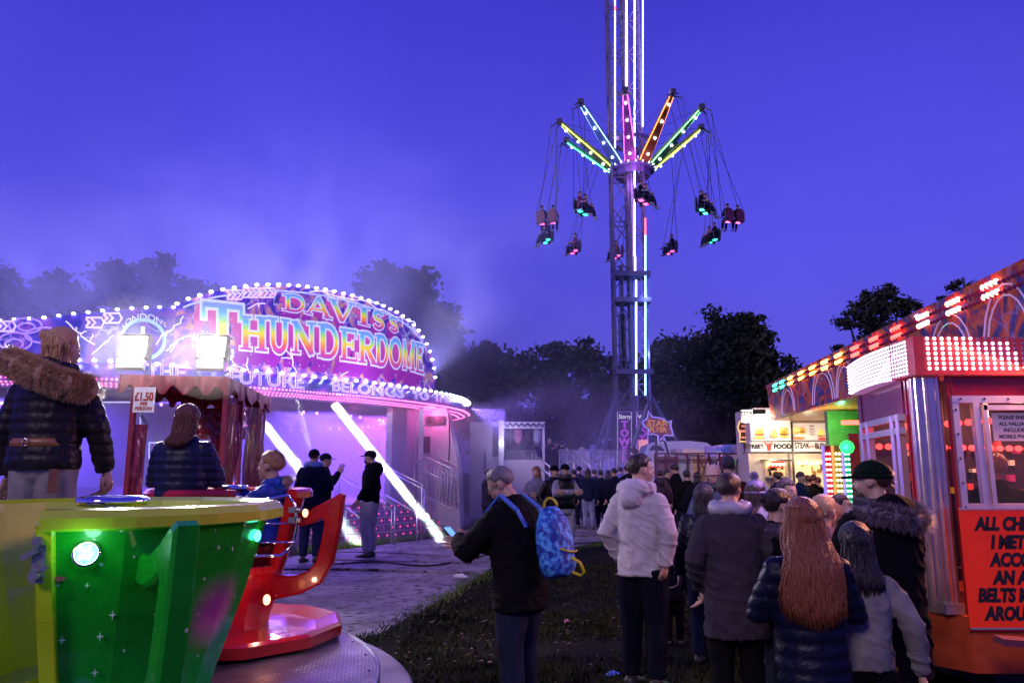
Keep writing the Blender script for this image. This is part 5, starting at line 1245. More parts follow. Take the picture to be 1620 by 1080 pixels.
valance(FLc, FRc, 5, V((0, 1, 0))); valance(FRc, BRc, 4, V((-1, 0, 0))); valance(BLc, FLc, 4, V((1, 0, 0))); valance(BRc, BLc, 5, V((0, -1, 0)))
mid = (FLc + BRc) / 2 + V((0, 0, .10)); mb = MB(); mb.add([FLc, FRc, BRc, BLc, mid], [(0, 1, 4), (1, 2, 4), (2, 3, 4), (3, 0, 4)]); ch(hut, mb.build('canopy_top', M['canvas']))
mb = MB()
for i in range(5): mb.ell(FLc.lerp(FRc, .06 + i * .22) + V((0, -.012, -.03)), .012, None, 6, 4)
ch(hut, mb.build('canopy_studs', M['chrome']))
ins = .06
posts = [(FLc + V((.16, ins, 0))), (FRc + V((-ins + .02, ins, 0))), (BRc + V((-.1, -ins, 0))), (BLc + V((.16, -ins, 0))), FRc.lerp(BRc, .35) + V((-.04, 0, 0))]
for p in posts: mb = MB(); mb.bar((p.x, p.y, .2), (p.x, p.y, zt_ - .02), .055); ch(hut, mb.build('corner_post', M['hutred']))
bx = MB(); cx = (FLc.x + FRc.x) / 2; bx.box((cx - .1, HY + 1.4, .55), (1.35, 2.5, .7)); ch(hut, bx.build('counter', M['hutred']))
# red edged clear curtains gathered at the posts
def clear_mat():
    m, t, b = newmat('clear_sheet'); b.inputs['Base Color'].default_value = (.8, .75, .9, 1); b.inputs['Roughness'].default_value = .12; b.inputs['Alpha'].default_value = .16; b.inputs['Coat Weight'].default_value = .6
    tc = t.nodes.new('ShaderNodeTexCoord'); n = t.nodes.new('ShaderNodeTexNoise'); n.inputs['Scale'].default_value = 5; n.inputs['Detail'].default_value = 4; n.inputs['Distortion'].default_value = 1.5
    t.links.new(tc.outputs['Object'], n.inputs[0]); bp = t.nodes.new('ShaderNodeBump'); bp.inputs['Strength'].default_value = 1; bp.inputs['Distance'].default_value = .08
    t.links.new(n.outputs[0], bp.inputs['Height']); t.links.new(bp.outputs[0], b.inputs['Normal']); t.links.new(bp.outputs[0], b.inputs['Coat Normal']); return m
M['clear'] = clear_mat(); M['redpvc'] = mat('red_pvc', (.38, .03, .05), .22, bump=1.0, bscale=14, coat=.6)
def sheet(a, b_, z0, z1, m, nm, amp=.03, n=24, fr=2.0):
    mb = MB(); rows = []
    d = (b_ - a); nn = V((-d.y, d.x, 0)).normalized()
    for j in range(14):
        z = z1 + (z0 - z1) * j / 13; rows.append([V((a.x, a.y, z)) + d * (i / n) + nn * amp * (mnoise.noise(V((i * .35 * fr, j * .45, a.x))) + .4 * sin(i * 1.7)) for i in range(n + 1)])
    mb.loft(rows, closed=False, cap=False); return ch(hut, mb.build(nm, m, smooth=True))
f2 = lambda p: V((p.x, p.y, 0))
sheet(f2(posts[3]) + V((0, .02, 0)), f2(posts[2]) + V((0, .02, 0)), .7, zt_ - .55, M['clear'], 'clear_curtain')
sheet(f2(posts[3]) + V((0, .03, 0)), f2(posts[2]) + V((0, .03, 0)), zt_ - .62, zt_ - .15, M['redpvc'], 'curtain_header', .05)
sheet(f2(posts[0]) + V((-.02, 0, 0)), f2(posts[3]) + V((-.02, 0, 0)), .7, zt_ - .2, M['clear'], 'clear_curtain')
sheet(f2(posts[1]) + V((.02, .3, 0)), f2(posts[2]) + V((.02, -.6, 0)), .7, zt_ - .5, M['clear'], 'clear_curtain')
sheet(f2(posts[2]) + V((.02, -.75, 0)), f2(posts[2]) + V((.05, .0, 0)), .3, zt_ - .18, M['redpvc'], 'curtain_edge', .05, 14, 3)
sheet(f2(posts[1]) + V((.02, .0, 0)), f2(posts[2]) + V((.02, -.7, 0)), zt_ - .5, zt_ - .18, M['redpvc'], 'curtain_header', .05)
sheet(f2(posts[1]) + V((.02, .02, 0)), f2(posts[1]) + V((.05, .25, 0)), .3, zt_ - .3, M['redpvc'], 'curtain_edge', .05, 10, 3)
sheet(f2(posts[0]) + V((.02, .0, 0)), f2(posts[0]) + V((.14, .10, 0)), .3, zt_ - .55, M['redpvc'], 'curtain_edge', .05, 8, 3)
sheet(f2(posts[3]) + V((.30, -.05, 0)), f2(posts[3]) + V((.42, .0, 0)), .3, zt_ - .55, M['redpvc'], 'curtain_edge', .05, 8, 3)
# price card
pr = thing('price_sign', 'white card with red price hanging from the hut canopy', 'sign', tuple(at(228, 632, HY - .03)))
F0 = facing(V((0, 0, 0)), (0, -1, 0)); mb = MB(); W_, H_ = 33 / FPX * HY, 40 / FPX * HY
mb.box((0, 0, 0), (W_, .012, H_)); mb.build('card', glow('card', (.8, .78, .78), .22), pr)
def ptext(b_, x, z, size, **k): return text(b_, M['inkred'], pr, facing(V((x, -.009, z)), (0, -1, 0)), size, extrude=.002, **k)
ptext('\u00a31.50', 0, .03, .135, offset=.006, sx=.72); ptext('PER', 0, -.05, .055, offset=.002, shear=.2); ptext('PERSON', 0, -.105, .055, offset=.002, shear=.2)
mb = MB(); mb.bar((-.03, 0, -H_ / 2), (.06, .01, -H_ / 2 - .14), .03, .01); mb.bar((-.06, 0, -H_ / 2), (.03, .01, -H_ / 2 - .13), .02, .01); mb.build('tape_strap', mat('strap', (.12, .12, .14), .4), pr)
# floodlights
M['flood_face'] = glow('flood_face', (1, .95, .92), 22, light=False)
for i, (px, py) in enumerate(((211, 548), (336, 549))):
    c = at(px, py, HY + .1); f = thing('floodlight', ['square floodlight on the left end of the hut roof, above the price card', 'square floodlight on the right end of the hut roof, in front of the rainbow lettering'][i], 'floodlight', (c.x, c.y, c.z), radians(8), 'floodlights on the hut roof')
    R_ = Matrix.Rotation(radians(-14), 3, 'X')
    mb = MB(); mb.box((0, .06, 0), (.34, .12, .30), M=R_); mb.build('housing', M['dark_steel'], f)
    mb = MB(); mb.box(R_ @ V((0, -.006, .0)), (.29, .008, .25), M=R_); mb.build('lamp_glass', M['flood_face'], f)
    mb = MB(); mb.box(R_ @ V((0, .02, -.22)), (.30, .1, .12), M=R_); mb.tube([(-.19, .06, 0), (-.19, .04, -.28), (-.1, .04, -.36), (.1, .04, -.36), (.19, .04, -.28), (.19, .06, 0)], .012, 6); mb.build('bracket', M['steel'], f)
    lamp('AREA', c + V((0, -.08, 0)), 95, (1, .9, .85), .26, target=c + V((.3, -3, -.8)), name='flood_glow')
# ------------------------------------------------------------------ long covered ride on the right
ride2 = thing('long_ride', 'long covered ride with dark horror painted fascia and rows of amber and red lamps', 'fairground ride', (6, 12, 0))
A0 = V((5.15, 7.4)); A1 = V((6.32, 18.8)); zT2 = 3.62; zB2 = 2.78
d2 = (A1 - A0).normalized(); A00 = A0 - d2 * 3
M['horror'] = art('horror_glow_paint', [(.30, (.012, .012, .06)), (.41, (.03, .05, .26)), (.47, (.30, .012, .02)), (.57, (.58, .11, .02)), (.66, (.05, .012, .08))], 1.3, 3.5, em=.16, rough=.55, coat=.1, linec=(.30, .20, .42))  # painted fascia also glows faintly by itself
nrm = V((-d2.y, d2.x, 0)); nrm = V((-abs(nrm.x), nrm.y, 0)).normalized()
def f3(t_, off, z): p = A00 + (A1 - A00) * t_; return V((p.x, p.y, z)) + nrm * off
mb = MB(); mb.loft([[f3(t_, o_, z) for o_, z in ((0, zB2), (.05, zT2 - .14), (.09, zT2), (-.08, zT2), (-.08, zB2))] for t_ in [i / 20 for i in range(21)]]); ch(ride2, mb.build('fascia', M['horror']))
E1 = A1 + V((2.2, 2.0))
mb = MB(); mb.loft([[V((A1.x, A1.y, z)), V((E1.x, E1.y, z))] for z in (zB2, zT2)], closed=False, cap=False); ch(ride2, mb.build('end_fascia', M['horror']))
def soffit():
    m, t, b = newmat('soffit_boards'); N = t.nodes; L = t.links; tc = N.new('ShaderNodeTexCoord'); w_ = N.new('ShaderNodeTexWave'); w_.bands_direction = 'X'; w_.inputs['Scale'].default_value = 2.2; w_.inputs['Distortion'].default_value = .4
    L.new(tc.outputs['Object'], w_.inputs[0]); r = N.new('ShaderNodeValToRGB'); r.color_ramp.elements[0].color = (.22, .06, .03, 1); r.color_ramp.elements[1].color = (.55, .3, .12, 1); L.new(w_.outputs[0], r.inputs[0]); L.new(r.outputs[0], b.inputs['Base Color']); b.inputs['Roughness'].default_value = .3; return m
mb = MB(); mb.add([f3(0, -.05, zB2 - .01), f3(1, -.05, zB2 - .01), V((E1.x, E1.y, zB2 - .01)), V((E1.x + 4, 6, zB2 - .01))], [(0, 1, 2, 3)]); ch(ride2, mb.build('soffit', soffit()))
mb = MB(); mb.add([f3(0, -.05, zT2), f3(1, -.05, zT2), V((E1.x, E1.y, zT2)), V((E1.x + 4, 6, zT2 + .3))], [(0, 1, 2, 3)]); ch(ride2, mb.build('roof', M['roof']))
# clusters of lamps on the fascia's lip, green far, amber, then red near
for px, kk in ((1226, 'g'), (1237, 'g'), (1250, 'a'), (1267, 'a'), (1285, 'a'), (1304, 'a'), (1326, 'a'), (1352, 'r'), (1382, 'r'), (1417, 'r'), (1459, 'r2'), (1507, 'r2'), (1565, 'r2')):
    # solve t so that the lamp stands at that bearing
    lo_, hi_ = 0, 1
    for _ in range(40):
        m_ = (lo_ + hi_) / 2; p = f3(m_, .1, 0); q_ = pxof((p.x, p.y), zT2 - .14)
        if q_ > px: lo_ = m_
        else: hi_ = m_
    mb = MB()
    for i in range(4):
        for j in range(2): p = f3(m_ + (i - 1.5) * .0062, .095, zT2 - .10 - j * .11); mb.ell(p, (.035, .035, .035), None, 6, 4)
    ch(ride2, mb.build('lamp_cluster', {'g': M['bulb_green'], 'a': M['bulb_amber'], 'r': M['bulb_red'], 'r2': glow('bulb_rose', (1, .22, .16), 9)}[kk]))
mb = MB()
for i in range(150):
    for j in range(2): mb.ell(f3(.02 + i * .0064, .085, zT2 - .12 - j * .11), (.026, .026, .026), None, 6, 4)
ch(ride2, mb.build('unlit_lamps', mat('unlit', (.25, .03, .12), .2)))
# painted arch motifs, made to glow faintly themselves
mb = MB()
for px, w_, hh in ((1245, .6, .5), (1300, .7, .55), (1335, .5, .5), (1500, .55, .5), (1590, .5, .55)):
    lo_, hi_ = 0, 1
    for _ in range(40):
        m_ = (lo_ + hi_) / 2; p = f3(m_, .06, 0)
        if pxof((p.x, p.y), 3.2) > px: lo_ = m_
        else: hi_ = m_
    for s in (1, .82):
        L0 = (A1 - A00).length
        mb.tube([f3(m_ + s * w_ * cos(a * pi / 10) / L0, .03 + .028, zB2 + .04 + s * hh * sin(a * pi / 10) * 1.2) for a in range(11)], .01, 4)
ch(ride2, mb.build('arch_motif', glow('archline', (.45, .30, .6), .5)))
# lit back part: green wall, striped lamp boards, red doorway
mb = MB(); a = at(1312, 690, 15.5); b_ = at(1420, 690, 15.5); mb.box(((a.x + b_.x) / 2, 15.6, 1.4), (b_.x - a.x, .15, 2.7)); ch(ride2, mb.build('back_wall', mat('green_wall', (.05, .28, .10), .4)))
for i, (x0, x1, c, g_) in enumerate(((1302, 1313, (.55, .03, .05), (1, .5, .4)), (1317, 1329, (.30, .26, .05), (1, .85, .4)), (1332, 1343, (.02, .35, .12), (.3, 1, .7)))):
    Y = 14.6; a = at(x0, 705, Y); b_ = at(x1, 705, Y); mb = MB(); mb.box(((a.x + b_.x) / 2, Y, a.z / 2 + .1), (b_.x - a.x, .06, a.z - .2)); ch(ride2, mb.build('lamp_board', mat('board', c, .35)))
    mb = MB(); z = .5
    while z < a.z - .05:
        for k in range(2): mb.ell((a.x + (b_.x - a.x) * (.28 + .44 * k), Y - .04, z), .024, None, 6, 4)
        z += .098
    ch(ride2, mb.build('board_lamps', glow('bl', g_, 6)))
    mb = MB(); mb.box((a.x - .015, Y - .02, a.z / 2 + .1), (.03, .08, a.z - .2)); ch(ride2, mb.build('board_edge', glow('be', (.35, .25, 1) if i != 1 else (1, .4, .1), .9)))
for px, c, w_ in ((1352, (.5, .04, .03), 7), (1361, (.6, .58, .5), 2.5)):
    a = at(px, 715, 12.5); mb = MB(); mb.box((a.x, 12.5, 1.1), (w_ * 2 / FPX * 12.5, .05, 2.1)); ch(ride2, mb.build('door_post', mat('dpost', c, .35)))
g_ = at(1340, 707, 11.5); mb = MB(); mb.ell(g_, .10, None, 16, 10); ch(ride2, mb.build('green_lamp', glow('green_globe', (.02, 1, .10), 2.6), smooth=True)); lamp('POINT', g_ + V((-.16, -.2, -.02)), 30, (.06, 1, .22), .08, name='green_glow')
lamp('POINT', at(1300, 690, 15) , 55, (1, .35, .08), .05, name='soffit_glow')
g2 = at(1332, 672, 15); lamp('POINT', g2, 16, (.15, 1, .3), .05, name='soffit_glow')
mb = MB(); mb.box(at(1346, 668, 13), (.28, .1, .06)); ch(ride2, mb.build('strip_lamp', M['bulb_red']))
# ------------------------------------------------------------------ red pay kiosk at the right edge
KX, KY = 2.98, 5.5
kio = thing('pay_kiosk', 'red pay kiosk with lit bulb panel header, chrome corner column and sliding windows', 'kiosk', (KX + .9, KY + .9, 0))
M['kred'] = mat('kiosk_red', (.48, .012, .012), .3, var=.15, coat=.5); M['korange'] = mat('kiosk_base', (.42, .06, .015), .4, var=.45, scale=4, bump=.2, bscale=9); M['alu'] = mat('aluminium', (.72, .70, .76), .3, .7, var=.08)
def kz(py): return at(1500, py, KY).z
zb, z0k, z1k, z2k, z3k = .22, kz(972), kz(640), kz(592), kz(536)
# base plinth with chamfered corner
mb = MB(); pl = [(KX - .12, KY + .25), (KX + .12, KY - .08), (KX + 2.6, KY - .08), (KX + 2.6, KY + 2.2), (KX + .05, KY + 2.2)]
mb.prism(pl, z0k - zb, M=Matrix.Translation((0, 0, zb))); ch(kio, mb.build('plinth', M['korange']))
mb = MB(); mb.box((KX + 1.4, KY + 1, zb / 2), (2, 1.6, zb)); ch(kio, mb.build('under_frame', M['black']))
# fluted corner column
cc = V((KX + .05, KY + .12)); mb = MB(); prof_ = []
for k in range(48):
    a = 2 * pi * k / 48; r0 = .092 + (.012 if k % 4 < 2 else 0); prof_.append((cc.x + r0 * cos(a), cc.y + r0 * sin(a)))
mb.loft([[(x, y, z) for x, y in prof_] for z in (z0k, z2k)]); ch(kio, mb.build('corner_column', mat('column_chrome', (.75, .62, .55), .22, .9, var=.1), smooth=False))
mb = MB()
for x in (KX + .165, KX + .20): mb.bar((x, KY + .03, z0k), (x, KY + .03, z2k), .022)
for y in (KY + .24, KY + .29): mb.bar((KX + .0, y, z0k), (KX + .0, y, z2k), .022)
ch(kio, mb.build('column_trim', M['kred']))
mb = MB(); mb.box((KX + .05, KY - .01, z0k + .04), (.13, .02, .07)); ch(kio, mb.build('column_shoe', M['steel']))
# front (right) face: red panel, window
xr0 = KX + .215; xr1 = KX + 2.5; yF = KY + .02
mb = MB(); mb.box(((xr0 + xr1) / 2, yF + .04, (kz(632) + z2k) / 2), (xr1 - xr0, .05, z2k - kz(632))); mb.box(((xr0 + xr1) / 2, yF + .04, (z0k + kz(800)) / 2), (xr1 - xr0, .05, kz(800) - z0k)); ch(kio, mb.build('front_panel', M['kred']))
wx0 = at(1509, 700, yF).x; wx1 = wx0 + 1.6
mb = MB(); zw1, zw0 = kz(626), kz(803)
mb.box(((wx0 + wx1) / 2, yF - .01, zw1 - .025), (wx1 - wx0, .05, .05)); mb.bar((wx0 + .02, yF - .01, kz(975)), (wx0 + .02, yF - .01, zw1), .045)
mb.box(((wx0 + wx1) / 2, yF - .012, zw0 + .015), (wx1 - wx0, .045, .03))
mb.bar((at(1548, 700, yF).x, yF - .012, zw0), (at(1546, 700, yF).x, yF - .012, zw1 - .05), .046)
mb.bar((at(1557, 700, yF).x + .01, yF - .03, zw0), (at(1556, 700, yF).x + .01, yF - .03, zw1 - .06), .03); mb.box(((at(1556, 700, yF).x + wx1) / 2, yF - .03, zw1 - .085), (wx1 - at(1556, 700, yF).x, .03, .035))
fo = ch(kio, mb.build('window_frame', M['alu']))
mb = MB()
for k in range(9): mb.ell((wx0 + .02, yF - .036, zw1 - .1 - k * .17), .009, None, 6, 4)
for k in range(6): mb.ell((wx0 + .06 + k * .17, yF - .038, zw1 - .02), .009, None, 6, 4)
ch(kio, mb.build('rivets', M['dark_steel']))
mb = MB(); mb.add([(wx0, yF + .005, zw0), (wx1, yF + .005, zw0), (wx1, yF + .005, zw1), (wx0, yF + .005, zw1)], [(0, 1, 2, 3)]); ch(kio, mb.build('window_pane', M['glass']))
# interior: dark back, red lamp rows, shelves of prizes, red light
mb = MB(); mb.box((KX + 1.53, KY + 1.75, 1.45), (2.3, .05, 1.9)); ch(kio, mb.build('rear_panel', mat('kdark', (.03, .02, .03), .4)))
mb = MB()
for (z, y, xs, s) in ((kz(690) + .12, KY + .9, 0, .14), (kz(690) - .02, KY + 1.6, 0, .12)):
    for k in range(26): mb.ell((KX + .3 + k * .085, y, z + k * .006 * (1 if y < KY + 1 else -.2)), (.034, .03, .028), None, 8, 5)
ch(kio, mb.build('red_lamp_row', glow('kredlamp', (1, .05, .05), 3.5)))
mb = MB(); r_ = random.Random(12); cm = [glow('toy%d' % i, c, .16) for i, c in enumerate(((.8, .1, .05), (.9, .5, .05), (.9, .85, .6), (.5, .03, .2), (.1, .3, .1)))]  # prizes glow faintly by themselves, as though lit
for _ in range(70): mb.box((KX + r_.uniform(.6, 2.3), KY + 1.68, r_.uniform(.9, 1.9)), (r_.uniform(.02, .06), .06, r_.uniform(.03, .08)), mat=r_.choice(cm))
ch(kio, mb.build('shelf_stock', None))
mb = MB()
for x in (.42, .54, .8, 1.2): mb.bar((KX + x, KY + 1.3, .5), (KX + x, KY + 1.3, 2.3), .04)
ch(kio, mb.build('inner_post', M['steel']))
lamp('POINT', (KX + 1.3, KY + 1.0, 2.05), 40, (1, .35, .25), .05, name='kiosk_light')
# notice in the window
no = thing('window_notice', 'lilac notice asking for valuables, hung inside the kiosk window', 'notice', tuple(at(1597, 675, yF + .03)))
mb = MB(); mb.box((.05, 0, 0), (.34, .008, .20)); mb.build('card', glow('ncard', (.42, .25, .45), .35), no)
M['inkd'] = mat('inkd', (.02, .01, .05), .5)
for i, s in enumerate(('PLEASE ENSURE', 'ALL VALUABLES', 'INCLUDING', 'MOBILE PHONES')): text(s, M['inkd'], no, facing(V((.05, -.006, .066 - i * .045)), (0, -1, 0)), .036, extrude=.001, offset=.001)
# big red notice below
rn = thing('rules_sign', 'red sign with bold black slanted rules below the kiosk window', 'sign', tuple(at(1526, 900, yF - .14)))
a = at(1526, 806, yF - .14); zz = at(1533, 992, yF - .14).z
mb = MB(); mb.box((.75, 0, (a.z + zz) / 2 - rn.location.z), (1.5, .012, a.z - zz)); mb.build('board', mat('rules_red', (.62, .015, .008), .35, var=.1, em=(1, .04, .01), es=.22), rn)  # red board brightened by a glow of its own
mb = MB(); zc = (a.z + zz) / 2 - rn.location.z; hh = (a.z - zz) / 2 + .006
for z in (zc - hh, zc + hh): mb.box((.75, -.002, z), (1.5, .014, .012))
mb.build('board_edge', M['alu'], rn)
rows_ = [('ALL CHILDREN UNDER', 1543, 829), ('I METRE MUST BE', 1567, 858), ('ACCOMPANIED BY', 1567, 886), ('AN ADULT', 1572, 914), ('BELTS MUST BE', 1547, 942), ('AROUND WAIST', 1559, 971)]
for s, px, py in rows_: p = at(px, py, yF - .15); text(s, M['black'], rn, facing(V((p.x - rn.location.x, -.009, p.z - rn.location.z)), (0, -1, 0)), .118, extrude=.002, offset=.007, shear=.22, align='LEFT', sx=.80)
# left face with window
K2 = at(1363, 700, 7.15); LX = K2.x
mb = MB(); yL0, yL1 = KY + .32, 7.15
def lf(y): return KX - .02 + (LX - KX + .02) * (y - yL0) / (yL1 - yL0)
zl1, zl0 = at(1440, 648, 5.9).z, .95
for z0_, z1_ in ((z0k, 1.05), (at(1440, 655, 5.8).z, z2k)):
    mb.loft([[(lf(y) + o_, y, z) for o_, z in ((0, z0_), (0, z1_), (.05, z1_), (.05, z0_))] for y in (yL0, yL1)])
mb.loft([[(lf(y) + o_, y, z) for o_, z in ((-.01, z0k), (-.01, z2k), (.06, z2k), (.06, z0k))] for y in (yL1 - .12, yL1)]); ch(kio, mb.build('side_panel', mat('kviolet', (.34, .06, .16), .3, coat=.4)))
fr = MB(); zw1 = at(1440, 655, 5.8).z; zw0 = 1.05
for y in (yL0 + .05, yL0 + .2, yL0 + .95, yL1 - .17): fr.bar((lf(y) - .015, y, zw0), (lf(y) - .015, y, zw1), .05)
for z in (zw0, zw1 - .02, zw1 - .12): fr.bar((lf(yL0) - .015, yL0, z), (lf(yL1 - .14) - .015, yL1 - .14, z), .05)
ch(kio, fr.build('side_window_frame', M['alu']))
mb = MB(); mb.add([(lf(yL0), yL0, zw0), (lf(yL1 - .15), yL1 - .15, zw0), (lf(yL1 - .15), yL1 - .15, zw1), (lf(yL0), yL0, zw1)], [(0, 1, 2, 3)]); ch(kio, mb.build('side_window_pane', M['glass']))
# header boards full of bulbs
hx = KX - .1
hd = MB(); hl = []
for i in range(13):
    t_ = i / 12; y = KY + .06 + (6.95 - KY) * t_; x = hx + .02 + (at(1342, 600, 7.0).x - hx) * t_ - .06 * sin(pi * t_); hl.append(V((x, y, 0)))
hd.loft([[p + V((o_, 0, z)) for o_, z in ((0, z2k), (0, z3k), (.2, z3k), (.2, z2k))] for p in hl]); ch(kio, hd.build('side_header', glow('header_white', (.85, .35, .8), .30)))
mb = MB(); dk = MB()
dense = []
for a, b_ in zip(hl[:-1], hl[1:]): dense += [a.lerp(b_, k / 3) for k in range(3)]
for r0 in range(9):
    z = z2k + (z3k - z2k) * (r0 + .5) / 9
    for p in dense: mb.ell(p + V((-.012, 0, z)), (.018, .021, .014), None, 6, 4)
    if r0: dk.tube([p + V((-.022, 0, z2k + (z3k - z2k) * r0 / 9)) for p in hl], .006, 4)
ch(kio, mb.build('side_header_bulbs', glow('hb', (.95, .72, 1), 3.2))); ch(kio, dk.build('header_grooves', M['dark_steel']))
xh1 = KX + 2.5; mb = MB(); sl_ = .0
mb.loft([[(x, y, z) for y, z in ((KY - .06, z2k - .01), (KY - .06, z3k + dz), (KY + .3, z3k + dz), (KY + .3, z2k - .01))] for x, dz in ((hx, .01), (xh1, -.02))]); ch(kio, mb.build('front_header', mat('header_red', (.55, .03, .03), .35, em=(1, .1, .2), es=.10)))
hb1 = MB(); hb2 = MB(); hb3 = MB()
for c_ in range(44):
    for r0 in range(7):
        x = hx + .10 + c_ * .052; z = z2k + .035 + r0 * .036
        if x > xh1 - .05: continue
        tgt = hb1 if c_ < 7 else hb2 if c_ < 12 + (r0 < 4) else hb3
        if tgt is not hb3 and r0 == 6 and c_ > 6: tgt = hb3
        tgt.ell((x, KY - .066, z), (.0125, .010, .0125), None, 6, 4)
ch(kio, hb1.build('front_header_bulbs', glow('fb1', (1, .8, .95), 5))); ch(kio, hb2.build('blue_header_bulbs', glow('fb2', (.45, .5, 1), 5))); ch(kio, hb3.build('unlit_header_bulbs', mat('fb3', (.5, .25, .4), .25)))
mb = MB(); mb.add([(hx, KY - .05, z3k), (xh1, KY - .05, z3k - .03), (xh1, 6.95, z3k), (LX, 6.95, z3k)], [(0, 1, 2, 3)]); ch(kio, mb.build('roof', M['kred']))
# its light
cxy = hl[6]; lamp('AREA', cxy + V((-.12, 0, (z2k + z3k) / 2)), 36, (.95, .5, 1), 1.2, size_y=.3, target=cxy + V((-3, -.4, (z2k + z3k) / 2 - 1.2)), name='header_glow')
lamp('AREA', (KX + .7, KY - .12, (z2k + z3k) / 2), 190, (1, .36, .2), 1.2, size_y=.25, target=(KX + .1, KY - 3, .6), name='header_glow')
mb = MB(); a = at(1580, 1012, 5.0); mb.bar(a, a + V((.9, -.1, -.05)), .14, .04); tag(mb.build('kiosk_step', mat('kstep', (.15, .03, .06), .5)), 'dark red step board below the rules sign at the photo edge', 'step')
# ------------------------------------------------------------------ people
def remesh(mb, vox, smooth=4, disp=None):
    me = bpy.data.meshes.new('tmpm'); me.from_pydata(mb.v, [], mb.f); me.update()
    o = bpy.data.objects.new('tmpo', me)
    m = o.modifiers.new('r', 'REMESH'); m.mode = 'VOXEL'; m.voxel_size = vox; m.adaptivity = 0
    s = o.modifiers.new('s', 'SMOOTH'); s.factor = .5; s.iterations = smooth
    r = bake(o); bpy.data.objects.remove(o); bpy.data.meshes.remove(me)
    vs = [v.co.copy() for v in r.vertices]
    if disp:
        ns = [v.normal.copy() for v in r.vertices]; vs = [v + n * disp(v) for v, n in zip(vs, ns)]
    fs = [tuple(p.vertices) for p in r.polygons]; bpy.data.meshes.remove(r)
    return vs, fs
MC = {}
def cmat(kind, c):
    k = (kind, c)
    if k in MC: return MC[k]
    if kind in ('cloth', 'puff', 'denim') and max(c) < .2: c = tuple(x * .5 for x in c)
    if kind == 'cloth': m = mat('cloth', c, .85, var=.22, scale=7, bump=.35, bscale=120, spec=.08)
    elif kind == 'puff': m = mat('nylon', c, .42, var=.18, scale=9, bump=.3, bscale=40, spec=.25)
    elif kind == 'denim': m = mat('denim', c, .8, var=.35, scale=6, bump=.3, bscale=90, spec=.08)
    elif kind == 'skin': m = mat('skin', c, .5, var=.10, scale=12)
    elif kind == 'hair': m = mat('hair', tuple(x * .6 for x in c), .42, var=.4, scale=26, stretch=(9, 9, .7), bump=.7, bscale=14, c2=tuple(min(1, x * 1.35) for x in c))
    else: m = mat(kind, c, .5)
    MC[k] = m; return m
SK = (.50, .30, .22)
def rotx(v, a, o): v = V(v) - V(o); return V((v.x, v.y * cos(a) - v.z * sin(a), v.y * sin(a) + v.z * cos(a))) + V(o)
ARMS = {
 'down': ((.150, -.012, .635), (.158, .030, .485)), 'pocket': ((.178, -.035, .645), (.130, .055, .535)), 'front': ((.150, .03, .64), (.075, .15, .66)),
 'phone': ((.135, .055, .655), (.045, .205, .715)), 'fold': ((.152, .06, .665), (-.05, .125, .69)), 'reach': ((.14, .10, .72), (.10, .24, .74)), 'up': ((.16, .05, .80), (.11, .10, .93)), 'hold': ((.15, .09, .70), (.06, .14, .80)),
}
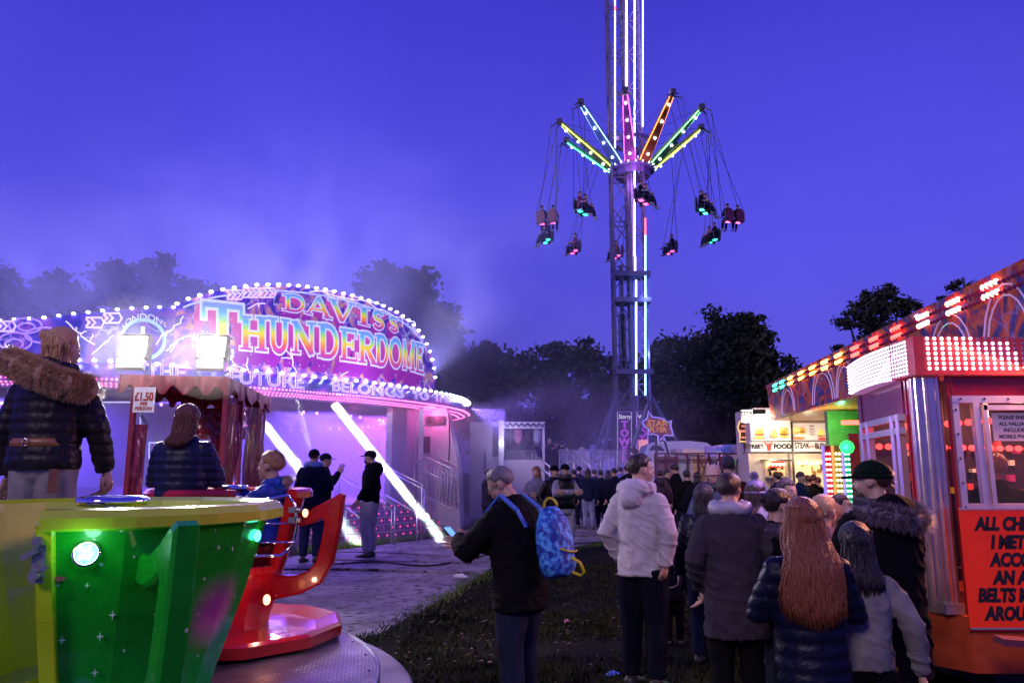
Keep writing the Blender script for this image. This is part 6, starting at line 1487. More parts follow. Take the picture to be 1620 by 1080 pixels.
def person(label, pos, H, face, top=('cloth', (.03, .03, .04)), legs=('denim', (.03, .04, .09)), hair=('short', (.03, .02, .015)), vox=None, bulk=1.0, arms=('down', 'down'), lean=0, hyaw=0, hpitch=0, hem=.46, pose='stand', hs=1.0, hood=False, cap=None, puff=0, skin=SK, group=None, shoes=(.03, .03, .03), fur=None, hat=None, glasses=False, wide=1.0, extra=None, lbulk=1.0, beard=None, hood_up=False, bagc=None, stance=0, facedetail=True, seatk=None, collar=True, scarf=None, vest=None, nm='person'):
    """person facing +y locally, built in metres, feet on pos.z"""
    rnd = random.Random(label); rz = -radians(face)
    t = thing(nm, label, 'person', tuple(pos), rz, group)
    D = sqrt(pos[0] ** 2 + pos[1] ** 2)
    vx = vox or max(.0105, min(.034, D * .0017))
    far = D > 12
    le = radians(-lean); PV_ = V((0, 0, .52)); NK = V((0, -.005, .845))
    up = lambda v: rotx(v, le, PV_) * H
    # head frame
    hh = .132 * H * hs; hc0 = V((0, .012, .845 + .02)) ; neck_top = up(hc0)
    Rh = Matrix.Rotation(radians(-hyaw), 3, 'Z') @ Matrix.Rotation(le * .4 - radians(hpitch), 3, 'X')
    hcen = neck_top + Rh @ V((0, .03, .42)) * hh
    hp = lambda x, y, z: hcen + Rh @ V((x, y, z)) * hh
    R_ = lambda r: tuple(x * hh for x in r)
    b = MB()
    nseg = (16, 10) if not far else (10, 7)
    def el(c, r, mb=b, R=Rh): mb.ell(hp(*c), R_(r), R, *nseg)
    el((0, -.06, .13), (.335, .41, .36)); el((0, .10, -.12), (.27, .29, .35)); el((0, .15, -.34), (.18, .19, .14)); el((0, .33, .08), (.19, .07, .045))
    el((.13, .26, -.14), (.10, .10, .11)); el((-.13, .26, -.14), (.10, .10, .11)); el((0, .36, -.235), (.09, .055, .03)); el((0, .35, -.275), (.08, .045, .03)); el((0, .31, -.40), (.085, .07, .06))
    b.tube([hp(0, .36, .05), hp(0, .43, -.06), hp(0, .46, -.12)], [.035 * hh, .045 * hh, .058 * hh], 8)
    for s in (-1, 1): el((.335 * s, -.03, -.03), (.04, .085, .125))
    b.tube([hp(0, -.06, -.15), up(V((0, -.012, .84)))], [.215 * hh, .25 * hh], 12)
    sh = .088 * wide
    b.tube([up(V((0, 0, .84))), up(V((0, 0, .74))), up(V((0, 0, .62))), up(V((0, 0, .52)))], [.04 * H, .075 * H, .07 * H, .075 * H], 12)
    if pose == 'stand':
        st = stance
        L = [[(s * .052, 0, .50), (s * (.058 + .01 * abs(st)), .012 + .05 * st * s, .275), (s * (.06 + .012 * abs(st)), -.008 + .07 * st * s, .045)] for s in (-1, 1)]
    else:
        L = [[(s * .052, 0, .50), (s * .062, .225, .515 + .02 * s), (s * .060, .27 + .02 * s, .285)] for s in (-1, 1)]
    A = []
    for i, s in enumerate((-1, 1)):
        a = arms[i]; e, w_ = ARMS[a] if isinstance(a, str) else a
        A.append([up(V((s * sh * 1.06, -.005, .785))), up(V((s * e[0] * (.6 + .4 * wide), e[1], e[2]))), up(V((s * w_[0], w_[1], w_[2])))])
    for p in L: q = [V(x) * H for x in p]; b.tube(q, [.055 * H, .036 * H, .024 * H], 10); b.tube([q[2], q[2] - V((0, 0, .03 * H))], .022 * H, 8)
    for p in A: b.tube(p, [.030 * H, .025 * H, .017 * H], 8)
    vs, fs = remesh(b, vx, 3 if not far else 2)
    out = MB(); sk = cmat('skin', skin); out.add(vs, fs, sk)
    # hands with five fingers
    for i, s in enumerate((-1, 1)):
        p = A[i]; d = (p[2] - p[1]).normalized(); side = V((s, 0, 0)) if abs(d.z) > .6 else V((0, 0, -1)); side = (side - d * side.dot(d)).normalized(); n = d.cross(side) * s
        if abs(d.z) > .6: side, n = n, side
        k = .108 * H; w0 = p[2]; c = w0 + d * k * .28
        hm = MB(); R3 = Matrix((side, n, d)).transposed()
        hm.ell(c, (k * .23, k * .12, k * .30), R3, 10, 7)
        for f in range(4):
            o_ = (f - 1.5) * .125 * k; ln = k * (.36, .44, .40, .32)[f]; b0 = w0 + d * k * .48 + side * o_; cu = -n * (.10 + .05 * f) * s if True else n
            hm.tube([b0, b0 + d * ln * .45 + cu * k * .5, b0 + d * ln * .8 + cu * k * 1.4, b0 + d * ln * .9 + cu * k * 2.2], [.062 * k, .056 * k, .05 * k, .034 * k], 6)
        b0 = w0 + d * k * .15 + side * k * .18; hm.tube([b0, b0 + d * k * .22 + side * k * .12, b0 + d * k * .42 + side * k * .08 - n * s * .08 * k], [.08 * k, .068 * k, .045 * k], 6)
        out.add(hm.v, hm.f, sk)
    # eyes, brows, lips
    if facedetail and vx < .03:
        ew = cmat('eyewhite', (.7, .68, .66)); ib = cmat('iris', (.02, .015, .01)); lp = cmat('lips', (skin[0] * .85, skin[1] * .45, skin[2] * .5))
        for s in (-1, 1):
            out.ell(hp(.115 * s, .325, -.0), R_((.058, .05, .030)), Rh, 10, 6, mat=ew); out.ell(hp(.115 * s, .352, -.0), R_((.026, .028, .026)), Rh, 8, 5, mat=ib)
            out.ell(hp(.12 * s, .375, .09), R_((.07, .02, .014)), Rh, 8, 4, mat=cmat('hair', hair[1]) if hair else ib)
        out.ell(hp(0, .392, -.25), R_((.085, .035, .022)), Rh, 10, 5, mat=lp)
    out.build('body', None, t, smooth=True)
    # trousers
    if legs:
        m = MB(); lb = lbulk
        m.ell(V((0, 0, .515)) * H, (.096 * H * wide * lb, .078 * H * lb, .075 * H), None, 14, 10)
        for p in L:
            q = [V(x) * H for x in p]; m.tube([q[0], q[0].lerp(q[1], .5), q[1], q[1].lerp(q[2], .5), q[2] + V((0, 0, .006 * H))], [.066 * H * lb, .060 * H * lb, .048 * H * lb, .043 * H * lb, .037 * H * lb], 12)
        vs, fs = remesh(m, vx, 3, lambda v: .006 * mnoise.noise(V((v.x * 14, v.y * 14, v.z * 9))))
        m = MB(); m.add(vs, fs); m.build('trousers', cmat(*legs), t, smooth=True)
    m = MB()
    for p in L:
        q = V(p[2]) * H; z = q.z - .045 * H
        rings = []
        for (y, w_, h_) in ((-.030, .024, .045), (.0, .028, .055), (.045, .030, .038), (.085, .030, .026), (.108, .018, .016)):
            rings.append([V((q.x + w_ * H * cos(k * pi / 5), q.y + y * H, z + max(0, h_ * H * (.5 + .5 * sin(k * pi / 5))))) for k in range(10)])
        m.loft(rings)
    m.build('shoes', cmat('shoe', shoes), t, smooth=True)
    # upper garment
    m = MB(); bk = bulk
    rings = []
    hz = hem
    lv = [(hz, .106, .082), (hz + (.58 - hz) * .5, .104, .082), (.58, .098, .078), (.66, .103, .08), (.74, .106, .080), (.785, .104, .070), (.812, .082, .058), (.835, .056, .050), (.85, .048, .046)]
    for z, rx, ry in lv:
        rings.append([(V((rx * H * bk * wide * cos(k * pi / 10), (ry * H * bk) * sin(k * pi / 10) - .004 * H, z * H)) if z < .52 else up(V((rx * bk * wide * cos(k * pi / 10), ry * bk * sin(k * pi / 10) - .004, z)))) for k in range(20)])
    m.loft(rings)
    for p in A:
        d = (p[2] - p[1]); m.tube([p[0] + V((0, 0, 0)), p[0].lerp(p[1], .5), p[1], p[1].lerp(p[2], .5), p[2] + d * .0], [.041 * H * bk, .040 * H * bk, .037 * H * bk, .034 * H * bk, .028 * H * bk], 12); m.ell(p[0] + V((0, 0, -.004)) * H, .041 * H * bk, None, 12, 8)
    if collar: m.tube([up(V((0, -.006, .83))), up(V((0, -.002, .862)))], [.052 * H, .046 * H], 14)
    if hood: 
        m.ell(up(V((0, -.062, .838))), (.078 * H, .048 * H, .046 * H), None, 14, 9); m.ell(up(V((0, -.085, .805))), (.055 * H, .035 * H, .050 * H), None, 12, 8)
        for s in (-1, 1): m.tube([up(V((s * .065, -.05, .845))), up(V((s * .062, .0, .85))), up(V((s * .035, .045, .83)))], [.026 * H, .022 * H, .016 * H], 8)
    if hood_up: m.ell(hp(0, -.10, .10), R_((.43, .47, .47)), Rh, 16, 10)
    sd = rnd.random() * 50
    def dsp(v):
        a = .005 * mnoise.noise(V((v.x * 9 + sd, v.y * 9, v.z * 7))) + .004 * mnoise.noise(V((v.x * 25, v.y * 25 + sd, v.z * 14)))
        a += .009 * max(0, 1 - abs(mnoise.noise(V((v.x * 6, v.y * 6 + sd, v.z * 15 + v.x * 8)))) * 5) * (0 if puff else 1)
        if puff: a += puff * (abs(sin(v.z * pi / (.062)))) ** .6 - puff * .5
        return a
    vs, fs = remesh(m, vx, 3, dsp)
    m = MB(); m.add(vs, fs); jo = m.build('jacket', cmat(*top), t, smooth=True)
    if vest:
        m = MB(); m.loft([[up(V((rx * 1.10 * bk * wide * cos(k * pi / 10), ry * 1.12 * bk * sin(k * pi / 10) - .004, z))) for k in range(20)] for z, rx, ry in lv[1:-1]]); m.build('gilet', cmat('puff', vest), t, smooth=True)
    # hair
    if hair:
        kind, hcx = hair; hm_ = cmat('hair', hcx); m = MB(); nu, nv = (40, 26) if not far else (18, 12)
        vs = []
        for j in range(nv + 1):
            ph = pi * j / nv
            for i in range(nu):
                th = 2 * pi * i / nu; d = V((sin(ph) * cos(th), sin(ph) * sin(th), cos(ph)))
                lim = (.30 if kind != 'long' else .25)
                cut = 0
                ss = lambda x: (lambda q: q * q * (3 - 2 * q))(min(1, max(0, x)))
                zl = -.66 + (.60 if kind != 'long' else .10) * ss((d.y + .5) / .35) + (.50 if kind != 'long' else .98) * ss((d.y - .22) / .42) + .03 * mnoise.noise(d * 9)
                cut = min(1, max(0, (zl - d.z) * 7))
                r0 = {'short': 1.09, 'buzz': 1.04, 'long': 1.14, 'tied': 1.10, 'messy': 1.16}[kind]
                r0 += .035 * mnoise.noise(d * 4 + V((sd, 0, 0))) * (2 if kind == 'messy' else 1)
                if kind == 'short' and d.z > .3: r0 += .05 * max(0, d.y + .2)
                r0 = (1.0 + (r0 - 1.0) * min(1, (d.z - zl) * 2.6)) if d.z > zl else .92
                vs.append(hp(0 + d.x * .345 * r0, -.05 + d.y * .42 * r0, .12 + d.z * .385 * r0))
        fs = [(j * nu + i, j * nu + (i + 1) % nu, (j + 1) * nu + (i + 1) % nu, (j + 1) * nu + i) for j in range(nv) for i in range(nu)]
        m.add(vs, fs)
        if not far:   # loose locks break the outline
            for _ in range(260 if kind in ('short', 'messy') else 160):
                d = V((rnd.gauss(0, 1), rnd.gauss(-.4, 1), rnd.gauss(.5, .9))).normalized()
                if d.y > .1 and d.z < .5: continue
                if d.z < (-.1 if d.y > -.3 else -.45): continue
                p = hp(d.x * .365, -.05 + d.y * .44, .12 + d.z * .41); fl = (Rh @ V((-d.x * .3 + rnd.uniform(-.4, .4), .5 if kind == 'short' else -.3, -.35 if kind != 'messy' else .3))).normalized() * hh * .16
                w_ = V((d.y, -d.x, 0)); w_ = (w_.normalized() if w_.length > .1 else V((1, 0, 0))) * hh * .016
                m.add([p - w_, p + w_, p + fl + (p - hcen).normalized() * hh * .035], [(0, 1, 2)])
        if kind == 'long':
            ln = extra.get('hairlen', .20) if extra else .20; wd = extra.get('hairw', 1.0) if extra else 1.0
            if not far:
                for k in range(extra.get('strands', 260) if extra else 260):
                    a = rnd.uniform(-1.35, 1.35); dp = rnd.uniform(.80, 1.06)
                    pts = []; wv = rnd.uniform(0, 6)
                    z0 = rnd.uniform(.1, .35); lk = ln * rnd.uniform(.74, 1.04) * (1.04 - .10 * abs(a))
                    for q_ in range(9):
                        f = q_ / 8; spread = 1 + f * .55 * wd
                        x = sin(a) * .355 * dp * spread + (.02 if not extra else extra.get('wave', .02)) * sin(wv + f * 9) * (.3 + f); y = -cos(a) * .40 * dp * (1 + .25 * f) - .05 + .015 * cos(wv + f * 8); z = z0 + (-(lk * H / hh) - z0) * f
                        bk_ = -((.078 * bulk + .016) * H + puff) / hh * sqrt(max(.05, 1 - (x * hh / (.125 * H * bulk * wide)) ** 2)); g_ = min(1, max(0, (-z - .42) / .35)); y = y * (1 - g_) + min(y, bk_ - rnd.random() * .10) * g_
                        pts.append(hcen + (Rh if f < .35 else Matrix.Rotation(radians(-hyaw) * (1 - f), 3, 'Z')) @ V((x, y, z)) * hh)
                    rr = hh * rnd.uniform(.010, .030)
                    m.tube(pts, [rr * .7, rr, rr, rr, rr, rr * .95, rr * .8, rr * .6, rr * .15], 5)
            else:
                m.loft([[hcen + Matrix.Rotation(radians(-hyaw), 3, 'Z') @ V((.36 * s * cos(k * pi / 6), -.18 + .26 * sin(k * pi / 6) - .15 * (1 - z) * .3, z)) * hh for k in range(12)] for z, s in ((.1, .95), (-.3, 1.1), (-.7, 1.2), (-1.1, 1.1), (-1.35, .6))])
        if kind == 'tied':
            bx = extra.get('bun', (0, -.48, .22)) if extra else (0, -.48, .22); m.ell(hp(*bx), R_((.14, .13, .13)), Rh, 10, 8)
            if extra and extra.get('tail'): m.tube([hp(*bx), hp(bx[0], bx[1] - .15, bx[2] - .2), hp(bx[0], bx[1] - .12, bx[2] - .6), hp(bx[0], bx[1] - .06, bx[2] - .95)], [.1 * hh, .13 * hh, .10 * hh, .03 * hh], 8)
        m.build('hair', hm_, t, smooth=True)
    if beard:
        m = MB(); m.ell(hp(0, .20, -.30), R_((.215, .225, .19)), Rh, 14, 9); m.ell(hp(0, .395, -.20), R_((.10, .03, .025)), Rh, 8, 5); m.build('beard', cmat('hair', beard), t, smooth=True)
    if cap:
        cc_, back = cap if isinstance(cap[0], tuple) else (cap, 0)
        m = MB(); rings = []
        for j in range(8):
            a = j / 7 * pi / 2; rings.append([hp(.375 * cos(a) * cos(k * pi / 10), -.05 + .455 * cos(a) * sin(k * pi / 10), .17 + .37 * sin(a)) for k in range(20)])
        m.loft(rings); m.loft([[hp(.38 * cos(k * pi / 10), -.05 + .46 * sin(k * pi / 10), z) for k in range(20)] for z in (.08, .18)])
        f_ = -1 if back else 1
        top_ = [hp(.27 * cos(k * pi / 10), -.05 + f_ * (.40 + .36 * sin(k * pi / 10)), .13 - .05 * sin(k * pi / 10)) for k in range(11)]
        m.loft([[p + Rh @ V((0, 0, dz)) * hh for p in top_] for dz in (-.03, .03)], closed=True)
        m.ell(hp(0, -.05, .545), R_((.03, .03, .015)), Rh, 8, 4); m.build('cap', cmat('cloth', cc_), t, smooth=True)
    if hat:
        m = MB(); kind, c1, c2 = hat
        m.ell(hp(0, -.06, .18), R_((.38, .44, .40)), Rh, 20, 12); m.tube([hp(.385 * cos(k * pi / 10), -.05 + .45 * sin(k * pi / 10), .06) for k in range(20)], .055 * hh, 8, closed=True); m.build('hat', cmat('knit', c1), t, smooth=True)
        if kind == 'bobble':
            m = MB()
            for _ in range(220): d = V((rnd.gauss(0, 1), rnd.gauss(0, 1), rnd.gauss(0, 1))).normalized(); c = hp(0, -.12, .70); m.tube([c, c + d * hh * .2], [.014 * hh, .006 * hh], 4)
            m.build('bobble', cmat('knit', c2), t)
    if glasses:
        m = MB()
        for s in (-1, 1):
            m.tube([hp(s * (.125 + .075 * cos(k * pi / 7)), .43, -.01 + .055 * sin(k * pi / 7)) for k in range(14)], .012 * hh, 5, closed=True); m.tube([hp(s * .2, .42, .01), hp(s * .34, .2, .02), hp(s * .345, -.02, .0)], .016 * hh, 5)
        m.bar(hp(-.05, .44, .0), hp(.05, .44, .0), .015 * hh); m.build('glasses', M['black'], t, smooth=True)
    if fur:
        m = MB(); fc, path, fr, n_, fl_ = fur
        pts = [V(p) * H for p in path]; pts = [up(p / H) for p in pts]
        core = MB(); core.tube(pts, [fr * H * q_ for q_ in ([.6] + [1] * (len(pts) - 2) + [.6])], 10); m.add(core.v, core.f)
        for _ in range(n_):
            q_ = rnd.uniform(0, len(pts) - 1.001); i0 = int(q_); c = pts[i0].lerp(pts[i0 + 1], q_ - i0); d0 = (pts[i0 + 1] - pts[i0]).normalized()
            d = V((rnd.gauss(0, 1), rnd.gauss(0, 1), rnd.gauss(0, 1))); d = (d - d0 * d.dot(d0)).normalized(); s_ = c + d * fr * H * .92; e_ = s_ + (d + d0 * rnd.uniform(-.7, .7) + V((0, 0, rnd.uniform(-.5, .2)))).normalized() * fl_ * H * rnd.uniform(.5, 1.2)
            w_ = d0 * .0026 * H / 1.6; m.add([s_ - w_, s_ + w_, e_], [(0, 1, 2)])
        m.build('fur_trim', cmat('hair', fc), t, smooth=False)
    if scarf:
        m = MB(); m.tube([up(V((.062 * cos(k * pi / 7), .008 + .058 * sin(k * pi / 7), .848 + .008 * sin(k * 2)))) for k in range(14)], .028 * H, 8, closed=True); m.build('scarf', cmat('knit', scarf), t, smooth=True)
    return t, dict(H=H, up=up, hp=hp, A=A, hh=hh, L=L, rnd=rnd)
def spot(px, top, Y, zf=0.0, hmin=None):
    q = at(px, top, Y); return V((q.x, q.y, zf)), q.z - zf
def P_(label, px, ty, Y, face, zf=0.0, **k):
    p, H = spot(px, ty, Y, zf); lean = k.get('lean', 0)
    H = H / (1 - (1 - cos(radians(lean))) * .45) * 1.0
    H /= (1.0 + (.132 * (k.get('hs', 1) - 1)) + (.012 if k.get('hat') else 0))
    return person(label, p, H * .995, face, **k)
BLK = (.012, .012, .016); NAVY = (.012, .018, .06)
# --- in the teacups
t, I = P_('blonde woman with wide brown fur hood and belted black jacket above the green teacup', 92, 508, 4.62, 8, zf=.71, top=('puff', (.03, .022, .028)), legs=('denim', (.30, .27, .27)), hair=('tied', (.70, .42, .17)), hyaw=14, hem=.50, bulk=1.12, puff=.006, wide=1.12, arms=('down', ((.155, .03, .65), (.165, .10, .50))), hood=True, lean=3, hs=1.14,
   fur=((.60, .36, .19), [(-.06, .06, .85), (-.125, .02, .862), (-.148, -.04, .872), (-.11, -.105, .868), (-.03, -.135, .838), (.05, -.13, .805), (.115, -.09, .778), (.150, -.02, .775), (.12, .04, .79)], .041, 15000, .024), extra={'bun': (-.20, -.36, .30)})
m = MB(); hp = I['hp']; r_ = random.Random(3)
for k in range(70):
    a = r_.uniform(-.9, 1.5); p0 = (sin(a) * .34, -cos(a) * .36 - .05, r_.uniform(-.15, .25)); e = r_.uniform(.25, .65)
    m.tube([hp(*p0), hp(p0[0] * 1.12 + r_.uniform(-.05, .08), p0[1] * 1.05, p0[2] - e * .5), hp(p0[0] * 1.1 + r_.uniform(-.1, .12), p0[1] * .95, p0[2] - e)], [.02 * I['hh'], .016 * I['hh'], .004 * I['hh']], 4)
m.build('hair_strands', cmat('hair', (.62, .38, .17)), t, smooth=True)
H = I['H']; m = MB(); m.loft([[V((.106 * H * 1.12 * cos(k * pi / 12), .080 * H * 1.12 * sin(k * pi / 12) - .005, z)) for k in range(24)] for z in (.575 * H, .603 * H)]); bo_ = m.build('belt', mat('tan_leather', (.36, .15, .06), .4), t, smooth=True)
m = MB(); m.tube([V((.0 + .02 * cos(k * pi / 4), -.088 * H * 1.12, .589 * H + .022 * sin(k * pi / 4))) for k in range(8)], .003, 5, closed=True); m.build('buckle', M['chrome'], t)
m = MB(); m.bar(V((.1 * H, -.075 * H, .50 * H)), V((.1 * H, -.075 * H, .42 * H)), .05, .01); m.build('bag_strap', mat('brown_strap', (.18, .06, .03), .5), t)
P_('woman with a brown bob and navy quilted jacket riding in the red teacup', 297, 634, 6.05, 4, zf=.42, top=('puff', (.025, .03, .10)), legs=('denim', (.02, .02, .03)), hair=('long', (.15, .045, .022)), bulk=1.12, puff=.009, wide=1.1, extra={'hairlen': .125, 'hairw': .35, 'strands': 420}, hs=1.1, collar=False, arms=('front', 'front'))
P_('boy with light brown hair and bright blue jacket turned left in the red teacup', 433, 709, 6.38, -78, zf=.42, pose='sit', top=('puff', (.02, .07, .42)), legs=('cloth', (.02, .02, .05)), hair=('messy', (.36, .19, .09)), hs=1.45, bulk=1.12, wide=1.0, arms=(((.13, .12, .70), (.05, .27, .765)), ((.15, .12, .70), (.06, .26, .77))), hood=True, fur=((.45, .32, .26), [(.03, -.10, .865), (0, -.125, .85), (-.05, -.11, .845)], .026, 900, .030))
# --- by the ride
P_('man in navy jacket with blue collar and black cap, back turned', 497, 707, 13.4, 5, zf=.03, top=('cloth', NAVY), legs=('denim', (.05, .07, .17)), hair=('buzz', (.02, .015, .01)), cap=((.012, .012, .018), 1), bulk=1.1, arms=('front', 'front'), hem=.48, scarf=(.10, .18, .5))
P_('man in a dark peaked cap half hidden behind the navy jacketed man', 514, 714, 14.4, 75, zf=.03, top=('cloth', BLK), hair=('buzz', (.03, .02, .015)), cap=((.015, .02, .05), 0), arms=('hold', 'hold'))
P_('man in black hoodie, dark cap and pale grey joggers standing beside the white beam', 588, 709, 14.2, -78, zf=.03, top=('cloth', BLK), legs=('cloth', (.38, .35, .40)), hair=('buzz', (.02, .015, .01)), cap=((.015, .018, .03), 0), arms=('pocket', 'down'), hood=True, lbulk=1.08, beard=(.03, .02, .015), hem=.49)
P_('young man in grey sleeved gilet and dark cap standing with folded arms', 893, 731, 14.3, 160, top=('cloth', (.30, .30, .36)), legs=('cloth', (.32, .30, .38)), hair=('buzz', (.02, .015, .01)), cap=((.012, .012, .014), 0), arms=('fold', 'fold'), vest=(.012, .012, .014), scarf=(.02, .02, .02))
P_('young man in black puffer jacket and black cap beside the gilet wearer', 876, 733, 14.6, 150, top=('puff', BLK), hair=('buzz', (.02, .015, .01)), cap=((.012, .012, .014), 0), puff=.01, arms=('pocket', 'pocket'), bulk=1.1)
P_('woman with long auburn hair and checked top behind the backpack man', 849, 735, 15.2, 200, top=('cloth', (.16, .15, .24)), hair=('long', (.20, .06, .025)), arms=('front', 'front'))
P_('dark figure holding a phone in purple smoke, left of the backpack man', 772, 740, 17.5, 60, zf=.03, top=('cloth', (.05, .04, .08)), hair=('short', (.03, .02, .02)), arms=('phone', 'phone'))
P_('person in dark coat holding a lit phone just behind the head of the backpack man', 790, 745, 12.5, 100, zf=.03, top=('cloth', BLK), arms=('phone', 'phone'))
# --- phone man
t, I = P_('stooping grey haired man in black coat with glasses, looking at his phone', 822, 728, 5.2, -55, top=('cloth', (.014, .013, .017)), legs=('denim', (.035, .05, .10)), hair=('short', (.17, .16, .18)), bulk=1.22, wide=1.08, lean=8, hpitch=26, hyaw=-26, arms=(((.155, .14, .66), (.05, .25, .71)), ((.16, .12, .655), (-.02, .24, .695))), hem=.42, glasses=True, lbulk=1.12, beard=None, hs=1.04, stance=.15)
PHM = (t, I)
def wmat(t): return Matrix.Translation(t.location) @ Matrix.Rotation(t.rotation_euler.z, 4, 'Z')
H = I['H']; up = I['up']
# phone
wl = wmat(t); hpnt = (I['A'][0][2] + I['A'][1][2]) / 2 + V((0, .095, .045)); ph = thing('phone', 'phone with a lit blue screen held by the backpack man', 'phone', tuple(wl @ hpnt), t.rotation_euler.z)
Rp = Matrix.Rotation(radians(38), 3, 'X'); mb = MB(); mb.box((0, 0, 0), (.078, .155, .010), M=Rp); mb.build('case', M['black'], ph); mb = MB(); mb.box(Rp @ V((0, 0, .0065)), (.068, .14, .002), M=Rp); mb.build('screen', glow('screen_blue', (.15, .4, 1), 1.2), ph)
# backpack
def bagmat():
    m, t_, b = newmat('backpack_print'); N = t_.nodes; L_ = t_.links; tc = N.new('ShaderNodeTexCoord'); n = N.new('ShaderNodeTexNoise'); n.inputs['Scale'].default_value = 26; n.inputs['Detail'].default_value = 3; L_.new(tc.outputs['Object'], n.inputs[0])
    r = N.new('ShaderNodeValToRGB'); e = r.color_ramp.elements; e[0].position = .40; e[0].color = (.012, .035, .28, 1); e[1].position = .60; e[1].color = (.10, .42, .85, 1); e.new(.50).color = (.03, .16, .62, 1); L_.new(n.outputs[0], r.inputs[0]); L_.new(r.outputs[0], b.inputs['Base Color']); b.inputs['Roughness'].default_value = .7; return m
bp_ = thing('backpack', 'child\'s blue patterned backpack with yellow loops slung on the stooping man', 'bag', tuple(wl @ up(V((0, -.19, .67)))), t.rotation_euler.z)
m = MB(); m.loft([[V((rx * cos(k * pi / 12) * (1 if abs(cos(k * pi / 12)) < .8 else .96), ry * sin(k * pi / 12), z)) for k in range(24)] for z, rx, ry in ((-.23, .05, .04), (-.225, .12, .075), (-.16, .155, .10), (0, .155, .105), (.10, .135, .095), (.17, .095, .07), (.205, .05, .04), (.21, .01, .01))])
vs, fs = remesh(m, .012, 3, lambda v: .008 * mnoise.noise(v * 14)); m = MB(); m.add(vs, fs); Rb = Matrix.Rotation(radians(-lean_ if False else -10), 3, 'X'); m.v = [tuple(Rb @ V(v)) for v in m.v]; m.build('bag_body', bagmat(), bp_, smooth=True)
ym = mat('yellow_webbing', (.62, .50, .02), .5); bm = mat('blue_strap', (.05, .16, .55), .6)
rb = lambda *v: Rb @ V(v)
m = MB(); m.tube([rb(.03 * cos(k * pi / 8) , -.06 , .215 + .045 * sin(k * pi / 8)) if False else rb(-.02, -.02 + .05 * cos(k * pi / 8), .20 + .06 * sin(k * pi / 8)) for k in range(9)], .009, 6); m.build('grab_loop', ym, bp_, smooth=True)
m = MB(); m.tube([rb(-.10, -.095, -.06), rb(-.03, -.112, -.085), rb(.05, -.112, -.09), rb(.10, -.09, -.085)], .007, 6); m.build('zip', ym, bp_, smooth=True)
m = MB(); m.tube([rb(-.08, -.10, .02), rb(-.10, -.085, .10), rb(-.04, -.09, .15), rb(.03, -.085, .14)], .004, 5); m.build('pocket_zip', M['chrome'], bp_)
m = MB(); m.tube([rb(.02, -.06, -.20), rb(.05, -.12, -.24), rb(.05, -.15, -.22), rb(.03, -.14, -.16), rb(0, -.10, -.12)], .010, 6); m.build('strap_end', ym, bp_, smooth=True)
inv = (Matrix.Translation(bp_.location) @ Matrix.Rotation(t.rotation_euler.z, 4, 'Z')).inverted()
for s in (-1, 1):
    pts = [inv @ (wl @ q) for q in (up(V((s * .075, -.115, .73))), up(V((s * .085, -.085, .80))), up(V((s * .082, -.01, .868))), up(V((s * .088, .085, .79))))]
    sp = cat_rom([tuple(p) for p in pts], 4, closed=False) if False else pts
    m = MB()
    for a, b_ in zip(sp[:-1], sp[1:]): m.bar(a, b_, .045, .012, up=V((0, 0, 1)))
    m.build('shoulder_strap', bm, bp_)
# --- man in pale hooded jacket
t, I = P_('man with dark quiff in pale hooded jacket, hands behind him, looking to the right', 1010, 712, 5.9, 38, top=('cloth', (.60, .56, .60)), legs=('denim', (.012, .015, .035)), hair=('short', (.03, .016, .012)), hyaw=42, hood=True, hem=.47, bulk=1.02, wide=.98, arms=(((.155, -.04, .645), (.135, .05, .53)), ((.155, -.03, .65), (.125, -.02, .52))), lbulk=1.05, hs=1.02)
P_('small child in dark coat with pale waistband and striped trousers, back turned', 1062, 846, 7.3, 10, top=('cloth', (.012, .018, .03)), legs=('cloth', (.015, .015, .02)), hair=('buzz', (.015, .012, .01)), hs=1.55, hood=True, hat=('beanie', (.012, .012, .015), BLK), hem=.44, scarf=(.2, .28, .45))
# --- cluster in front of the kiosk
P_('man in grey brown coat over a pale hood, back to the camera', 1153, 741, 4.9, 2, top=('cloth', (.105, .085, .115)), legs=('cloth', (.012, .012, .018)), hair=('short', (.045, .020, .014)), hyaw=32, bulk=1.12, wide=1.04, hem=.36, arms=(((.155, -.03, .65), (.12, .055, .54)), ((.155, -.03, .65), (.12, .055, .54))), hs=1.0, scarf=(.42, .40, .48))
P_('girl with very long wavy light brown hair over a navy coat, back to the camera', 1268, 779, 3.62, 4, top=('puff', (.010, .014, .045)), legs=('cloth', (.01, .01, .015)), hair=('long', (.26, .080, .035)), bulk=1.08, wide=1.02, hem=.36, arms=('front', 'front'), hs=1.14, extra={'hairlen': .30, 'hairw': 1.6, 'strands': 1500, 'wave': .055}, puff=.006)
P_('girl with long black hair in grey bomber jacket, hand hanging at her side', 1352, 818, 3.8, 6, top=('denim', (.20, .19, .199)), legs=('cloth', (.01, .01, .015)), hair=('long', (.015, .012, .02)), bulk=1.02, wide=.94, hem=.50, arms=('front', ((.175, -.02, .64), (.20, .02, .475))), hs=1.15, extra={'hairlen': .17, 'hairw': .5, 'strands': 300}, lbulk=.95)
P_('bearded man in dark cap and long black parka with grey fur hood, facing the kiosk', 1382, 720, 4.15, -22, top=('cloth', (.010, .010, .015)), legs=('cloth', (.01, .01, .012)), hair=('buzz', (.05, .025, .015)), cap=((.012, .03, .018), 0), hyaw=-32, beard=(.06, .03, .018), bulk=1.22, wide=1.14, hem=.32, arms=('front', 'front'), hood=True,
   fur=((.16, .13, .17), [(-.10, .0, .835), (-.105, -.06, .83), (-.06, -.115, .815), (.0, -.135, .80), (.065, -.115, .80), (.105, -.06, .815), (.10, .0, .84)], .024, 4200, .026))
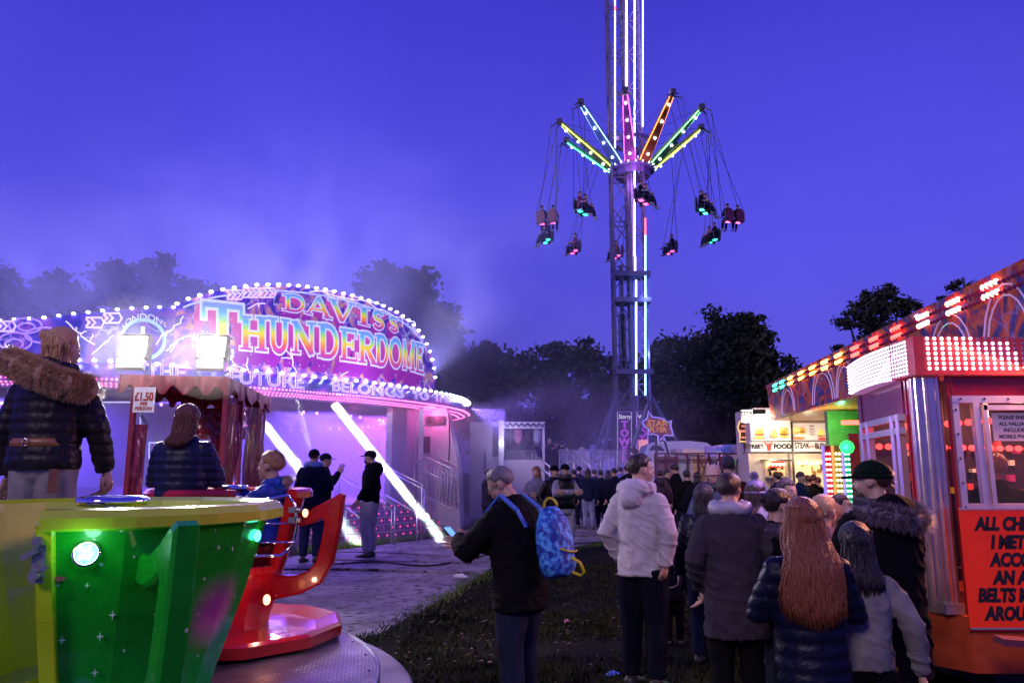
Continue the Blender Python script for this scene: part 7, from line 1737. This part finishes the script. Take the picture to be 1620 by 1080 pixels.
P_('woman with dark tied hair in black coat with fur collar, profile to the right', 1226, 766, 4.9, 62, top=('cloth', BLK), hair=('tied', (.02, .012, .012)), hyaw=18, bulk=1.15, wide=1.05, hs=1.12, fur=((.14, .10, .16), [(-.07, -.06, .835), (.0, -.09, .83), (.07, -.06, .83), (.10, .0, .80)], .018, 1500, .022))
P_('pale faced woman with pulled back hair looking out between the heads in front', 1241, 752, 6.5, 150, top=('cloth', (.08, .07, .16)), hair=('tied', (.07, .05, .06)), hyaw=8, hs=1.05)
P_('girl with blonde ponytail next to the long haired girl', 1299, 776, 5.1, 55, top=('cloth', (.20, .12, .20)), hair=('tied', (.55, .36, .22)), hs=1.15, extra={'bun': (0, -.46, .18), 'tail': 1})
P_('child with light brown hair just right of the blonde ponytail', 1313, 790, 5.7, 60, top=('cloth', (.30, .18, .25)), hair=('long', (.26, .14, .09)), hs=1.2)
P_('dark haired girl looking up to the right in front of the lamp boards', 1329, 776, 6.2, 128, top=('cloth', BLK), hair=('tied', (.03, .018, .014)), hs=1.1, hpitch=-10)
P_('woman in lilac bobble hat and pale furry jacket behind the brown haired man', 1193, 752, 6.6, 70, top=('cloth', (.45, .40, .52)), hair=('long', (.06, .03, .03)), hat=('bobble', (.24, .20, .40), (.25, .22, .42)), hs=1.1, bulk=1.15)
P_('cropped haired man whose head rises above the grey brown coat', 1151, 716, 9.2, 25, top=('cloth', (.10, .03, .04)), hair=('buzz', (.05, .045, .06)), hs=1.05)
P_('person in cream cap and glasses with dark scarf, facing the camera', 1127, 729, 8.6, 178, top=('cloth', (.10, .12, .22)), hair=('short', (.1, .08, .07)), hat=('beanie', (.62, .42, .36), BLK), glasses=True, scarf=(.03, .03, .06), bulk=1.15)
P_('woman with braided dark hair and chain patterned black jacket, back to the camera', 1112, 760, 6.6, 20, top=('puff', (.02, .02, .045)), hair=('long', (.02, .014, .02)), hs=1.12, bulk=1.12, extra={'hairlen': .10, 'hairw': .3, 'strands': 200})
# --- by the barrier
G = 'people by the red barrier'
P_('child in purple brown padded jacket and blue shorts by the barrier', 1044, 742, 19.0, 10, top=('puff', (.09, .05, .11)), legs=('cloth', (.03, .10, .5)), group=G, puff=.01, hood=True)
P_('tall man in black coat and dark beanie talking by the barrier', 1068, 731, 19.5, -60, top=('cloth', BLK), hat=('beanie', (.015, .012, .015), BLK), hair=None, group=G, bulk=1.12, hem=.40)
P_('short haired person beyond the purple padded jacket', 1054, 741, 21.5, 120, top=('cloth', (.04, .04, .07)), group=G)
P_('person with round dark head in a broad black coat before the pale barrier panel', 1086, 741, 16.5, 0, top=('cloth', BLK), group=G, bulk=1.2, wide=1.1, hs=1.1)
P_('dark coated person with wavy black hair left of the cream cap', 1103, 744, 15.0, 10, top=('cloth', (.02, .018, .03)), hair=('long', (.02, .012, .012)), group=G, bulk=1.1)
P_('person in shadow at the tower foot above the man with the dark quiff', 1003, 706, 25.5, -40, zf=.0, top=('cloth', BLK), hair=('short', (.02, .01, .01)), group=G)
# --- at the food truck
G = 'customers at the food truck'
for px, top, Y, fc, c, hr, l in ((1229, 745, 15.5, -30, (.02, .02, .05), (.02, .015, .02), 'customer with dark hair under the open truck hatch'), (1265, 744, 14.5, 150, (.02, .04, .14), (.05, .03, .05), 'customer in blue jacket looking down by the truck'),
    (1278, 750, 15.5, -20, BLK, (.03, .02, .02), 'customer in black coat facing the truck counter'), (1286, 749, 16.5, 30, (.015, .015, .02), (.12, .05, .04), 'slim customer in black at the truck counter'), (1294, 753, 17.0, 0, (.5, .38, .25), (.12, .06, .03), 'small customer in cream top at the truck counter')):
    P_(l, px, top, Y, fc, top=None or ('cloth', c), hair=('short', hr), group=G) if False else person(l, spot(px, top, Y)[0], spot(px, top, Y)[1], fc, top=('cloth', c), hair=('short', hr), group=G)
# --- queue in the smoke
G = 'people queueing below the railings'
Q = [(908, 741, 21.5, -20, (.03, .03, .10), ('short', (.02, .02, .03)), 'queuing person nearest to the gilet wearer'), (916, 736, 23.5, 20, (.03, .03, .07), ('buzz', (.02, .02, .03)), 'queuing man in dark cap, second from the gilet wearer'),
     (930, 740, 21.0, 5, (.02, .03, .10), ('long', (.05, .03, .03)), 'queuing woman with long hair and pale blue jeans'), (940, 741, 23.0, -15, (.03, .04, .10), ('short', (.03, .02, .03)), 'queuing person with pale jeans behind the long haired woman'),
     (950, 742, 21.8, 0, (.02, .025, .08), ('short', (.03, .02, .03)), 'queuing person in the middle of the row, plain dark jacket'), (962, 742, 22.6, 15, (.03, .03, .10), ('long', (.03, .02, .02)), 'queuing woman with dark shoulder length hair'),
     (972, 739, 21.2, -30, (.015, .02, .06), ('short', (.02, .015, .02)), 'queuing person in black coat looking left'), (981, 737, 24.0, 40, (.14, .16, .32), ('short', (.02, .015, .02)), 'queuing youth in pale top near the tower foot'), (992, 734, 20.0, -10, (.02, .02, .05), ('short', (.03, .015, .02)), 'queuing person closest to the pale jacket')]
for px, top, Y, fc, c, hr, l in Q:
    jeans = ('denim', (.22, .26, .42)) if 'jeans' in l else ('denim', (.02, .03, .08))
    person(l, spot(px, top, Y)[0], spot(px, top, Y)[1], fc, top=('cloth', c), hair=hr, legs=jeans, group=G, cap=((.015, .02, .04), 0) if 'cap' in l else None)
G = 'people up on the ride platform'
for px, top, Y, fc, c, l, am in ((849, 694, 28.8, -60, (.10, .10, .18), 'person with raised bare arm at the top of the platform steps', 'hold'), (869, 689, 30.5, 170, (.05, .05, .09), 'tallest person on the platform, behind the others', 'down'), (859, 697, 29.5, 60, (.03, .03, .06), 'dark figure beside the raised arm on the platform', 'down'),
    (880, 696, 30.2, 200, (.04, .04, .10), 'platform figure with pale face in the middle of the group', 'down'), (897, 703, 28.6, 185, (.05, .07, .20), 'person in blue jacket at the gap in the platform railings', 'front'), (921, 698, 30.0, 20, (.45, .45, .55), 'person in white hooded top on the platform', 'front'), (889, 695, 31.5, 10, (.02, .02, .05), 'dark figure at the back of the platform', 'down'), (874, 699, 28.7, 15, (.02, .02, .06), 'platform figure in black coat, back turned by the steps', 'down')):
    p, H = spot(px, top, Y, .61); person(l, p, H, fc, top=('cloth', c), hair=('short', (.03, .02, .03)), arms=(am, 'down'), group=G, hood='hooded' in l)
# --- attendant inside the kiosk
P_('grey blond haired person in black top seen through the kiosk window', 1573, 712, 6.35, 25, zf=.15, top=('cloth', BLK), hair=('messy', (.50, .40, .26)), hs=1.1)
# --- riders
G = 'riders on the swing seats'
for a in ARM:
    t0, c, rz = SEATS[a]; n = who[a]
    for k in range(n):
        sx_ = (-.27, .27)[k] if n == 2 else (-.27 if a != 167 else .0)
        q = Matrix.Translation(c) @ Matrix.Rotation(rz, 4, 'Z') @ V((sx_, 0, .06)); Hh = 1.66 if k == 0 else 1.58
        side = ('left' if k == 0 else 'right') if n == 2 else 'only'
        tops = [(.03, .03, .06), (.02, .02, .03), (.30, .05, .06), (.25, .06, .12), (.06, .05, .09)]
        person('%s rider in the %s' % (side, seatlab[a].split(',')[0] if 'far' not in seatlab[a] else seatlab[a].replace(',', '')), V((q.x, q.y, q.z - .50 * Hh + .02)), Hh, -math.degrees(rz), top=('cloth', tops[(abs(a) + k * 2) % 5]), pose='sit', hair=('short', (.03, .02, .02)), arms=('front', 'front'), group=G, shoes=(.3, .3, .32), vox=.03)
# ------------------------------------------------------------------ smoke drifting round the covered ride
inner = MB(); inner.loft([[(RC.x + (p.x - RC.x) * 1.14, RC.y + (p.y - RC.y) * 1.14, z) for p in loop] for z in (.01, 3.35)])
tag(inner.build('smoke', volume('ride_smoke', (.93, .9, 1), .15)), kind='stuff')
def plume_mat(name, c, dens, centre, rad, scale=.22):
    def f(t, v, dens):
        N = t.nodes; L = t.links; tc = N.new('ShaderNodeNewGeometry') if False else N.new('ShaderNodeTexCoord')
        mp = N.new('ShaderNodeMapping'); mp.inputs['Location'].default_value = [-c_ for c_ in centre]; mp.vector_type = 'POINT'
        L.new(tc.outputs['Object'], mp.inputs[0])
        m2 = N.new('ShaderNodeVectorMath'); m2.operation = 'DIVIDE'; L.new(mp.outputs[0], m2.inputs[0]); m2.inputs[1].default_value = rad
        ln = N.new('ShaderNodeVectorMath'); ln.operation = 'LENGTH'; L.new(m2.outputs[0], ln.inputs[0])
        fo = N.new('ShaderNodeMapRange'); fo.interpolation_type = 'SMOOTHSTEP'; fo.inputs[1].default_value = .1; fo.inputs[2].default_value = 1; fo.inputs[3].default_value = 1; fo.inputs[4].default_value = 0; L.new(ln.outputs['Value'], fo.inputs[0])
        n = N.new('ShaderNodeTexNoise'); n.inputs['Scale'].default_value = scale; n.inputs['Detail'].default_value = 3; n.inputs['Distortion'].default_value = .8; L.new(tc.outputs['Object'], n.inputs[0])
        r = N.new('ShaderNodeMapRange'); r.inputs[1].default_value = .36; r.inputs[2].default_value = .66; r.inputs[3].default_value = .05; r.inputs[4].default_value = 1; L.new(n.outputs[0], r.inputs[0])
        a = N.new('ShaderNodeMath'); a.operation = 'MULTIPLY'; L.new(fo.outputs[0], a.inputs[0]); L.new(r.outputs[0], a.inputs[1])
        b = N.new('ShaderNodeMath'); b.operation = 'MULTIPLY'; b.inputs[1].default_value = dens; L.new(a.outputs[0], b.inputs[0]); L.new(b.outputs[0], v.inputs['Density'])
    return volume(name, c, dens, f, aniso=.1)
def plume(centre, rad, dens, c=(.95, .92, 1), scale=.22):
    mb = MB(); mb.box(centre, [2 * r for r in rad]); tag(mb.build('smoke', plume_mat('plume', c, dens, centre, rad, scale)), kind='stuff')
plume((-11, 33, 8.5), (23, 6, 11.5), .11)          # behind and above the dome
plume((2.0, 25.5, 2.2), (6.5, 6.5, 3.4), .09, scale=.4)   # low smoke between the ride and the queue
plume((-3.2, 24.5, 5.5), (3.2, 3.0, 4.5), .22, scale=.6)   # jet rising beside the sign
for x, y, z, p in ((-14, 30, 5.0, 3200), (-8, 31, 5.5, 4200), (-3.5, 30, 5.0, 3000), (-21, 29, 4, 4200), (-27, 30, 3, 3000)):  # unseen lamps added to brighten the plume behind the dome
    lamp('SPOT', (x, y, z), p * 2.0, (.30, .27, 1), .1, target=(x, y + .5, 20), spot=radians(125), blend=.7, name='plume_fill')
q_ = onsign(700, 612, -1.2); lamp('SPOT', (q_.x, q_.y, 3.7), 9000, (.95, .95, .85), .06, target=(q_.x + 1.2, q_.y + .5, 12), spot=radians(60), name='smoke_light', blend=.6)
lamp('SPOT', (-1.2, 22.4, 3.4), 1500, (.28, .16, 1), .06, target=(7, 27.5, 1.5), spot=radians(75), blend=.8, name='queue_smoke_fill')  # unseen lamp added to brighten the low smoke by the queue
# balls of haze added round the hut's floodlights to give them halos
for px in (211, 336):
    c = at(px, 548, HY - .25); mb = MB(); mb.ell(c, (.62, .5, .62), None, 24, 14); tag(mb.build('halo_haze', volume('flood_halo', (1, .97, 1), .042), smooth=True), kind='stuff')

for o in COL.objects:
    if o.parent and o.name.split('.')[0] in ('pink_led_rows', 'fascia_bulbs', 'star_specks', 'unlit_lamps', 'side_header_bulbs', 'unlit_header_bulbs'): o['kind'] = 'stuff'
bpy.data.scenes.remove(TMP)
